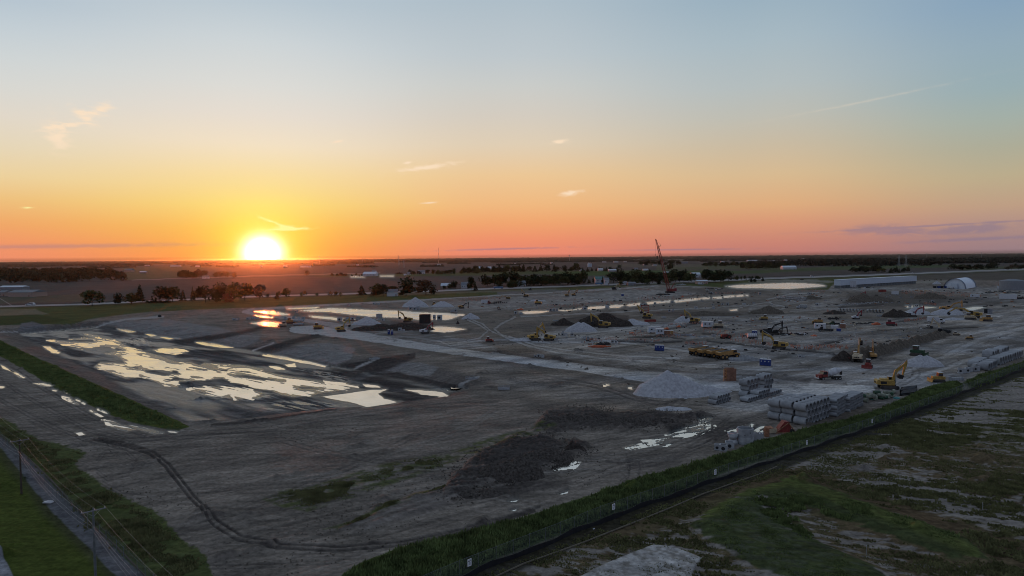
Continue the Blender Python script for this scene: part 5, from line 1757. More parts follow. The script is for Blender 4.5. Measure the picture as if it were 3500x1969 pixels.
heap("gravel_pile", 1255, 1112, 110, 28, "gravel", "gravel pile just left of the excavator by the brown trench box", 6, ((0, 0, 1), (-.4, 0, .5)), .6, .08)
heap("gravel_pile", 1608, 1093, 70, 22, "gravel", "gravel pile at the right end of the long bright pool", 7, ((0, 0, 1), (.3, 0, .7)), .6, .08)
heap("gravel_pile", 1985, 1136, 120, 34, "gravel", "twin-peaked gravel pile below the excavator with arched boom", 8, ((-.12, 0, 1), (.14, 0, .98)), .5, .06, n=44)
heap("gravel_pile", 2160, 1112, 130, 20, "gravel", "long low gravel pile right of the twin-peaked one", 9, ((0, 0, 1), (-.5, 0, .45), (.4, 0, .6)), .5, .1)
heap("gravel_pile", 2335, 1100, 70, 20, "gravel", "gravel pile behind the arm of the yellow digger near the trailers", 10, ((0, 0, 1), (.3, 0, .6)), .6, .08)
heap("gravel_pile", 3130, 1077, 110, 26, "gravel", "gravel pile behind the crimson-armed excavator", 11, ((0, 0, 1), (.4, 0, .5)), .5, .08)
heap("gravel_pile", 3235, 1078, 120, 22, "gravel", "gravel pile between the crimson-armed and yellow excavators", 12, ((-.2, 0, .9), (.3, 0, 1)), .5, .1)
heap("gravel_pile", 3152, 1256, 150, 38, "gravel", "dark grey gravel pile in front of the dark green dozer", 13, ((-.1, 0, 1), (.2, 0, .95), (-.5, 0, .5)), .55, .08)
heap("gravel_pile", 3258, 1094, 80, 8, "gravel", "low spread of gravel before the two yellow machines on the right", 14, ((0, 0, 1), (.4, 0, .7)), .5, .2)
heap("gravel_pile", 3202, 972, 34, 12, "gravel", "small far gravel pile between warehouse and arched hangar", 15, ((0, 0, 1),), .6, .1)
heap("gravel_pile", 1840, 1030, 60, 6, "gravel", "low pale gravel hump right behind the dark dozer", 16, ((-.5, 0, 1), (.3, 0, .6)), .4, .2)
heap("gravel_pile", 1790, 1166, 100, 10, "gravel", "low gravel spread in front of the two face-to-face diggers", 17, ((0, 0, 1), (-.4, 0, .7)), .4, .2)
heap("soil_pile", 1340, 1132, 300, 24, "soil", "long dark soil bank in front of the brown trench box", 20, ((-.6, 0, .5), (-.2, 0, .8), (.2, 0, 1), (.5, 0, .95), (.8, 0, .5)), .35, .25, n=60, spread=.7)
heap("soil_pile", 1925, 1114, 95, 26, "soil", "black soil heap behind the twin-peaked gravel pile", 21, ((0, 0, 1), (-.4, 0, .5)), .5, .2)
heap("soil_pile", 2065, 1118, 210, 46, "soil", "largest dark soil heap, right behind the arched-boom excavator", 22, ((-.4, 0, .75), (0, 0, 1), (.4, 0, .55)), .4, .15, n=50)
heap("soil_pile", 3065, 1086, 110, 30, "soil", "black soil mound at the right end of the big pipe row", 23, ((-.2, 0, 1), (.2, 0, .9)), .5, .15)
heap("soil_pile", 2885, 1236, 100, 36, "soil", "dark soil heap with a red trench box lying on it", 24, ((-.05, 0, 1), (.4, 0, .4)), .5, .15)
heap("soil_pile", 1745, 1655, 250, 66, "spoil", "broad lumpy spoil heap in the front mud, left of the small black heap", 33, ((-.3, -.1, .8), (.1, .1, 1), (.5, .2, .75), (-.1, .5, .6)), .7, .30, n=90)
heap("soil_pile", 1870, 1585, 190, 40, "spoil", "lumpy spoil heap behind the broad front one", 34, ((-.4, 0, .7), (.1, 0, 1), (.6, .1, .6)), .6, .30, n=70)
heap("soil_pile", 1960, 1455, 240, 34, "spoil", "dark spoil ridge left of the front puddles", 35, ((-.6, 0, .8), (-.1, .1, 1), (.4, 0, .8), (.8, 0, .5)), .4, .30, n=80)
heap("soil_pile", 2190, 1462, 270, 28, "spoil", "low spoil ridge just behind the front puddles", 36, ((-.6, 0, .7), (0, 0, 1), (.5, 0, .8)), .35, .30, n=80)
heap("soil_pile", 1640, 1712, 190, 26, "spoil", "low dark spoil spread at the left end of the front heaps", 37, ((-.4, 0, .8), (.3, .1, 1)), .6, .35, n=60)
heap("soil_pile", 1968, 1550, 84, 40, "soil", "small black soil heap alone in the foreground mud", 25, ((-.3, 0, 1), (.15, 0, .85)), .6, .25, n=44)
heap("soil_pile", 2620, 1074, 130, 28, "brownsoil", "brown earth mound beside the curved pale track", 26, ((.1, 0, 1), (-.4, 0, .5)), .5, .15)
heap("soil_pile", 2975, 1035, 170, 32, "brownsoil", "broad brown earth mound behind the red-armed digger", 27, ((-.3, 0, 1), (.2, 0, .8), (.6, 0, .5)), .5, .2, n=44)
heap("soil_pile", 3180, 1022, 120, 22, "brownsoil", "brown earth bank below the orange staked ground", 28, ((0, 0, 1), (.5, 0, .6), (-.5, 0, .6)), .5, .25)
heap("soil_pile", 2770, 1024, 90, 14, "brownsoil", "reddish brown mound right of the double pipe row", 29, ((0, 0, 1), (.4, 0, .6)), .5, .2)
heap("soil_pile", 2430, 1080, 240, 16, "brownsoil", "long low brown bank behind the white trailer", 30, ((-.6, 0, .6), (-.2, 0, 1), (.4, 0, .5)), .3, .25, n=44)
heap("soil_pile", 2850, 1075, 90, 14, "soil", "dark soil at the left end of the big pipe row", 31, ((0, 0, 1), (.5, 0, .6)), .5, .2)
nb = 15
for k in range(nb):
    u = k / (nb - 1)
    px_ = 2925 + (3222 - 2925) * u
    py_ = 1232 + (1150 - 1232) * u ** 1.05
    heap("soil_berm_heap", px_, py_, 74 - 14 * u, (44 if k == 2 else 36) - 14 * u + 4 * math.sin(k * 2.1), "brownsoil", ordn(k, nb) + " heap of the long earth berm running to the dark digger", 40 + k, ((0, 0, 1), (.25, 0, .7)), .75, .22, n=26, group="heaps of the long earth berm")


# ================================================================== machines
def face(px, head):
    """heading given as seen in the picture, turned into a compass heading on the ground"""
    return head - math.degrees(math.atan((px - 1750) / F))


def excavator(px, py, head, boom, arm, s, body, label, armm=None, cab="black", z=0.0, tilt=0, front="bucket", logo=False):
    """tracked excavator; boom and arm angles in degrees above the horizon in its own plane"""
    x, y = at(px, py, z)
    t = thing("excavator", x, y, z, face(px, head), label, "excavator", s=s)
    armm = armm or body
    for sd_ in (-1, 1):
        tr = part("track", MB().prism([(-2.1, .1), (-1.8, 0), (1.8, 0), (2.1, .25), (2.15, .6), (1.9, .92), (-1.9, .92), (-2.15, .6)], sd_ * 1.25 - .3, sd_ * 1.25 + .3), "track", t)
        for rx_ in (-1.75, 1.75):
            part("roller", MB().cyl((rx_, sd_ * 1.25 - .34, .48), (rx_, sd_ * 1.25 + .34, .48), .36, n=8), "black", tr)
    part("undercarriage", MB().box(0, 0, .45, 2.2, 2, .6), "black", t)
    ho = part("body", MB().box(-.6, 0, 1.05, 3.4, 2.6, 1.15).box(-.9, .3, 2.2, 1.9, 1.6, .35, taper=.9), body, t)
    part("counterweight", MB().prism([(-2.3, 1.05), (-3.0, 1.25), (-3.05, 1.9), (-2.8, 2.3), (-2.3, 2.3)], -1.3, 1.3), body, t)
    part("engine_grille", MB().box(-1.4, 1.31, 1.3, 1.4, .04, .7).box(-1.4, -1.31, 1.3, 1.4, .04, .7), "black", ho)
    cb = part("cab", MB().prism([(.1, 1.1), (1.75, 1.1), (1.8, 1.9), (1.5, 2.95), (.1, 2.95)], .35, 1.3), cab if cab != "black" else body, t)
    part("window", MB().prism([(.2, 1.75), (1.68, 1.75), (1.45, 2.8), (.2, 2.8)], .32, 1.33), "glass", cb)
    part("roof_panel", MB().box(.8, .82, 2.96, 1.6, 1.0, .06), "white", cb)
    if logo:
        part("lettering", MB().box(-3.08, -.45, 1.5, .03, .32, .34).box(-3.08, 0, 1.5, .03, .32, .34).box(-3.08, .45, 1.5, .03, .32, .34), "black", t)
    P0 = np.array([.9, 1.7])
    a, b = R(boom), R(arm)
    L1, L2 = 5.7, 3.1
    tip = P0 + L1 * np.array([math.cos(a), math.sin(a)])
    kn = P0 + L1 * .5 * np.array([math.cos(a), math.sin(a)]) + .95 * np.array([-math.sin(a), math.cos(a)])
    nrm = np.array([-math.sin(a), math.cos(a)])
    k0 = P0 + nrm * .3
    part("boom", MB().prism([tuple(P0 - nrm * .25), tuple(kn - nrm * .5), tuple(tip - nrm * .12), tuple(tip + nrm * .2), tuple(kn + nrm * .22), tuple(k0)], -.3, .22), armm, t)
    ar = np.array([math.cos(b), math.sin(b)])
    an_ = np.array([-ar[1], ar[0]])
    tail = tip - ar * .9
    end = tip + ar * L2
    part("arm", MB().prism([tuple(tail + an_ * .1), tuple(tip - an_ * .35), tuple(end - an_ * .12), tuple(end + an_ * .15), tuple(tip + an_ * .35)], -.24, .16), armm, t)
    part("hydraulic_ram", MB().cyl((P0[0] + .7, -.3, P0[1] - .2), (kn[0], -.3, kn[1] - .2), .1, n=6).cyl((kn[0], 0, kn[1] + .35), (tail[0], 0, tail[1]), .1, n=6), "steel", t)
    c2 = np.array([math.cos(b - 1.9), math.sin(b - 1.9)])
    if front == "bucket":
        q = end
        part("bucket", MB().prism([tuple(q + an_ * .2), tuple(q - an_ * .2), tuple(q - ar * .1 - an_ * .9), tuple(q + ar * .6 - an_ * 1.2), tuple(q + ar * 1.05 - an_ * .7), tuple(q + ar * .9 + an_ * .1)], -.6, .55), "black" if armm != "black" else "track", t)
    return t


excavator(1166, 1133, 8, 55, -82, 1.08, "yellow", "yellow digger with raised boom on the round gravel pad left of the gravel pile")
excavator(1392, 1101, 178, 48, -92, 1.15, "yellow", "yellow excavator with arched boom beside the brown trench box")
excavator(1452, 1140, 14, 48, -88, .92, "white", "white excavator with dark red arm left of the small bright pond", armm="crimson")
excavator(1578, 1054, 6, 30, -88, .95, "orange", "dark-armed digger on orange body right of the bluish gravel pile", armm="black")
excavator(1828, 1163, 20, 62, -70, 1.15, "yellow", "left one of the two yellow diggers standing face to face")
excavator(1876, 1164, 165, 40, -85, 1.1, "yellow", "right one of the two yellow diggers standing face to face")
excavator(2062, 1120, 172, 42, -92, 1.35, "yellow", "yellow excavator with high arched boom over the twin-peaked gravel pile")
excavator(2210, 1088, 176, 52, -112, 1.25, "yellow", "yellow excavator in front of the red shoring frame")
excavator(2372, 1104, 172, 50, -96, 1.2, "yellow", "yellow digger standing behind and left of the lone white trailer")
excavator(1797, 1016, 178, 62, -96, 1.15, "orange", "orange digger with pointed raised boom beside the far gravel field")
excavator(2100, 990, 10, 45, -75, 1.25, "black", "far digger with orange arm near the road below the grove", armm="orange")
excavator(2428, 1004, 170, 50, -92, .85, "steel", "small grey digger right of the red crane")
excavator(1939, 1013, 10, 75, -95, .95, "orange", "left of the two orange diggers with upright arms")
excavator(1962, 1011, 10, 62, -95, .95, "orange", "right of the two orange diggers with upright arms")
excavator(1736, 1023, 175, 20, -40, .9, "orange", "squat orange machine in front of the orange digger with pointed boom")
excavator(2662, 1193, 176, 40, -90, 1.25, "yellow", "yellow excavator with long arched boom among the orange stakes")
excavator(2624, 1146, 4, 38, -90, 1.25, "black", "black-armed excavator beside the two blue toilets", armm="black")
excavator(2650, 1144, 8, 26, -80, .9, "black", "smaller black-armed digger right behind the black excavator", armm="black")
excavator(2930, 1022, 4, 40, -85, 1.2, "black", "digger with long red arm before the broad brown mound", armm="crimson")
excavator(2926, 1091, 30, 55, -92, .85, "white", "white digger with red arm in front of the big pipe row", armm="crimson", cab="white")
excavator(3118, 1083, 4, 42, -88, 1.2, "white", "white digger with crimson arm before the gravel piles", armm="crimson", cab="white")
excavator(3236, 1066, 6, 32, -86, 1.5, "orange", "orange excavator with arched arm behind the right gravel piles")
excavator(3328, 1086, 176, 22, -35, 1.5, "yellow", "yellow excavator stretching its arm left over the gravel")
excavator(2932, 1236, 84, 62, -20, 1.22, "tan", "tan excavator seen from behind beside the dark soil heap", armm="orange", logo=True)
excavator(2984, 1226, 95, 80, -95, .9, "orange", "orange digger with an upright boom right of the tan excavator")
excavator(3036, 1328, 16, 58, -103, 1.18, "yellow", "nearest large yellow excavator, standing alone on the gravel", logo=True)
excavator(3222, 1145, 172, 60, -75, 1.15, "black", "dark excavator at the far end of the long earth berm", armm="tan")


def dozer(px, py, head, s, body, label, cat="bulldozer", name="bulldozer"):
    x, y = at(px, py)
    t = thing(name, x, y, 0, face(px, head), label, cat, s=s)
    for sd_ in (-1, 1):
        part("track", MB().prism([(-1.9, .3), (-1.6, 0), (1.5, 0), (1.9, .4), (1.5, .95), (-1.5, .95)], sd_ * 1.1 - .3, sd_ * 1.1 + .3), "track", t)
    part("body", MB().box(.4, 0, .7, 3.0, 1.5, 1.2).box(-1.4, 0, .9, 1.1, 1.6, .9), body, t)
    c_ = part("cab", MB().box(-.5, 0, 1.8, 1.4, 1.5, 1.3, taper=.88), body, t)
    part("window", MB().box(-.5, 0, 2.0, 1.44, 1.54, .85, taper=.9), "glass", c_)
    part("roof_panel", MB().box(-.5, 0, 3.1, 1.5, 1.6, .12), "white", c_)
    part("blade", MB().prism([(2.5, .1), (2.75, .05), (2.5, .6), (2.6, 1.3), (2.35, 1.2), (2.3, .5)], -1.8, 1.8), body, t)
    part("push_arm", MB().box(1.4, 1.45, .35, 2.2, .15, .25).box(1.4, -1.45, .35, 2.2, .15, .25), "black", t)
    return t


dozer(1086, 1125, -10, 1.2, "yellow", "yellow dozer with white cab roof on the round gravel pad")
dozer(967, 1118, 175, 1.1, "tan", "mud-coloured dozer at the edge of the small pool under the pipes")
dozer(992, 1106, 8, 1.25, "orange", "orange crawler machine beside the white pipe stack on the left")
dozer(1838, 1040, 5, 1.35, "yellow", "yellow and black dozer on the far pale gravel")
dozer(2457, 1121, 178, 1.3, "tan", "tan dozer hitched close to the lone white trailer")
dozer(2612, 1094, 178, 1.1, "yellow", "small yellow dozer below the brown mound")
dozer(2797, 1106, 170, 1.2, "orange", "orange machine with white roof on the grey pad left")
dozer(2967, 1257, -100, .95, "red", "small red crawler standing below the tan excavator")
dozer(3136, 1216, -20, 1.25, "green", "dark green machine with white roof behind the dark gravel pile")
dozer(3206, 1305, 205, .95, "yellow", "yellow skid loader at the right by the concrete blocks", "loader", "skid_loader")
dozer(3314, 1092, 10, 1.3, "tan", "muddy dozer in front of the left-reaching yellow excavator")
dozer(3374, 1098, 200, 1.25, "orange", "orange and black dozer alone at the far right")
dozer(3268, 1146, 20, .6, "tan", "tiny tan machine right of the dark excavator's berm end")
dozer(3315, 1160, 180, .7, "orange", "small orange attachment carrier alone on the right pad")
dozer(1660 + 11, 1169, 10, .8, "red", "small red machine alone on the dirt beside the track fork")
dozer(3044, 1113, 5, 1.15, "crimson", "dark red machine with white roof next to the orange liner")
dozer(1484, 1044, 70, 1.0, "orange", "orange loader between the two back gravel piles")
dozer(1812, 992, 175, 1.0, "black", "dark machine parked on the strip beside the road")


def wheel(parent, x, y, r, w, rim="steel"):
    tw = part("wheel", MB().cyl((x, y - w / 2, r), (x, y + w / 2, r), r, n=14), "rubber", parent)
    part("rim", MB().cyl((x, y - w / 2 - .02, r), (x, y + w / 2 + .02, r), r * .5, n=10), rim, tw)


def dump_truck(px, py, head, label, first=None, group=None):
    x, y = at(px, py)
    if first is not None:
        return copy_thing(first, x, y, 0, face(px, head), label, group)
    t = thing("articulated_dump_truck", x, y, 0, face(px, head), label, "dump truck", group, s=1.02)
    part("chassis", MB().box(-.5, 0, .9, 9, 1.0, .5), "black", t)
    for wx_ in (-3.6, -1.8, 3.1):
        for sd_ in (-1, 1):
            wheel(t, wx_, sd_ * 1.25, .92, .65, "orange")
    part("dump_body", MB().prism([(-5.0, 2.7), (-4.6, 1.6), (-3.2, 1.25), (1.0, 1.6), (1.3, 3.2), (.9, 3.3), (-1.2, 3.1), (-3.6, 3.0)], -1.45, 1.45), "orange", t)
    part("load_hollow", MB().prism([(-4.6, 2.75), (-3.3, 2.6), (.8, 3.0), (.8, 3.34), (-1.2, 3.15), (-3.6, 3.05)], -1.2, 1.2), "track", t)
    c_ = part("cab", MB().prism([(1.7, 1.4), (3.5, 1.4), (3.5, 2.4), (3.2, 3.35), (1.8, 3.35)], -1.0, 1.0), "orange", t)
    part("window", MB().prism([(1.8, 2.35), (3.53, 2.35), (3.25, 3.2), (1.9, 3.2)], -1.03, 1.03), "glass", c_)
    part("roof_panel", MB().box(2.5, 0, 3.36, 1.6, 2.0, .08), "white", c_)
    part("hood", MB().prism([(3.4, 1.2), (5.1, 1.1), (5.0, 1.9), (3.4, 2.3)], -1.0, 1.0), "orange", t)
    part("grille", MB().box(5.1, 0, 1.15, .1, 1.6, .7), "black", t)
    part("fender", MB().box(3.2, 1.3, 1.9, 2.0, .7, .12).box(3.2, -1.3, 1.9, 2.0, .7, .12), "orange", t)
    return t


dt = dump_truck(2394, 1212, 40, "leftmost of four orange articulated dump trucks parked side by side")
for (a_, b_), lb in zip(((2425, 1217), (2457, 1221), (2488, 1226)), ("second orange dump truck from the left in the row of four", "third orange dump truck from the left in the row of four", "rightmost orange dump truck, next to the concrete block rows")):
    dump_truck(a_, b_, 40, lb, dt)

# concrete mixer
x, y = at(2834, 1298)
t = thing("mixer_truck", x, y, 0, face(2834, 212), "red and white concrete mixer truck alone on the gravel", "mixer truck", s=.95)
part("chassis", MB().box(0, 0, .8, 8.4, 1.0, .35), "black", t)
for wx_ in (-3.2, -1.9, 2.9):
    for sd_ in (-1, 1):
        wheel(t, wx_, sd_ * 1.05, .55, .4)
c_ = part("cab", MB().prism([(1.2, 1.1), (2.9, 1.1), (2.9, 2.0), (2.6, 3.0), (1.3, 3.0)], -1.15, 1.15), "red", t)
part("window", MB().prism([(1.5, 2.0), (2.93, 2.0), (2.66, 2.85), (1.5, 2.85)], -1.17, 1.17), "glass", c_)
part("hood", MB().prism([(2.8, .9), (4.4, .9), (4.3, 1.8), (2.8, 2.1)], -1.0, 1.0), "red", t)
part("bumper", MB().box(4.45, 0, .55, .2, 2.3, .4), "white", t)
for sd_ in (-1, 1):
    part("headlight", MB().box(4.42, sd_ * .8, 1.1, .12, .35, .25), "white", t)
    part("exhaust_stack", MB().cyl((1.1, sd_ * 1.1, 1.1), (1.1, sd_ * 1.1, 3.5), .09, n=6), "steel", t)
part("drum", MB().cyl((-3.9, 0, 3.3), (-2.2, 0, 2.9), .7, 1.25, 14).cyl((-2.2, 0, 2.9), (-.4, 0, 2.35), 1.25, 1.2, 14).cyl((-.4, 0, 2.35), (.7, 0, 2.1), 1.2, .6, 14), "white", t, True)
part("chute", MB().box(-4.2, 0, 1.6, .6, .6, 1.2), "black", t)


def trailer(px, py, wpx, h, d, rz, label, m="white", name="office_trailer", wheels=True, windows=2, cat="trailer", roof="white"):
    x, y = at(px, py)
    w = wpx * y / F
    t = thing(name, x, y + d / 2, 0, face(px, rz), label, cat)
    b0 = .6 if wheels else 0
    part("body", MB().box(0, 0, b0, w, d, h), m, t)
    part("roof", MB().box(0, 0, b0 + h, w + .1, d + .1, .12), roof, t)
    for k in range(windows):
        f = part("window", MB().box(-w * .25 + k * w * .4, -d / 2 - .03, b0 + h * .45, .9, .06, .8), "steel", t)
        part("pane", MB().box(-w * .25 + k * w * .4, -d / 2 - .07, b0 + h * .48, .75, .04, .62), "glass", f)
    if windows:
        part("door", MB().box(-w * .42, -d / 2 - .03, b0, .9, .06, 2.0), "wareh", t)
    if wheels:
        for sd_ in (-1, 1):
            for q in (0, .9):
                wheel(t, w * .22 + q, sd_ * (d / 2 - .2), .4, .25)
        part("hitch", MB().box(w / 2 + .6, 0, .5, 1.4, .5, .12), "black", t)
    return t


trailer(2238, 1140, 44, 2.6, 2.6, 14, "long white office trailer behind the shorter one")
trailer(2257, 1146, 26, 2.6, 2.6, 12, "shorter white office trailer in front of the long one")
trailer(2420, 1121, 37, 2.7, 2.6, 14, "lone white trailer beside the tan dozer")
trailer(2806, 1127, 36, 2.6, 2.6, 4, "white trailer with a dark truck parked before it")
trailer(2856, 1124, 24, 1.7, 2.6, 0, "white equipment box in the row right of the white trailer", wheels=False, windows=0, cat="container", name="equipment_container")
trailer(2884, 1123, 18, 2.4, 2.4, 0, "brown container at the right end of the white trailer's row", m="brown", wheels=False, windows=0, cat="container", name="equipment_container")
trailer(2869, 1133, 14, 1.4, 1.6, 0, "blue tank box in front of the brown container", m="blue", wheels=False, windows=0, cat="container", name="tank_box", roof="blue")
trailer(3449, 1024, 48, 4.0, 2.6, -4, "long white semi-trailer at the right beside stacked timber", windows=0, name="semi_trailer")
trailer(3062, 1008, 22, 3.0, 2.4, 0, "small white box trailer below the warehouse", windows=0)
trailer(3335, 1018, 26, 2.4, 2.4, 3, "white cab-over trailer left of the long semi-trailer", windows=1)
trailer(3420, 986, 16, 2.6, 2.4, 0, "pale container left of the dark timber stack by the grey tank", windows=0, wheels=False, cat="container", name="equipment_container")
trailer(3388, 1073, 14, 3.2, 2.4, 0, "grey-blue square container far right of the gravel piles", m="walld", roof="walld", windows=0, wheels=False, cat="container", name="equipment_container")
trailer(3373, 1072, 10, 3.0, 2.2, 0, "dark container touching the grey-blue one", m="black", roof="black", windows=0, wheels=False, cat="container", name="equipment_container")
for k, (x_, m_) in enumerate(((2276, "brown"), (2287, "rust"), (2298, "orange"))):
    trailer(x_, 1143, 10, 1.9, 2.0, 0, ("brown", "rusty", "orange")[k] + " steel bin right of the shorter office trailer", m=m_, roof="white", windows=0, wheels=False, cat="bin", name="steel_bin")
trailer(2440, 1056, 9, 1.6, 1.6, 0, "single concrete vault sitting on the mid site", m="concrete", roof="concrete", windows=0, wheels=False, cat="vault", name="concrete_vault")


def truck(px, py, rz, s, cabm, boxm, label, box=True, wheels_m="steel"):
    x, y = at(px, py)
    t = thing("work_truck", x, y, 0, face(px, rz), label, "truck", s=s)
    part("chassis", MB().box(0, 0, .5, 6.4, 1.0, .25), "black", t)
    for wx_ in (-2, 2.2):
        for sd_ in (-1, 1):
            wheel(t, wx_, sd_ * .95, .42, .28)
    c_ = part("cab", MB().prism([(1.0, .7), (3.2, .7), (3.2, 1.3), (2.5, 1.5), (2.1, 2.2), (1.0, 2.2)], -1, 1), cabm, t)
    part("window", MB().prism([(1.3, 1.45), (2.52, 1.45), (2.12, 2.1), (1.3, 2.1)], -1.02, 1.02), "glass", c_)
    if box:
        part("box_body", MB().box(-1.2, 0, .75, 4.2, 2.2, 2.0), boxm, t)
    else:
        part("load_bed", MB().box(-1.2, 0, .75, 4.0, 2.0, .6), boxm, t)
    return t


truck(1662, 1039, 0, 1.3, "red", "white", "white box truck with a red cab in the far machine row")
truck(1680, 1040, 180, 1.1, "red", "black", "red truck right behind the white box truck", False)
truck(3200, 1105, 0, 1.35, "white", "white", "white box truck alone on the right gravel pad")
truck(2822, 1134, 180, 1.15, "black", "black", "black pickup with pale racks in front of the white trailer", False)
truck(2837, 1110, 5, 1.0, "white", "tan", "pale truck right behind the orange machine with white roof", False)
truck(2848, 1094, 5, 1.0, "black", "black", "dark truck near the white red-armed digger", False)
truck(2858, 1112, 185, 1.1, "green", "black", "dark telehandler-like truck in mid pad", False)
truck(2738 + 2, 1055, 175, 1.15, "white", "steel", "white truck with a dark load beside a grey tank", True)
truck(3252, 955 + 32, 0, 1.0, "white", "white", "white van parked by the hangar's door", True)
truck(2396, 974, 0, 1.2, "white", "white", "white van parked left of the long tan shed", True)
truck(2317 + 4, 977, 5, 1.2, "white", "steel", "pale pickup parked on the yard below the grove", False)
truck(2340 - 4, 975, 180, 1.1, "white", "white", "second pale pickup parked right of the first below the grove", False)
for k in range(7):
    x, y = at(1690 + 7 * k, 1038 - .5 * k)
    t = thing("flatbed_cart", x, y, 0, 0, ordn(k, 7) + " small dark cart in the line right of the red truck", "cart", "carts in the line behind the red truck")
    part("deck", MB().box(0, 0, .6, 1.6, 1.2, 1.2 if k < 4 else .4), "black", t)
    part("wheel", MB().cyl((0, -.7, .4), (0, .7, .4), .4, n=8), "rubber", t)

# red tractor-like machine, white tank trailer
x, y = at(2481, 1158)
t = thing("tractor", x, y, 0, 190, "red tractor with a pale canopy among the orange stakes", "tractor", s=1.25)
part("body", MB().box(.6, 0, .8, 2.6, 1.0, 1.0), "red", t)
part("canopy", MB().box(-.5, 0, 2.5, 1.9, 1.6, .12), "tan", t)
for a_ in (-1.2, .3):
    for sd_ in (-1, 1):
        part("post", MB().cyl((a_, sd_ * .7, 1.5), (a_, sd_ * .7, 2.5), .05, n=5), "black", t)
for wx_, r_ in ((-.9, .85), (1.4, .5)):
    for sd_ in (-1, 1):
        wheel(t, wx_, sd_ * .9, r_, .4, "red")
x, y = at(2570, 1159)
t = thing("tank_trailer", x, y, 0, 4, "white plastic water tank on a dark trailer by the blue toilets", "tank trailer", s=1.15)
part("tank", MB().cyl((-1.9, 0, 1.5), (1.9, 0, 1.5), .85, n=14), "white", t, False)
for q in (-1.2, -.4, .4, 1.2):
    part("tank_band", MB().cyl((q - .06, 0, 1.5), (q + .06, 0, 1.5), .9, n=14), "walld", t)
part("chassis", MB().box(0, 0, .5, 4.4, 1.6, .2), "black", t)
for q in (-.5, .5):
    wheel(t, q, -.9, .38, .25)
    wheel(t, q, .9, .38, .25)


def toilets(px, py, n, rz, lab, first=[None]):
    x, y = at(px, py)
    rz = face(px, rz)
    for k in range(n):
        ca_, sa_ = math.cos(R(rz)), math.sin(R(rz))
        xx, yy = x + (k - (n - 1) / 2) * 1.28 * ca_, y + (k - (n - 1) / 2) * 1.28 * sa_
        lb = lab[k]
        if first[0] is None:
            t = thing("portable_toilet", xx, yy, 0, rz, lb, "portable toilet", "blue portable toilets", s=1.12)
            part("cabin", MB().box(0, 0, .12, 1.12, 1.12, 1.95), "blue", t)
            part("base", MB().box(0, 0, 0, 1.18, 1.18, .12), "black", t)
            part("roof", MB().box(0, 0, 2.07, 1.16, 1.16, .22, taper=.75), "white", t)
            d_ = part("door", MB().box(0, -.58, .2, .78, .05, 1.75), "blue", t)
            part("door_sign", MB().cyl((0, -.61, 1.5), (0, -.63, 1.5), .19, n=12), "white", d_)
            first[0] = t
        else:
            copy_thing(first[0], xx, yy, 0, rz, lb)


toilets(2254, 1199, 3, -8, ["left one of the three blue toilets alone below the office trailers", "middle one of the three blue toilets below the office trailers", "right one of the three blue toilets below the office trailers"])
toilets(2616, 1250, 3, -12, ["left one of the three blue toilets near the orange trench box", "middle one of the three blue toilets near the orange trench box", "right one of the three blue toilets near the orange trench box"])
toilets(2579, 1147, 2, -4, ["left one of the two blue toilets touching the yellow machine", "right one of the two blue toilets touching the yellow machine"])
toilets(2128, 1012, 2, 0, ["left of two tiny dark blue toilets on the far gravel field", "right of two tiny dark blue toilets on the far gravel field"])
toilets(1329, 1143, 1, 0, ["left dark cabin of the pair by the curved gravel track"])
toilets(1340, 1144, 1, 0, ["right dark cabin of the pair by the curved gravel track"])

# ================================================================== crawler crane
x, y = at(2290, 1001)
k = y / F
t = thing("crawler_crane", x, y, 0, 0, "tall red lattice-boom crawler crane rising above the horizon", "crane")
tr = part("track", MB().box(0, -3.2, 0, 9.5, 1.3, 1.6, taper=.9), "black", t)
tr = part("track", MB().box(0, 3.2, 0, 9.5, 1.3, 1.6, taper=.9), "black", t)
part("body", MB().box(1.0, 0, 1.8, 9, 4.5, 2.6), "red", t)
part("counterweight", MB().box(5.6, 0, 1.9, 2.2, 5, 3.4), "crimson", t)
c_ = part("cab", MB().box(-2.6, -2.6, 1.9, 2.2, 1.4, 2.3), "red", t)
part("window", MB().box(-2.7, -2.65, 2.8, 2.3, 1.5, 1.1), "glass", c_)


def lattice(p0, p1, w0, w1, n, m, name, r_=.16):
    p0, p1 = np.array(p0, float), np.array(p1, float)
    a = (p1 - p0) / np.linalg.norm(p1 - p0)
    u = np.array([0, 1.0, 0])
    v = np.cross(a, u)
    b = MB()
    cs = [(-1, -1), (1, -1), (1, 1), (-1, 1)]

    def pt(q, c2):
        w_ = w0 + (w1 - w0) * q
        return p0 + (p1 - p0) * q + u * c2[0] * w_ + v * c2[1] * w_
    for c2 in cs:
        b.cyl(pt(0, c2), pt(1, c2), r_, n=4)
    for i in range(n):
        for j in range(4):
            b.cyl(pt(i / n, cs[j]), pt((i + 1) / n, cs[(j + 1) % 4]), r_ * .6, n=3)
    return part(name, b, m, t)


T0 = np.array([-1.5, 0, 4.0])


def crane_pt(px_, py_):
    """point in the crane's own frame, in the plane of its boom"""
    d = ray(px_, py_)
    q = y / d[1]
    return np.array([d[0] * q - x, 0, CAM_H + d[2] * q])


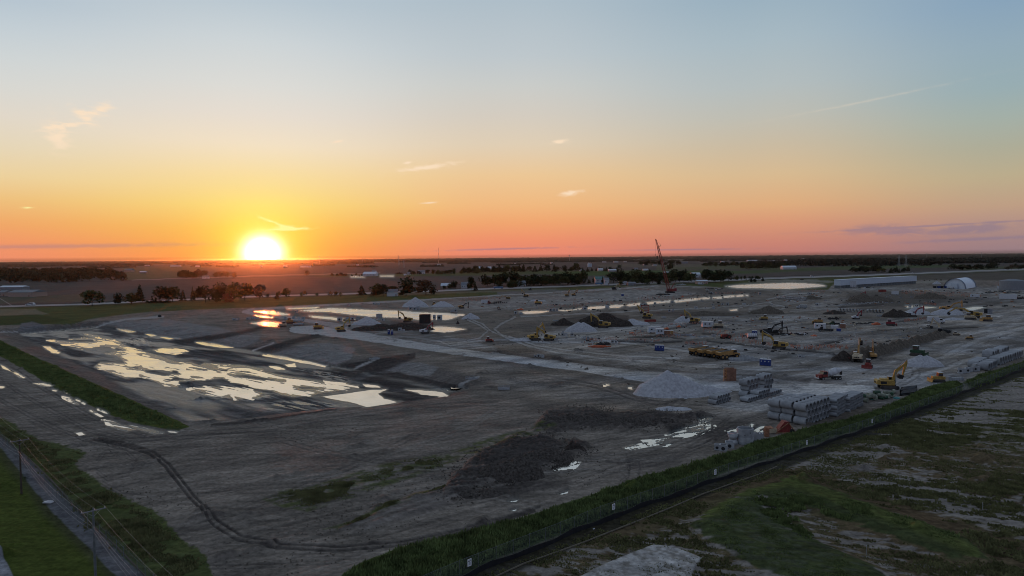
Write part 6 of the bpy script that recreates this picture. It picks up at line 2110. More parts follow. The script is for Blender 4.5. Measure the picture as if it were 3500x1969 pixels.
bt = crane_pt(2250, 847)
lattice(T0, bt, 1.3, .8, 26, "red", "boom", .2)
jt = crane_pt(2241, 817)
lattice(bt, jt, .8, .25, 9, "crimson", "jib")
st = bt + np.array([2.8, 0, 3.0])
part("strut", MB().cyl(bt, st, .25, n=5).cyl(bt, bt + np.array([-1.5, 0, 1.0]), .3, n=5), "orange", t)
part("mast", MB().cyl((1.0, -.8, 4.2), (4.8, -.4, 11), .25, n=4).cyl((1.0, .8, 4.2), (4.8, .4, 11), .25, n=4), "red", t)
part("stay_cable", MB().cyl((4.8, 0, 11), bt, .08, n=3).cyl((4.8, 0, 11), (5.2, 0, 4.4), .1, n=3).cyl(st, jt, .07, n=3), "black", t)
hb_ = part("hook_block", MB().cyl(bt + np.array([-1.2, 0, -9]), bt + np.array([-1.2, 0, -12]), .7, .5, 8), "black", t)
part("hoist_rope", MB().cyl(bt + np.array([-1.2, 0, -.5]), bt + np.array([-1.2, 0, -9]), .09, n=3), "black", hb_)
hb_ = part("ball", MB().cyl(jt + np.array([-.3, 0, -17]), jt + np.array([-.3, 0, -18]), .5, n=8), "black", t)
part("hoist_rope", MB().cyl(jt + np.array([-.3, 0, 0]), jt + np.array([-.3, 0, -17]), .06, n=3), "black", hb_)
x2, y2 = at(2266, 1008)
solo("timber_mat_stack", MB().box(0, 0, 0, 14, 4, .9).box(1, 2, .9, 10, 3, .4).mesh("timber_mat_stack", "black"), x2, y2, 0, 2, "flat dark stack of mats in front of the red crane", "mats")


# ================================================================== shoring boxes
def trench_box(px, py, wpx, hpx, m, label, ladder="l", inner="rust", rz=0, name="trench_box"):
    x, y = at(px, py)
    k = y / F
    w, h = wpx * k, hpx * k * .93
    t = thing(name, x, y + 1.2, 0, rz, label, "trench box")
    for yy in (-1.1, 1.1):
        for q in range(4):
            part("panel", MB().box(-w / 2 + w * (q + .5) / 4, yy, 0, w / 4 - .04, .16, h - (.0 if q else .1)), m, t)
        part("top_rail", MB().box(0, yy, h, w, .2, .12), inner, t)
    for q in range(4):
        for sx_ in (-1, 1):
            part("spreader", MB().cyl((sx_ * (w / 2 - .15), -1.1, h * (.12 + .27 * q)), (sx_ * (w / 2 - .15), 1.1, h * (.12 + .27 * q)), .1, n=6), inner, t)
    sx_ = -1 if ladder == "l" else 1
    for dx in (0, .75):
        part("post", MB().box(sx_ * (w / 2 + .1 + dx), -1.1, 0, .12, .2, h), "orange" if m != "black" else "red", t)
    for q in range(5):
        part("rung", MB().box(sx_ * (w / 2 + .47), -1.1, h * (.05 + q * .225), .75, .12, .12), "orange" if m != "black" else "red", t)
    return t


trench_box(2500, 1302, 34, 44, "brown", "upright orange-brown trench box standing alone by the gravel road")
trench_box(1452, 1106, 38, 33, "black", "dark red trench box standing before the long bright pool", "r", "red")
x, y = at(2205, 1072)
k = y / F
t = thing("shoring_rack", x, y, 0, 0, "red open shoring frame behind the yellow excavator", "shoring frame")
for q in range(5):
    part("beam", MB().box(0, 0, .6 + q * 1.25, 5.6, .3, .45), "red", t)
for a_ in (-2.6, 2.6):
    part("post", MB().box(a_, 0, 0, .3, .3, 6.2), "red", t)
for (px_, py_, w_, h_, rz_, lb) in ((2880, 1233, 40, 12, -12, "red trench box lying on the dark soil heap"), (2690 + 70, 1021, 26, 8, 5, "red trench box lying on the reddish mound"), (2222, 1100, 40, 8, 8, "red shoring parts lying in front of the shoring frame"),
                                    (2338, 1079, 26, 3, 5, "flat red panel lying behind the lone trailer's digger"), (3010, 998, 14, 8, 0, "orange red frame standing near the warehouse corner"), (3022, 998, 12, 8, 0, "second orange red frame right of the first near the warehouse")):
    x, y = at(px_, py_)
    k = y / F
    w, h = w_ * k, max(.5, h_ * k)
    t = thing("shoring_box", x, y, 0, rz_, lb, "shoring")
    part("panel", MB().box(0, -.8, 0, w, .2, h), "red", t)
    part("panel", MB().box(0, .8, 0, w * .96, .2, h), "rust", t)
    for a_ in (-.4, 0, .4):
        part("spreader", MB().cyl((a_ * w, -.8, h * .6), (a_ * w, .8, h * .6), .12, n=6), "red", t)

# ================================================================== precast concrete
NC = 0


def pbox(px, py, wpx, hpx, label, rz=-10, hole=True, d=None, m="concrete", group=None, cat="concrete box", z0=0.0, name="precast_box"):
    x, y = at(px, py)
    k = y / F
    w, h = wpx * k * .95, hpx * k * .9
    d = d or w
    t = thing(name, x, y + d * .5, z0, rz, label, cat, group)
    wl = MB()
    for a_ in (-1, 1):
        wl.box(a_ * (w / 2 - .08), 0, 0, .16, d, h)
        wl.box(0, a_ * (d / 2 - .08), 0, w - .32, .16, h)
    wl.box(0, 0, .01, w - .33, d - .33, .12)
    part("wall", wl, m, t)
    if hole:
        part("pipe_opening", MB().cyl((0, -d / 2 - .012, h * .48), (0, -d / 2 + .02, h * .48), min(w, h) * .28, n=14), "black", t)
        part("pipe_opening", MB().cyl((-w / 2 - .012, 0, h * .45), (-w / 2 + .02, 0, h * .45), min(w, h) * .22, n=14), "black", t)
    return t


pbox(2454, 1541, 19, 24, "small square manhole box at the left end of the precast group", -20)
pbox(2477, 1545, 26, 26, "square manhole box in front, second from left in the precast group", -24)
pbox(2499, 1535, 32, 24, "low wide box with a round opening behind the front precast boxes", -18)
x, y = at(2510, 1520)
k = y / F
t = thing("precast_cone", x, y + 1, 0, 0, "waisted concrete piece standing behind the small precast boxes", "precast concrete")
part("cone", MB().cyl((0, 0, 0), (0, 0, 16 * k), 20 * k, 13 * k, 16).cyl((0, 0, 16 * k), (0, 0, 33 * k), 13 * k, 19 * k, 16), "concrete", t, True)
part("rim", MB().ring((0, 0, 33 * k), (0, 0, 36 * k), 19 * k, 14 * k, 16), "concrete", t)
x, y = at(2556, 1522)
t = thing("manhole_cylinder", x, y + 1.7, 0, 0, "tall open concrete cylinder, the largest precast piece by the fence", "manhole cylinder")
for q in range(2):
    part("ring_section", MB().ring((0, 0, q * 1.62), (0, 0, q * 1.62 + 1.58), 1.75, 1.5, 28), "concrete", t, False)
part("joint", MB().ring((0, 0, 1.57), (0, 0, 1.63), 1.72, 1.5, 28), "walld", t)
part("rim", MB().ring((0, 0, 3.2), (0, 0, 3.3), 1.68, 1.48, 28), "concrete", t)
part("lift_hole", MB().cyl((.55, -1.72, 2.6), (.55, -1.6, 2.6), .1, n=8).cyl((-.6, -1.7, 2.1), (-.6, -1.6, 2.1), .1, n=8), "black", t)
pbox(2590, 1510, 24, 30, "box-shaped concrete piece touching the right of the tall cylinder", -12, False)
pbox(2604, 1502, 13, 22, "narrow concrete block at the right end of the tall cylinder", -8, False, d=1.2)
x, y = at(2621, 1492)
t = thing("rusty_drum", x, y, 0, 0, "rusty open drum standing right of the precast group", "drum")
part("shell", MB().ring((0, 0, 0), (0, 0, 1.7), .55, .5, 14), "rust", t)
part("inner_disc", MB().cyl((0, 0, 1.5), (0, 0, 1.52), .5, n=14), "black", t)  # black disc set just below the rim of the open drum
# red wreck / rusty attachments
x, y = at(2668, 1478)
t = thing("scrap_steel_heap", x, y, 0, 0, "red and rusty steel attachment lying before the big pipe stack", "scrap steel")
part("hopper", MB().prism([(-1, .2), (2.4, .1), (1.6, 2.5), (.6, 2.7), (-.4, 1.4)], -.9, .9), "red", t)
part("frame", MB().cyl((-1.5, -1, .2), (1.4, -1, 2.4), .12, n=5).cyl((1.4, -1, 2.4), (3.0, -1, .1), .12, n=5).cyl((-1.5, 1, .2), (1.4, 1, 2.2), .12, n=5).box(.5, 0, 0, 4.2, 2.4, .3), "rust", t)
part("bucket", MB().prism([(-3.6, .1), (-2.4, 0), (-1.6, .7), (-1.9, 1.3), (-3.2, 1.2)], -.9, 1.1), "rust", t)
part("panel", MB().box(-2.4, -1.4, .2, 2.2, .12, 1.0, rz=.3), "tan", t)
part("wheel", MB().cyl((2.2, -1.2, .5), (2.2, -.9, .5), .5, n=12), "rubber", t)
# scattered precast pieces over the site (px, py, w, h)
PC = [(1203, 1095, 14, 12), (1222, 1094, 12, 12), (1160, 1098, 16, 14), (1186, 1096, 10, 12), (1484, 1092, 9, 17), (1502, 1093, 16, 17), (1012, 1069, 8, 8), (1190, 1045, 9, 5), (1278, 1041, 8, 6), (1293, 1041, 8, 4), (1402, 1058, 14, 9), (1418, 1060, 12, 11), (1430, 1059, 10, 13), (1545, 1067, 12, 9), (1558, 1068, 9, 14),
      (1295, 1086, 16, 14), (1308, 1097, 10, 8), (1366, 1131, 12, 11), (1379, 1132, 9, 7), (1762, 1074, 10, 11), (1780, 1075, 11, 8), (1882, 1063, 10, 9), (1893, 1064, 11, 10), (1904, 1062, 8, 8), (1998, 1059, 14, 11), (2076, 1052, 12, 10), (2193, 1045, 8, 8), (2204, 1044, 8, 8), (2240, 1040, 8, 7), (2298, 1036, 8, 7),
      (2288, 1066, 8, 9), (2301, 1065, 8, 8), (2380, 1055, 12, 7), (2437, 1044, 8, 6), (2470, 1043, 8, 8), (2488, 1044, 11, 10), (2545, 1042, 10, 7), (2598, 1008, 8, 9), (2766, 1007, 10, 7), (2793, 1046, 9, 11), (3112, 1048, 8, 7), (3135, 1048, 8, 8), (3190, 1034, 9, 9), (1830, 1222, 10, 9), (1842, 1222, 12, 12), (1855, 1223, 10, 11),
      (1924, 1148, 12, 11), (1935, 1149, 9, 11), (1955, 1149, 10, 13), (1998, 1160, 10, 10), (2010, 1160, 9, 11), (2024, 1161, 9, 9), (2094, 1173, 9, 12), (2106, 1172, 8, 9), (1925, 1137, 9, 5), (2270, 1088, 14, 7), (2440, 1151, 12, 9), (2735, 1222, 14, 9), (2748, 1222, 12, 8), (787 + 15, 1024 + 2, 9, 6), (802, 1095, 16, 7), (848, 1092, 14, 6), (868, 1091, 16, 8)]
VC = {}
for k_, (a_, b_, w_, h_) in enumerate(sorted(PC)):
    if b_ < 1030 and a_ < 830:
        continue
    ar_ = ("by the left pools" if a_ < 1320 else "by the brown trench box pool" if a_ < 1600 else "left of the face-to-face diggers" if a_ < 1870 and b_ < 1200 else "along the pond chain" if b_ < 1080 and a_ < 2320 else
           "alone on the mud by the haul road" if b_ > 1200 and a_ < 1900 else "below the twin-peaked gravel pile" if a_ < 2120 else "on the mid site right of the ponds" if a_ < 2620 else "on the right part of the site")
    VC[ar_] = VC.get(ar_, 0) + 1
    pbox(a_, b_, w_, h_, ORDS[min(VC[ar_], 20) - 1] + " from left of the pale concrete vaults " + ar_, rr.uniform(-25, 15), (k_ % 3) != 0, group="concrete vault pieces scattered over the site", d=None)
for k_ in range(6):
    pbox(3286 + k_ * 12 - (k_ % 2) * 3, 1277 - k_ * 2 + (k_ % 3), 15, 20 - (k_ % 2) * 3, ordn(k_, 6) + " precast box by the big pipes at the right edge", -20 + 6 * k_, k_ % 2 == 0, group="precast boxes at the right edge")
x, y = at(3338, 1262)
t = thing("concrete_arch", x, y, 0, 20, "upside-down U-shaped concrete piece above the right precast boxes", "precast concrete")
part("leg", MB().box(-1.3, 0, 0, .3, 1.4, 1.6), "concrete", t)
part("leg", MB().box(1.3, 0, 0, .3, 1.4, 1.6), "concrete", t)
part("slab", MB().box(0, 0, 1.6, 2.9, 1.4, .3), "concrete", t)
for k_ in range(6):
    x, y = at(3243 + k_ * 8.5, 1303 - k_ * .6)
    solo("concrete_block", MB().box(0, 0, 0, .9, 1.6, 1.0 if k_ else 1.5, taper=.96).box(0, 0, 1.0 if k_ else 1.5, .25, 1.2, .1).mesh("concrete_block", "concrete"), x, y, 0, -8, ordn(k_, 6) + " concrete block of the short wall right of the skid loader", "concrete block", "short wall of concrete blocks")
bb = MB().box(0, 0, 0, 1.5, .72, .72, taper=.95).box(0, 0, .72, .5, .22, .08).mesh("barrier_block", "concrete")
x0, y0 = at(2500, 1232)
for r_ in range(4):
    for q in range(9):
        dx_, dy_ = .93, -.37
        xx = x0 + dx_ * 1.75 * q * .8 - 1.0 * r_ * .5
        yy = y0 + dy_ * 1.75 * q * .35 + 3.2 * r_
        solo("barrier_block", bb, xx, yy, 0, -18, ordn(q, 9) + " low dark concrete block, " + ("front", "second", "third", "back")[r_] + " row beside the dump trucks", "concrete block", "rows of concrete blocks by the dump trucks")
for q in range(13):
    x, y = at(3000 + q * 7.5, 1081 + .4 * (q % 2))
    solo("barrier_block", bb, x, y, 0, 0, ordn(q, 13) + " block in the dotted row below the black soil mound", "concrete block", "dotted row of blocks below the soil mound", (1.1, 1.2, 1.3))
for q in range(22):
    x, y = at(2866 + q * 7.2, 1046 - q * .55 - (q % 3))
    solo("barrier_block", bb, x, y, 0, 12 * q, ordn(q, 22) + " dark piece in the broken line above the big pipe row", "concrete block", "broken line of pieces above the big pipe row", (.8, 1.2, 1.2))
for q in range(6):
    x, y = at(1892 + q * 6, 1098 + (q % 2))
    solo("barrier_block", bb, x, y, 0, 0, ordn(q, 6) + " small dark block behind the two face-to-face diggers", "concrete block", "small dark blocks behind the face-to-face diggers", (.8, 1.2, 1.2))

# ================================================================== pipe stacks
PM = {}


def pipe_mesh(D, Ln):
    if (D, Ln) not in PM:
        b = MB().ring((-Ln / 2, 0, D / 2), (Ln / 2, 0, D / 2), D / 2, D / 2 * .83, 18)
        b.ring((Ln / 2 - .01, 0, D / 2), (Ln / 2 + .08, 0, D / 2), D / 2 * .93, D / 2 * .83, 18)
        me = b.mesh("concrete_pipe", "pipe")
        PM[D, Ln] = me
    return PM[D, Ln]


def pipes(p0_, p1_, n0, Ln, layers, label, group, dx=0.0):
    """stack: feet of the open ends of the first and last bottom pipe at photo pixels p0_ and p1_, n0 pipes between"""
    a_, b_ = np.array(at(*p0_)), np.array(at(*p1_))
    v = (b_ - a_) / (n0 - 1)
    step = np.linalg.norm(v)
    v = v / step
    D = round(step / 1.04, 2)
    ax_ = np.array([v[1], -v[0]])
    hd = math.degrees(math.atan2(ax_[1], ax_[0]))
    me = pipe_mesh(D, Ln)
    words_ = ["bottom", "second", "third", "fourth", "fifth"]
    for li, (st_, ct) in enumerate(layers):
        for q in range(ct):
            o_ = (st_ + q + (li % 2) * .5) * step
            p = a_ + v * o_ - ax_ * (Ln / 2 + dx)
            solo("concrete_pipe", me, p[0], p[1], li * D * .88, hd + rr.uniform(-.6, .6), ordn(q, ct) + " pipe, " + words_[li] + " layer, " + label, "concrete pipe", group)


pipes((2451, 1384), (2494, 1371), 6, 2.5, [(0, 6), (0, 5)], "small stack right of gravel pile", "small two-layer pipe stack")
pipes((2560, 1375), (2668, 1344), 15, 2.5, [(0, 15), (4, 5)], "long stack's front row", "long pipe stack, front row")
pipes((2562, 1360), (2596, 1350), 4, 2.5, [(0, 3), (0, 3), (0, 4)], "long stack's back left part", "long pipe stack, back left", .4)
pipes((2614, 1338), (2634, 1332), 3, 2.5, [(0, 3), (0, 3), (0, 3)], "long stack's far end", "long pipe stack, far end")
pipes((2666, 1437), (2740, 1412), 7, 2.8, [(0, 7), (0, 7), (0, 6)], "big stack's left column", "big pipe stack, left column")
pipes((2709, 1445), (2783, 1418), 7, 2.8, [(0, 7), (0, 7), (0, 7)], "big stack's middle column", "big pipe stack, middle column")
pipes((2757, 1455), (2829, 1427), 7, 2.8, [(0, 7), (0, 7), (0, 7)], "big stack's front column", "big pipe stack, front column")
pipes((2861, 1424), (2898, 1402), 10, 2.8, [(0, 10), (0, 9), (0, 10), (0, 9), (0, 9)], "stack of thinner pipes", "thinner pipe stack")
pipes((2905, 1409), (2949, 1386), 13, 2.8, [(0, 13), (0, 12), (0, 13), (0, 12), (0, 12)], "stack of thinnest pipes", "thinnest pipe stack")
pipes((3346, 1258), (3372, 1246), 5, 3.2, [(0, 5)], "wide pipes at right edge, left block", "wide pipes, left block")
pipes((3380, 1268), (3406, 1255), 5, 3.2, [(0, 5)], "wide pipes at right edge, right block", "wide pipes, right block")
pipes((3394, 1234), (3410, 1226), 3, 3.2, [(0, 3)], "wide pipes at right edge, back block", "wide pipes, back block")
pipes((3420, 1248), (3492, 1222), 10, 3.2, [(0, 10)], "wide pipes at right edge, farther row", "wide pipes, farther row")
pipes((3426, 1212), (3446, 1203), 5, 3.2, [(0, 5)], "farthest wide pipes at right edge", "wide pipes, farthest")
for k_ in range(14):
    x, y = at(2872 + k_ * 11.2, 1066 + k_ * .35)
    if k_ == 8:
        continue
    solo("concrete_pipe", pipe_mesh(2.3, 2.6), x, y + 1.5, 0, -97, ordn(k_, 14) + " wide pipe of the long row facing the camera", "concrete pipe", "long row of wide pipes facing the camera")
for k_ in range(18):
    x, y = at(2662 + k_ * 5.4, 1021 + k_ * .45)
    solo("concrete_pipe", pipe_mesh(1.5, 2.6), x, y + 1.2, 0, -84, ordn(k_, 18) + " pipe in the lower row of the far double row", "concrete pipe", "far double row of pipes")
    if k_ % 5 != 4 and k_ > 2:
        solo("concrete_pipe", pipe_mesh(1.5, 2.6), x + .8, y + 1.3, 1.32, -84, ordn(k_, 18) + " pipe place in the upper row of the far double row", "concrete pipe", "far double row of pipes")
for r_ in range(2):
    for q in range(3):
        x, y = at(1008 + q * 12, 1112 - r_ * 5)
        solo("white_culvert_pipe", MB().ring((-1, 0, .7), (1, 0, .7), .7, .55, 14).mesh("white_culvert_pipe", "concrete"), x, y, r_ * 1.25, -6, "pale pipe piece in the stack behind the dozers on the left", "pipe", "pale pipe stack at the left pools")
for k_, (a_, b_) in enumerate(((974, 1092), (1003, 1090), (1024, 1092), (1036, 1092))):
    pbox(a_, b_, 9, 9, "pale block on top of the pipes behind the left dozers", 0, False, group="pale blocks behind the left dozers")
# black pipes, blankets
for k_ in range(16):
    x, y = at(3084 + (k_ % 4) * 2, 1351 - (k_ % 8) * 3)
    solo("black_pipe", MB().ring((-3.1, 0, .22), (3.1, 0, .22), .22, .17, 9).mesh("black_pipe", "plastic"), x + 1.8, y + .4, (k_ // 8) * .4, 22 + (k_ % 3), ORDS[k_ % 8] + " black pipe of the " + ("lower" if k_ < 8 else "upper") + " layer, bundle beside the green verge", "plastic pipe", "bundle of black plastic pipes")
for k_ in range(26):
    u = k_ / 25
    x, y = at(2945 + 108 * u, 1368 - 16 * u + rr.uniform(-8, 8))
    r0_ = rr.uniform(.45, .65)
    b = MB().cyl((-.9, 0, r0_), (.9, 0, r0_), r0_, r0_ * .95, 10)
    solo("blanket_roll", b.mesh("blanket_roll", "sack" if k_ % 3 else "green"), x, y, (.7 if k_ % 4 == 0 else 0), rr.uniform(-60, 80), ordn(k_, 26) + ", grey-green roll in the heap of rolled blankets by the verge", "blanket roll", "heap of rolled erosion blankets")
x, y = at(3064, 1363)
solo("teal_tarp_bundle", MB().box(0, 0, 0, 1.5, 1.0, .4, taper=.9).box(.1, .1, .4, .8, .5, .1).mesh("teal_tarp_bundle", "teal"), x, y, 0, 10, "small teal bundle right of the rolled blankets", "bundle")
x, y = at(2982, 1366)
solo("teal_tarp_bundle", MB().box(0, 0, 0, 1.2, .8, .5, taper=.8).box(.1, .1, .5, .6, .4, .1).mesh("teal_tarp_bundle", "teal"), x, y, 0, -10, "small teal bundle lying among the rolled blankets", "bundle")
# timber, hoses, heaps of small site material
for (px_, py_, wpx_, n_, m_, lb, gp, s_) in ((3470, 1021, 60, 26, "black", "dark timber bundle right of the semi-trailer", "timber bundles at the right", 1.1), (3430, 1000, 120, 22, "plastic", "dark mat in the long line near the grey tank", "line of dark mats near the tank", 1.0),
                                             (2340, 1146, 70, 34, "walld", "loose site material right of the steel bins", "loose material right of the steel bins", .55), (2390, 1152, 60, 24, "concrete", "pale loose site material near the trailers", "pale loose material near the trailers", .5),
                                             (2710, 1144, 90, 26, "plastic", "black pile piece in the low line right of the black diggers", "low black line right of the diggers", .7), (2960, 1107, 90, 20, "plastic", "black hose piece leading to the orange liner", "black line to the orange liner", .6),
                                             (2060, 1176, 46, 16, "black", "dark scrap piece behind the red pipes", "dark scrap behind the red pipes", .7), (2440, 988, 60, 22, "black", "dark material behind the small grey digger", "dark material behind the grey digger", .9),
                                             (2960, 984, 50, 14, "black", "dark machinery piece at the warehouse foot", "dark machinery at the warehouse foot", 1.0), (2720, 1030, 80, 20, "concrete", "pipe fittings right of the far double row", "fittings by the far double row", .6),
                                             (2560, 1150, 50, 12, "black", "dark low part behind the white tank trailer", "low dark parts by the tank trailer", .6), (3160, 995, 60, 16, "tan", "machine in the far row before the arched hangar", "far row before the hangar", 1.2),
                                             (2880, 1042, 60, 12, "black", "dark form piece above the big pipe row", "dark forms above the big pipe row", .7), (1290, 1092, 40, 10, "concrete", "pale debris behind the arched-boom excavator", "debris by the trench box", .5)):
    for q in range(n_):
        a_ = px_ + ((q + .5) / n_ - .5) * wpx_
        b_ = py_ + rr.uniform(-.06, .06) * wpx_ * .5
        x, y = at(a_, b_)
        h_ = s_ * rr.uniform(.3, 1.0)
        nm_ = {"black": "timber_bundle", "plastic": "dark_mat", "walld": "formwork_panel", "concrete": "concrete_fitting", "tan": "skid_unit"}[m_]
        mm_ = m_ if rr.uniform() < .7 else ["white", "rust", "black", "tan"][int(rr.integers(4))]
        solo(nm_, MB().box(0, 0, 0, s_ * rr.uniform(1.5, 4), s_ * rr.uniform(.8, 1.6), h_, taper=.9).box(.1, .1, h_, s_ * .8, s_ * .5, h_ * .4, taper=.8).mesh(nm_, mm_), x, y, 0, rr.uniform(-30, 30), ordn(q, n_) + ", " + lb, nm_.split("_")[-1], gp)
for q in range(7):
    x, y = at(2030 + q * 6, 1188 + (q % 3) * 1.6 - 3)
    solo("red_pipe", MB().cyl((-2.6, 0, .2), (2.6, 0, .2), .2, n=8).cyl((2.6, 0, .2), (2.9, 0, .2), .26, n=8).mesh("red_pipe", "orangepl"), x, y, (q % 2) * .3, -8 + q, ordn(q, 7) + " red pipe in the low pile left of the three toilets", "plastic pipe", "low pile of red pipes")
for (px_, py_, wpx_, hpx_, lb) in ((1778, 1060, 24, 6, "red tarpaulin heap at the left end of the pond chain"), (2984 + 10, 1110, 26, 8, "orange liner roll beside the dark red machine"), (2782, 1149, 16, 5, "red netting at the right end of the low black line"), (2160, 1143 - 4, 16, 4, "red barrier heap near the long office trailer"),
                                   (2278, 1125, 14, 6, "red form piece near the trench line"), (2320, 1118, 12, 6, "orange barrels by the trench below the digger"), (2555, 1144, 14, 5, "red box left of the blue toilets pair"), (2333, 1016, 6, 6, "small red box alone on the far gravel")):
    x, y = at(px_, py_)
    k = y / F
    a_, h_ = wpx_ * k, hpx_ * k
    solo("red_site_bundle", MB().box(0, 0, 0, a_, 2.2, h_ * .6, taper=.9).box(a_ * .1, .2, h_ * .6, a_ * .5, 1.2, h_ * .4, taper=.7).mesh("red_site_bundle", "orangepl"), x, y, 0, rr.uniform(-8, 8), lb, "bundle")
for (px_, py_, wpx_, lb) in ((1706 - 3, 987, 34, "blue flat truck bed parked along the road"), (2046, 973, 26, "blue low trailer on the road below the green-roofed house")):
    x, y = at(px_, py_)
    w = wpx_ * y / F
    t = thing("road_trailer", x, y, 0, 4, lb, "trailer")
    part("body", MB().box(0, 0, 1, w, 2.5, 1.8), "tarp", t)
    for q in (-.35, .3, .4):
        part("wheel", MB().cyl((q * w, -1.25, .5), (q * w, 1.25, .5), .5, n=10), "rubber", t)
x, y = at(1704, 1059)
t = thing("cable_reel", x, y, 0, 0, "black upright ring left of the red tarpaulin heap", "cable reel")
part("flange", MB().ring((0, -.15, 1.2), (0, .15, 1.2), 1.2, .8, 18), "plastic", t)
part("hub", MB().cyl((1.5, -.4, .3), (1.5, .4, .3), .3, n=8).box(1.2, 0, 0, 1.6, .3, .2), "black", t)
x, y = at(1965, 1085)

# orange stakes
def stakes(px0, px1, py0, py1, n, label, h=1.25, rows_=3, m="pink", wdt=.16):
    b = MB()
    for k_ in range(n):
        u = rr.uniform()
        px_ = px0 + (px1 - px0) * u
        py_ = py0 + (py1 - py0) * u + (int(rr.integers(rows_)) - (rows_ - 1) / 2) * 3.4 + rr.uniform(-.7, .7)
        x, y = at(px_, py_)
        hh = h * rr.uniform(.6, 1.3)
        b.box(x, y, 0, wdt, wdt, hh)
        if k_ % 5 == 0:
            b.box(x + .7, y, hh * .7, 1.4, .05, .12)
    link("survey_stakes", b.mesh("survey_stakes", m), None, kind="stuff", label=label)


stakes(2150, 2330, 1140, 1148, 90, "orange stakes and forms left of the office trailers", .9, 5)
stakes(2060, 2260, 1160, 1168, 46, "orange low stakes in front of the office trailers", 1.0, 2)
stakes(2400, 2600, 1125, 1168, 60, "thin orange markers around the tractor", 1.1, 5)
stakes(2490, 2640, 1163, 1182, 34, "orange markers before the long-boomed excavator", 1.1, 2)
stakes(2340, 2420, 1176, 1180, 34, "orange stakes behind the dump trucks", 1.2, 2)
stakes(2270, 2400, 1112, 1106, 34, "orange markers along the trench right of the trailers", 1.0, 1)
stakes(1570, 1730, 1026, 1019, 130, "orange stake field behind the white box truck", 1.3, 4)
stakes(1890, 2050, 1002, 995, 110, "orange stake field left of the crane", 1.3, 3)
stakes(2120, 2240, 990, 992, 70, "orange stake field between far digger and crane", 1.3, 2)
stakes(1840, 2000, 1045, 1050, 70, "orange stake row above the pond chain", 1.2, 2)
stakes(1960, 2180, 1042, 1034, 120, "orange stake rows above the middle of the pond chain", 1.2, 3)
stakes(2180, 2400, 1024, 1016, 150, "orange stake field above the right of the pond chain", 1.3, 4)
stakes(2440, 2540, 1004, 1002, 70, "orange stake field behind the small grey digger", 1.3, 2)
stakes(2740, 2820, 992, 998, 50, "dark red stakes beneath the pond on the right", 1.3, 3)
stakes(3080, 3180, 1000, 1002, 110, "orange stake field below the warehouse and hangar", 1.3, 4)
stakes(3160, 3320, 1006, 1008, 130, "orange stake field right of the white box trailer", 1.3, 4)
stakes(3400, 3480, 972, 974, 60, "orange stakes before the grey tank", 1.3, 3)
stakes(3157, 3200, 1040, 1043, 44, "red stake cluster above the right pools", 1.3, 2)
stakes(3090, 3180, 1098, 1090, 60, "pale stakes below the crimson-armed digger", 1.1, 2)
stakes(2700, 2800, 1186, 1192, 60, "orange stakes right of the long-boomed excavator", .9, 3)
stakes(2800, 2900, 1184, 1190, 60, "white and orange stakes before the dark soil heap", .9, 3)
stakes(2825, 2850, 1070, 1074, 16, "orange post group left of the white red-armed digger", 2.2, 2)
stakes(2000, 2060, 1164, 1166, 14, "orange stake line at the left of the gravel track", 1.3, 1)

# ================================================================== fence on the right
fl = [np.array(at(a_, b_)) for a_, b_ in [(1440, 2036)] + FLN[1:]]
seg_l = [np.linalg.norm(fl[i + 1] - fl[i]) for i in range(len(fl) - 1)]
tot = sum(seg_l)


def along(s_):
    for i, l_ in enumerate(seg_l):
        if s_ <= l_ or i == len(seg_l) - 1:
            return fl[i] + (fl[i + 1] - fl[i]) * (s_ / l_), math.degrees(math.atan2(*(fl[i + 1] - fl[i])[::-1]))
        s_ -= l_


def fence_mat():
    m, t_, nn, lk, bs = nodes_mat("chain_link_wire")
    bs.inputs["Base Color"].default_value = (.14, .17, .18, 1)
    bs.inputs["Roughness"].default_value = .6
    tcn = nn.new("ShaderNodeTexCoord")
    mp_ = nn.new("ShaderNodeMapping")
    mp_.inputs["Rotation"].default_value = (0, R(45), R(20))
    lk.new(tcn.outputs["Object"], mp_.inputs[0])
    ck = nn.new("ShaderNodeTexBrick")
    ck.offset = 0
    ck.inputs["Scale"].default_value = 12
    ck.inputs["Mortar Size"].default_value = .05
    ck.inputs["Brick Width"].default_value = .5
    ck.inputs["Row Height"].default_value = .5
    lk.new(mp_.outputs[0], ck.inputs["Vector"])
    ma = nn.new("ShaderNodeMath")
    ma.operation = "MULTIPLY_ADD"
    lk.new(ck.outputs["Fac"], ma.inputs[0])
    ma.inputs[1].default_value = .30
    ma.inputs[2].default_value = .06
    lk.new(ma.outputs[0], bs.inputs["Alpha"])
    return m


FM = fence_mat()
t = thing("chain_link_fence", fl[0][0], fl[0][1], 0, 0, "long chain-link fence along the green verge and the dark ditch", "fence")
o0 = fl[0]
pm_ = MB().cyl((0, 0, 0), (0, 0, 2.35), .035, n=6).cyl((0, 0, 2.35), (0, 0, 2.42), .045, .02, 6).mesh("post", "fpost")
nps = int(tot // 3.0)
for k_ in range(nps + 1):
    p, a_ = along(k_ * 3.0)
    o = link("post", pm_, t)
    o.location = (p[0] - o0[0], p[1] - o0[1], 0)
rb, wb = MB(), MB()
for i in range(len(fl) - 1):
    a_, b_ = fl[i] - o0, fl[i + 1] - o0
    rb.cyl((a_[0], a_[1], 2.3), (b_[0], b_[1], 2.3), .02, n=4)
    wb.add([(a_[0], a_[1], .05), (b_[0], b_[1], .05), (b_[0], b_[1], 2.28), (a_[0], a_[1], 2.28)], [(0, 1, 2, 3)])
part("top_rail", rb, "fpost", t)
part("wire_mesh", wb, FM, t)
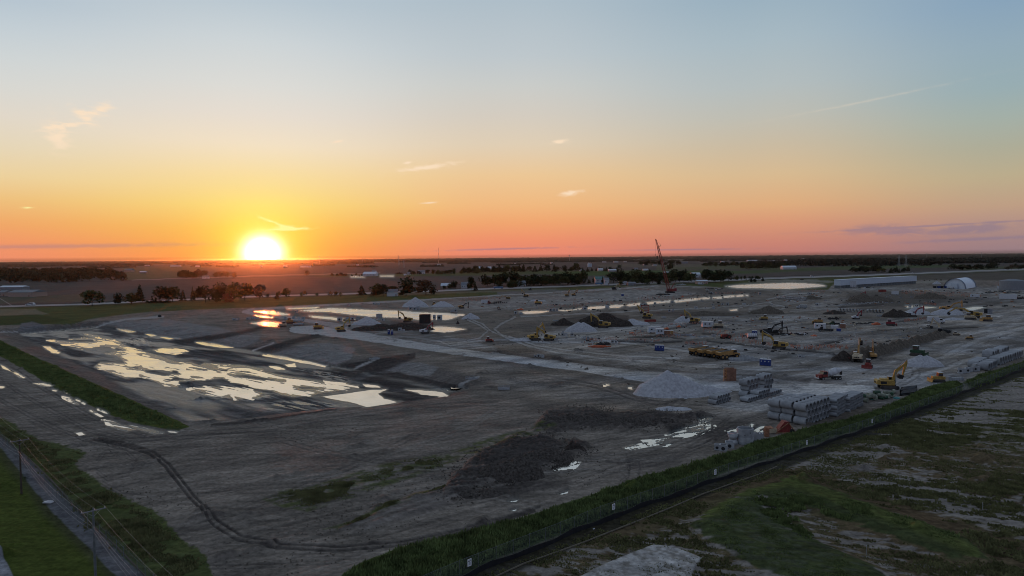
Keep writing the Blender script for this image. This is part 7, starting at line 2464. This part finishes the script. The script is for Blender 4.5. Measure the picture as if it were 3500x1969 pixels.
# low dark silt fence in front of it
sb = MB()
prev = None
nv = (fl[-1] - fl[0]) / np.linalg.norm(fl[-1] - fl[0])
nv = np.array([nv[1], -nv[0]])
t2 = thing("silt_fence", fl[0][0], fl[0][1], 0, 0, "low black silt fence at the foot of the chain-link fence", "silt fence")
ns_ = int(tot // 2.2)
for k_ in range(ns_):
    p, _a = along(k_ * 2.2)
    q_, _a = along((k_ + 1) * 2.2)
    p, q_ = p - o0 + nv * (.5 + .25 * math.sin(k_ * .9)), q_ - o0 + nv * (.5 + .25 * math.sin((k_ + 1) * .9))
    h0, h1 = .75 + .14 * math.sin(k_ * 1.7), .75 + .14 * math.sin((k_ + 1) * 1.7)
    d3 = nv * .03
    sb.add([(p[0], p[1], -.3), (q_[0], q_[1], -.3), (q_[0], q_[1], h1), (p[0], p[1], h0), (p[0] + d3[0], p[1] + d3[1], -.3), (q_[0] + d3[0], q_[1] + d3[1], -.3), (q_[0] + d3[0], q_[1] + d3[1], h1), (p[0] + d3[0], p[1] + d3[1], h0)],
           [(0, 1, 2, 3), (7, 6, 5, 4), (3, 2, 6, 7)])
    if k_ % 2 == 0:
        o = link("stake", PM.setdefault("stake", MB().box(0, 0, -.2, .05, .05, 1.2).mesh("stake", "wood")), t2)
        o.location = (p[0], p[1], 0)
part("fabric", sb, "plastic", t2)
# pale sediment sock lying below
sk = [at(a_, b_, 0) for a_, b_ in ((1560, 2040), (1700, 1972), (1790, 1930), (1900, 1892), (2000, 1855), (2100, 1815), (2200, 1776), (2300, 1735), (2400, 1692), (2500, 1656), (2600, 1622), (2655, 1597))]
b = MB()
for i in range(len(sk) - 1):
    b.cyl((sk[i][0], sk[i][1], .12), (sk[i + 1][0], sk[i + 1][1], .12), .13, n=6)
solo("sediment_sock", b.mesh("sediment_sock", "sock"), 0, 0, 0, 0, "long thin pale sediment sock lying below the fence ditch", "sediment sock")
for (px_, py_, lb) in ((1601, 1947, "nearest white notice sign on the fence with printed lines"), (2096, 1775, "second white notice sign along the fence"), (2444, 1655, "third white notice sign along the fence, above the green mound"),
                       (2756, 1542, "fourth white notice sign along the fence"), (2979, 1462, "farthest white notice sign along the fence")):
    best = min((abs(proj(*(along(s_)[0]), 1.5)[0] - px_), s_) for s_ in np.arange(0, tot, .25))
    p, a_ = along(best[1])
    p = p + nv * .12
    t = thing("notice_sign", p[0], p[1], 1.15, a_, lb, "sign")
    part("board", MB().box(0, 0, 0, .62, .03, .92), "sign", t)
    part("heading", MB().box(0, -.022, .60, .46, .012, .09), "ink", t)
    for q in range(3):
        part("text_line", MB().box(0, -.022, .44 - q * .13, .44 - .05 * q, .012, .04), "ink", t)
    for q in (-.12, .0, .12):
        part("letter", MB().box(q, -.022, .76, .07, .012, .08), "ink", t)
for k_, (a_, b_) in enumerate(((1625, 1957), (2030, 1808), (2505, 1640), (2650, 1588), (2600, 1640))):
    x, y = at(a_, b_)
    solo("litter_scrap", MB().box(0, 0, 0, .35, .22, .06, taper=.7).box(.1, 0, .06, .15, .1, .05).mesh("litter_scrap", "white"), x, y, 0, 30 * k_, "small white scrap lying in the dark ditch below the fence", "litter", "white scraps in the fence ditch")
for k_, (a_, b_) in enumerate(((2773, 1602), (3358, 1748), (2961, 1900))):
    x, y = at(a_, b_)
    solo("marker_post", MB().cyl((0, 0, 0), (0, 0, 1.3), .035, n=6).cyl((0, 0, 1.3), (0, 0, 1.4), .05, n=6).mesh("marker_post", "steel"), x, y, 0, 0, ("thin dark post at the left tip of the pale stripe", "thin dark post low on the weedy ground at the right", "thin pale post standing in the green mound")[k_], "post")

# ================================================================== left fence line, poles and wires
lf = [np.array(at(a_, b_)) for a_, b_ in ((-200, 1378), (0, 1512), (60, 1572), (140, 1650), (215, 1728), (300, 1812), (400, 1905), (470, 1975), (620, 2120))]
t = thing("chain_link_fence", lf[0][0], lf[0][1], 0, 0, "chain-link fence with pale barbed strands along the lane on the left", "fence")
o0 = lf[0]
pp, acc = MB(), 0
mesh_b, rail_b = MB(), MB()
for i in range(len(lf) - 1):
    a_, b_ = lf[i] - o0, lf[i + 1] - o0
    ln = np.linalg.norm(b_ - a_)
    for q in range(int(ln // 3)):
        p = a_ + (b_ - a_) * (q * 3 / ln)
        o = link("post", pm_, t)
        o.location = (p[0], p[1], 0)
    for z_, r_ in ((2.3, .015), (2.5, .006), (2.65, .006)):
        rail_b.cyl((a_[0], a_[1], z_), (b_[0], b_[1], z_), r_, n=4)
    mesh_b.add([(a_[0], a_[1], .05), (b_[0], b_[1], .05), (b_[0], b_[1], 2.28), (a_[0], a_[1], 2.28)], [(0, 1, 2, 3)])
part("strand", rail_b, "fpost", t)
part("wire_mesh", mesh_b, FM, t)
lg = [np.array(at(a_, b_)) for a_, b_ in ((-200, 1352), (0, 1490), (100, 1570), (180, 1648), (250, 1728), (320, 1800), (400, 1872), (490, 1965), (620, 2090))]
b = MB()
for i in range(len(lg) - 1):
    b.cyl((lg[i][0], lg[i][1], .1), (lg[i + 1][0], lg[i + 1][1], .1), .12, n=6)
solo("sediment_sock", b.mesh("sediment_sock", "wood"), 0, 0, 0, 0, "dark brown sock line along the upper edge of the left lane", "sediment sock")

PH = 9.6
P1 = np.array(at(66, 1500, PH))
P2 = np.array(at(318, 1737, PH))
dvec = P2 - P1
nrm_ = np.array([dvec[1], -dvec[0]]) / np.linalg.norm(dvec)
poles = [P1 - dvec, P1, P2, P2 + dvec]
for k_, (p, lb) in enumerate(zip(poles, (None, "dark wooden utility pole with crossarm at the left edge", "grey wooden utility pole in the lower left, its foot below the frame", None))):
    if lb is None:
        continue
    t = thing("utility_pole", p[0], p[1], 0, math.degrees(math.atan2(nrm_[1], nrm_[0])), lb, "utility pole")
    part("pole", MB().cyl((0, 0, 0), (0, 0, PH), .17, .11, 10), "wood" if k_ == 1 else "fpost", t)
    ca_ = part("crossarm", MB().box(0, .1, PH - .35, 2.7, .1, .12), "walld", t)
    for q in (-1.25, -.1, 1.25):
        part("insulator", MB().cyl((q, .1, PH - .23), (q, .1, PH - .02), .05, .03, 6), "white", ca_)
    part("brace", MB().cyl((-.8, .1, PH - .33), (0, .1, PH - 1.0), .02, n=4).cyl((.8, .1, PH - .33), (0, .1, PH - 1.0), .02, n=4), "steel", t)
for (o_, z_, sag) in ((-1.25, PH - .02, 1.0), (-.1, PH, 1.0), (1.25, PH - .02, 1.0), (.12, PH - 2.3, 1.3), (.12, PH - 2.8, 1.4)):
    b = MB()
    for i in range(3):
        a_, c_ = poles[i] + nrm_ * o_, poles[i + 1] + nrm_ * o_
        pr = None
        for q in range(13):
            u = q / 12
            p = a_ + (c_ - a_) * u
            pt_ = (p[0], p[1], z_ - sag * 4 * u * (1 - u))
            if pr:
                b.cyl(pr, pt_, .009, n=4, caps=False)
            pr = pt_
    solo("overhead_wire", b.mesh("overhead_wire", "wire"), 0, 0, 0, 0, "pale overhead wire strung between the two utility poles", "wire", "overhead wires on the left")
x, y = at(165, 1718)
solo("drain_slab", MB().box(0, 0, 0, 1.5, .7, .18, taper=.95).box(.1, .2, .18, 1.0, .15, .12).mesh("drain_slab", "white"), x, y, 0, -5, "small white slab lying on the lawn beside the left lane", "slab")
# small frames and inlets in the basin slope
for k_, (a_, b_, rz_, lb) in enumerate(((1280, 1228, 38, "low concrete headwall at the upper end of the right basin ramp"), (1612, 1296, 38, "low railed headwall at the upper end of the front basin ramp"), (1722, 1330, 5, "small open frame on the mud right of the front ramp"))):
    x, y = at(a_, b_)
    t = thing("headwall", x, y, 0, rz_, lb, "headwall")
    part("wall", MB().box(0, -.9, 0, 3.6, .18, .5).box(0, .9, 0, 3.6, .18, .5), "concrete", t)
    part("rail", MB().cyl((-1.8, 1, .9), (1.8, 1, .9), .04, n=5).cyl((-1.8, -1, .9), (1.8, -1, .9), .04, n=5), "steel", t)
    for q in (-1.7, 0, 1.7):
        part("post", MB().cyl((q, 1, 0), (q, 1, .9), .04, n=5).cyl((q, -1, 0), (q, -1, .9), .04, n=5), "steel", t)
# cars on the road
def car(px, py, rz, m, label, s=1.0):
    x, y = at(px, py)
    t = thing("car", x, y, 0, rz, label, "car", s=s)
    part("body", MB().prism([(-2.3, .35), (2.3, .35), (2.35, .75), (1.3, 1.0), (-2.2, 1.05), (-2.35, .8)], -.9, .9), m, t)
    c_ = part("cabin", MB().prism([(-2.1, 1.02), (1.0, 1.0), (.4, 1.6), (-1.7, 1.62)], -.8, .8), m, t)
    part("window", MB().prism([(-1.9, 1.08), (.8, 1.06), (.35, 1.52), (-1.6, 1.54)], -.83, .83), "glass", c_)
    for wx_ in (-1.45, 1.45):
        for sd_ in (-1, 1):
            wheel(t, wx_, sd_ * .82, .34, .2)


car(104, 1044, 183, "white", "white car driving on the road at the left edge", 1.6)
car(2776, 946, 3, "white", "pale car on the road above the bright pond", 1.5)
car(3122, 935, 3, "white", "pale car on the road above the warehouse's right end", 1.3)
car(2741, 957, 3, "black", "dark car on the lane just above the bright pond", 1.3)
x, y = at(546, 1085)
t = thing("survey_cart", x, y, 0, 20, "tiny dark machine alone on the far rim of the basin", "machine")
part("body", MB().box(0, 0, .3, 2.2, 1.6, 1.4, taper=.8), "black", t)
part("mast", MB().cyl((0, 0, 1.6), (0, 0, 2.4), .1, n=5), "black", t)
x, y = at(1565, 1108)
t = thing("pump_unit", x, y, 0, 0, "dark pump unit at the edge of the small bright pond", "pump")
part("body", MB().box(0, 0, 0, 2.2, 1.6, 1.2, taper=.6), "black", t)
part("hood", MB().box(0, 0, 1.2, .9, .8, 1.0, taper=.5), "black", t)


# ================================================================== grass that stands up
def tufts(name, poly, n, h, w, m, label, seed, zz=0.0, keep=None, edge=1.2):
    rng = np.random.default_rng(seed)
    g = np.array([G(a_, b_) for a_, b_ in poly])
    lo, hi = g.min(0), g.max(0)
    pts = np.zeros((0, 2))
    while len(pts) < n:
        q = rng.uniform(lo, hi, (n * 3, 2))
        sd_ = sdf(q[:, 0], q[:, 1], g, 1e4)
        ok = sd_ > edge * (rng.uniform(0, 1, len(q)) ** .7 + 1.2 * (fbm(q[:, 0] / 5, q[:, 1] / 5, seed + 9, 3) - .4))
        if keep is not None:
            ok &= keep(q, rng)
        pts = np.concatenate([pts, q[ok]])
    pts = pts[:n]
    hh = h * rng.uniform(.5, 1.4, n) * (.6 + .8 * vnoise(pts[:, 0] / 3, pts[:, 1] / 3, seed))
    vs, fs = [], []
    for q in range(2):
        a_ = rng.uniform(0, math.pi, n)
        dx_, dy_ = np.cos(a_) * w * rng.uniform(.6, 1.3, n), np.sin(a_) * w * rng.uniform(.6, 1.3, n)
        lx, ly = rng.normal(size=n) * h * .25, rng.normal(size=n) * h * .25
        z0 = np.full(n, zz - .05)
        vs.append(np.stack([np.stack([pts[:, 0] - dx_, pts[:, 1] - dy_, z0], 1), np.stack([pts[:, 0] + dx_, pts[:, 1] + dy_, z0], 1), np.stack([pts[:, 0] + lx, pts[:, 1] + ly, zz + hh], 1)], 1).reshape(-1, 3))
    V_ = np.concatenate(vs)
    me = np_mesh(name, V_, np.arange(len(V_)).reshape(-1, 3), M[m], smooth=False)
    link(name, me, None, kind="stuff", label=label)


tufts("tall_grass", STRIP, 42000, .75, .24, "blade", "tall green reeds along the inside of the right fence", 61)
tufts("tall_grass", STRIP2, 5000, .8, .25, "blade", "rough grass below the wide pipes at the right edge", 62)
tufts("tall_grass", LEFTG, 26000, .35, .24, "blade", "green grass strip on the basin's left bank", 63, .3)
tufts("weeds", LEFTW, 16000, .3, .20, "blade2", "weeds between the left lane and the mud", 64, 0, lambda q, r_: vnoise(q[:, 0] / 2.5, q[:, 1] / 2.5, 9) > .38, 3.0)
tufts("weeds", [(1500, 2060), (1592, 1985), (1900, 1862), (2240, 1730), (2660, 1585), (2980, 1475), (3500, 1278), (3640, 1240), (3640, 2000), (1500, 2100)], 60000, .26, .22, "blade2", "brown and green weeds over the rough ground outside the fence", 65, 0,
      lambda q, r_: ((.50 * fbm(rot(q[:, 0], q[:, 1], -22)[0] / 11, rot(q[:, 0], q[:, 1], -22)[1] / 2.6, 101, 4) + .28 * fbm(rot(q[:, 0], q[:, 1], -22)[0] / 1.6, rot(q[:, 0], q[:, 1], -22)[1] / .8, 103, 3) + .22 * fbm(q[:, 0] / 30, q[:, 1] / 30, 105, 3)) >.50))
tufts("tall_grass", GREEN_B, 20000, .34, .22, "blade", "green grass on the low mound outside the fence", 66, .45, lambda q, r_: vnoise(q[:, 0] / 2.2, q[:, 1] / 2.2, 19) > .3, 7.0)
tufts("weeds", [(900, 1708), (960, 1678), (1100, 1650), (1300, 1588), (1500, 1556), (1640, 1550), (1500, 1598), (1350, 1650), (1200, 1700), (1050, 1748), (960, 1732)], 5200, .2, .13, "blade2", "sparse weeds on the front plateau", 67, 0, lambda q, r_: vnoise(q[:, 0] / 2, q[:, 1] / 2, 29) > .46, 5.0)
tufts("weeds", [(1105, 1812), (1200, 1786), (1320, 1722), (1400, 1698), (1540, 1653), (1535, 1672), (1380, 1722), (1250, 1778), (1150, 1812)], 2600, .24, .13, "blade2", "line of weeds along the shallow front bank", 68, .2, lambda q, r_: vnoise(q[:, 0] / 2, q[:, 1] / 2, 39) > .35, 1.6)


# clods and small stones on the front mud
def clods(name, poly, n, size, m, label, seed, zz=0.0):
    rng = np.random.default_rng(seed)
    g = np.array([G(a_, b_) for a_, b_ in poly])
    lo, hi = g.min(0), g.max(0)
    q = rng.uniform(lo - 4, hi + 4, (n * 7, 2))
    q = q[sdf(q[:, 0], q[:, 1], g, 1e4) > 7 * (1.6 * (fbm(q[:, 0] / 6, q[:, 1] / 6, seed, 4) - .5) + rng.uniform(-.5, .35, len(q)))][:n]
    n = len(q)
    ic = np.array([(1, 0, 0), (-1, 0, 0), (0, 1, 0), (0, -1, 0), (0, 0, 1), (0, 0, -.6)], float)
    fc_ = np.array([(0, 2, 4), (2, 1, 4), (1, 3, 4), (3, 0, 4), (2, 0, 5), (1, 2, 5), (3, 1, 5), (0, 3, 5)])
    s_ = size * rng.uniform(.4, 1.5, n) ** 1.5
    a_ = rng.uniform(0, 6.28, n)
    P = ic[None] * s_[:, None, None] * rng.uniform(.6, 1.3, (n, 6, 1))
    ca_, sa_ = np.cos(a_)[:, None], np.sin(a_)[:, None]
    X = P[:, :, 0] * ca_ - P[:, :, 1] * sa_ + q[:, 0, None]
    Y = P[:, :, 0] * sa_ + P[:, :, 1] * ca_ + q[:, 1, None]
    V_ = np.stack([X, Y, P[:, :, 2] + zz], 2).reshape(-1, 3)
    F_ = (fc_[None] + 6 * np.arange(n)[:, None, None]).reshape(-1, 3)
    link(name, np_mesh(name, V_, F_, M[m], smooth=False), None, kind="stuff", label=label)


clods("soil_clods", [(1630, 1560), (1760, 1498), (1960, 1520), (1980, 1550), (1860, 1600), (1740, 1640), (1560, 1700), (1520, 1680)], 2400, .15, "clod", "loose clods over the dark dumped soil in front", 71, .45)
clods("soil_clods", [(1870, 1412), (1940, 1396), (2230, 1412), (2390, 1425), (2300, 1478), (2100, 1462), (1900, 1478), (1830, 1470)], 2000, .14, "clod", "loose clods over the dark soil behind the front puddles", 72, .35)
clods("soil_clods", [(300, 1500), (900, 1460), (1500, 1390), (2000, 1500), (2100, 1640), (1500, 1820), (1000, 1969), (700, 1969), (450, 1700)], 5200, .09, "brownsoil", "small clods scattered over the front plateau", 73, 0)
clods("soil_clods", [(700, 1455), (1100, 1402), (1170, 1394), (1150, 1404), (900, 1440), (720, 1462)], 900, .22, "clod", "lumpy soil line at the near rim of the basin", 74, -1.2)


# small loose things lying about the working ground
def debris(name, poly, n, m, label, seed, smax=.9):
    rng = np.random.default_rng(seed)
    g = np.array([G(a_, b_) for a_, b_ in poly])
    lo, hi = g.min(0), g.max(0)
    q = rng.uniform(lo, hi, (n * 5, 2))
    q = q[(sdf(q[:, 0], q[:, 1], g, 1e4) > 0) & (fbm(q[:, 0] / 25, q[:, 1] / 25, seed, 2) > .47)][:n]
    b = MB()
    for x, y in q:
        b.box(x, y, 0, smax * rng.uniform(.3, 2.6), smax * rng.uniform(.2, .7), smax * rng.uniform(.15, .8), rz=rng.uniform(0, 3.1), taper=.85)
    link(name, b.mesh(name, m), None, kind="stuff", label=label)


MIDA = [(1700, 1150), (2100, 1130), (2400, 1085), (2800, 1080), (3200, 1100), (3100, 1180), (2800, 1215), (2400, 1205), (2000, 1190)]
FARA = [(1600, 1045), (2300, 1000), (2800, 1000), (3490, 990), (3490, 1050), (3000, 1050), (2500, 1055), (2000, 1070), (1700, 1060)]
debris("site_debris", MIDA, 260, "walld", "grey odds and ends scattered over the middle working ground", 81, .7)
debris("site_debris", MIDA, 170, "black", "dark odds and ends scattered over the middle working ground", 82, .8)
debris("site_debris", MIDA, 90, "white", "pale scraps scattered over the middle working ground", 83, .55)
debris("site_debris", MIDA, 70, "rust", "rusty scraps scattered over the middle working ground", 84, .8)
debris("site_debris", FARA, 220, "black", "dark material scattered over the far working ground", 85, 1.3)
debris("site_debris", FARA, 120, "walld", "grey material scattered over the far working ground", 86, 1.2)
debris("site_debris", FARA, 70, "rust", "rusty material scattered over the far working ground", 87, 1.2)
debris("site_debris", [(1620, 1160), (2400, 1215), (3200, 1280), (3300, 1200), (3490, 1120), (3100, 1330), (2600, 1420), (2300, 1420), (2100, 1300)], 160, "brownsoil", "small soil lumps on the pale gravel yard", 88, .5)
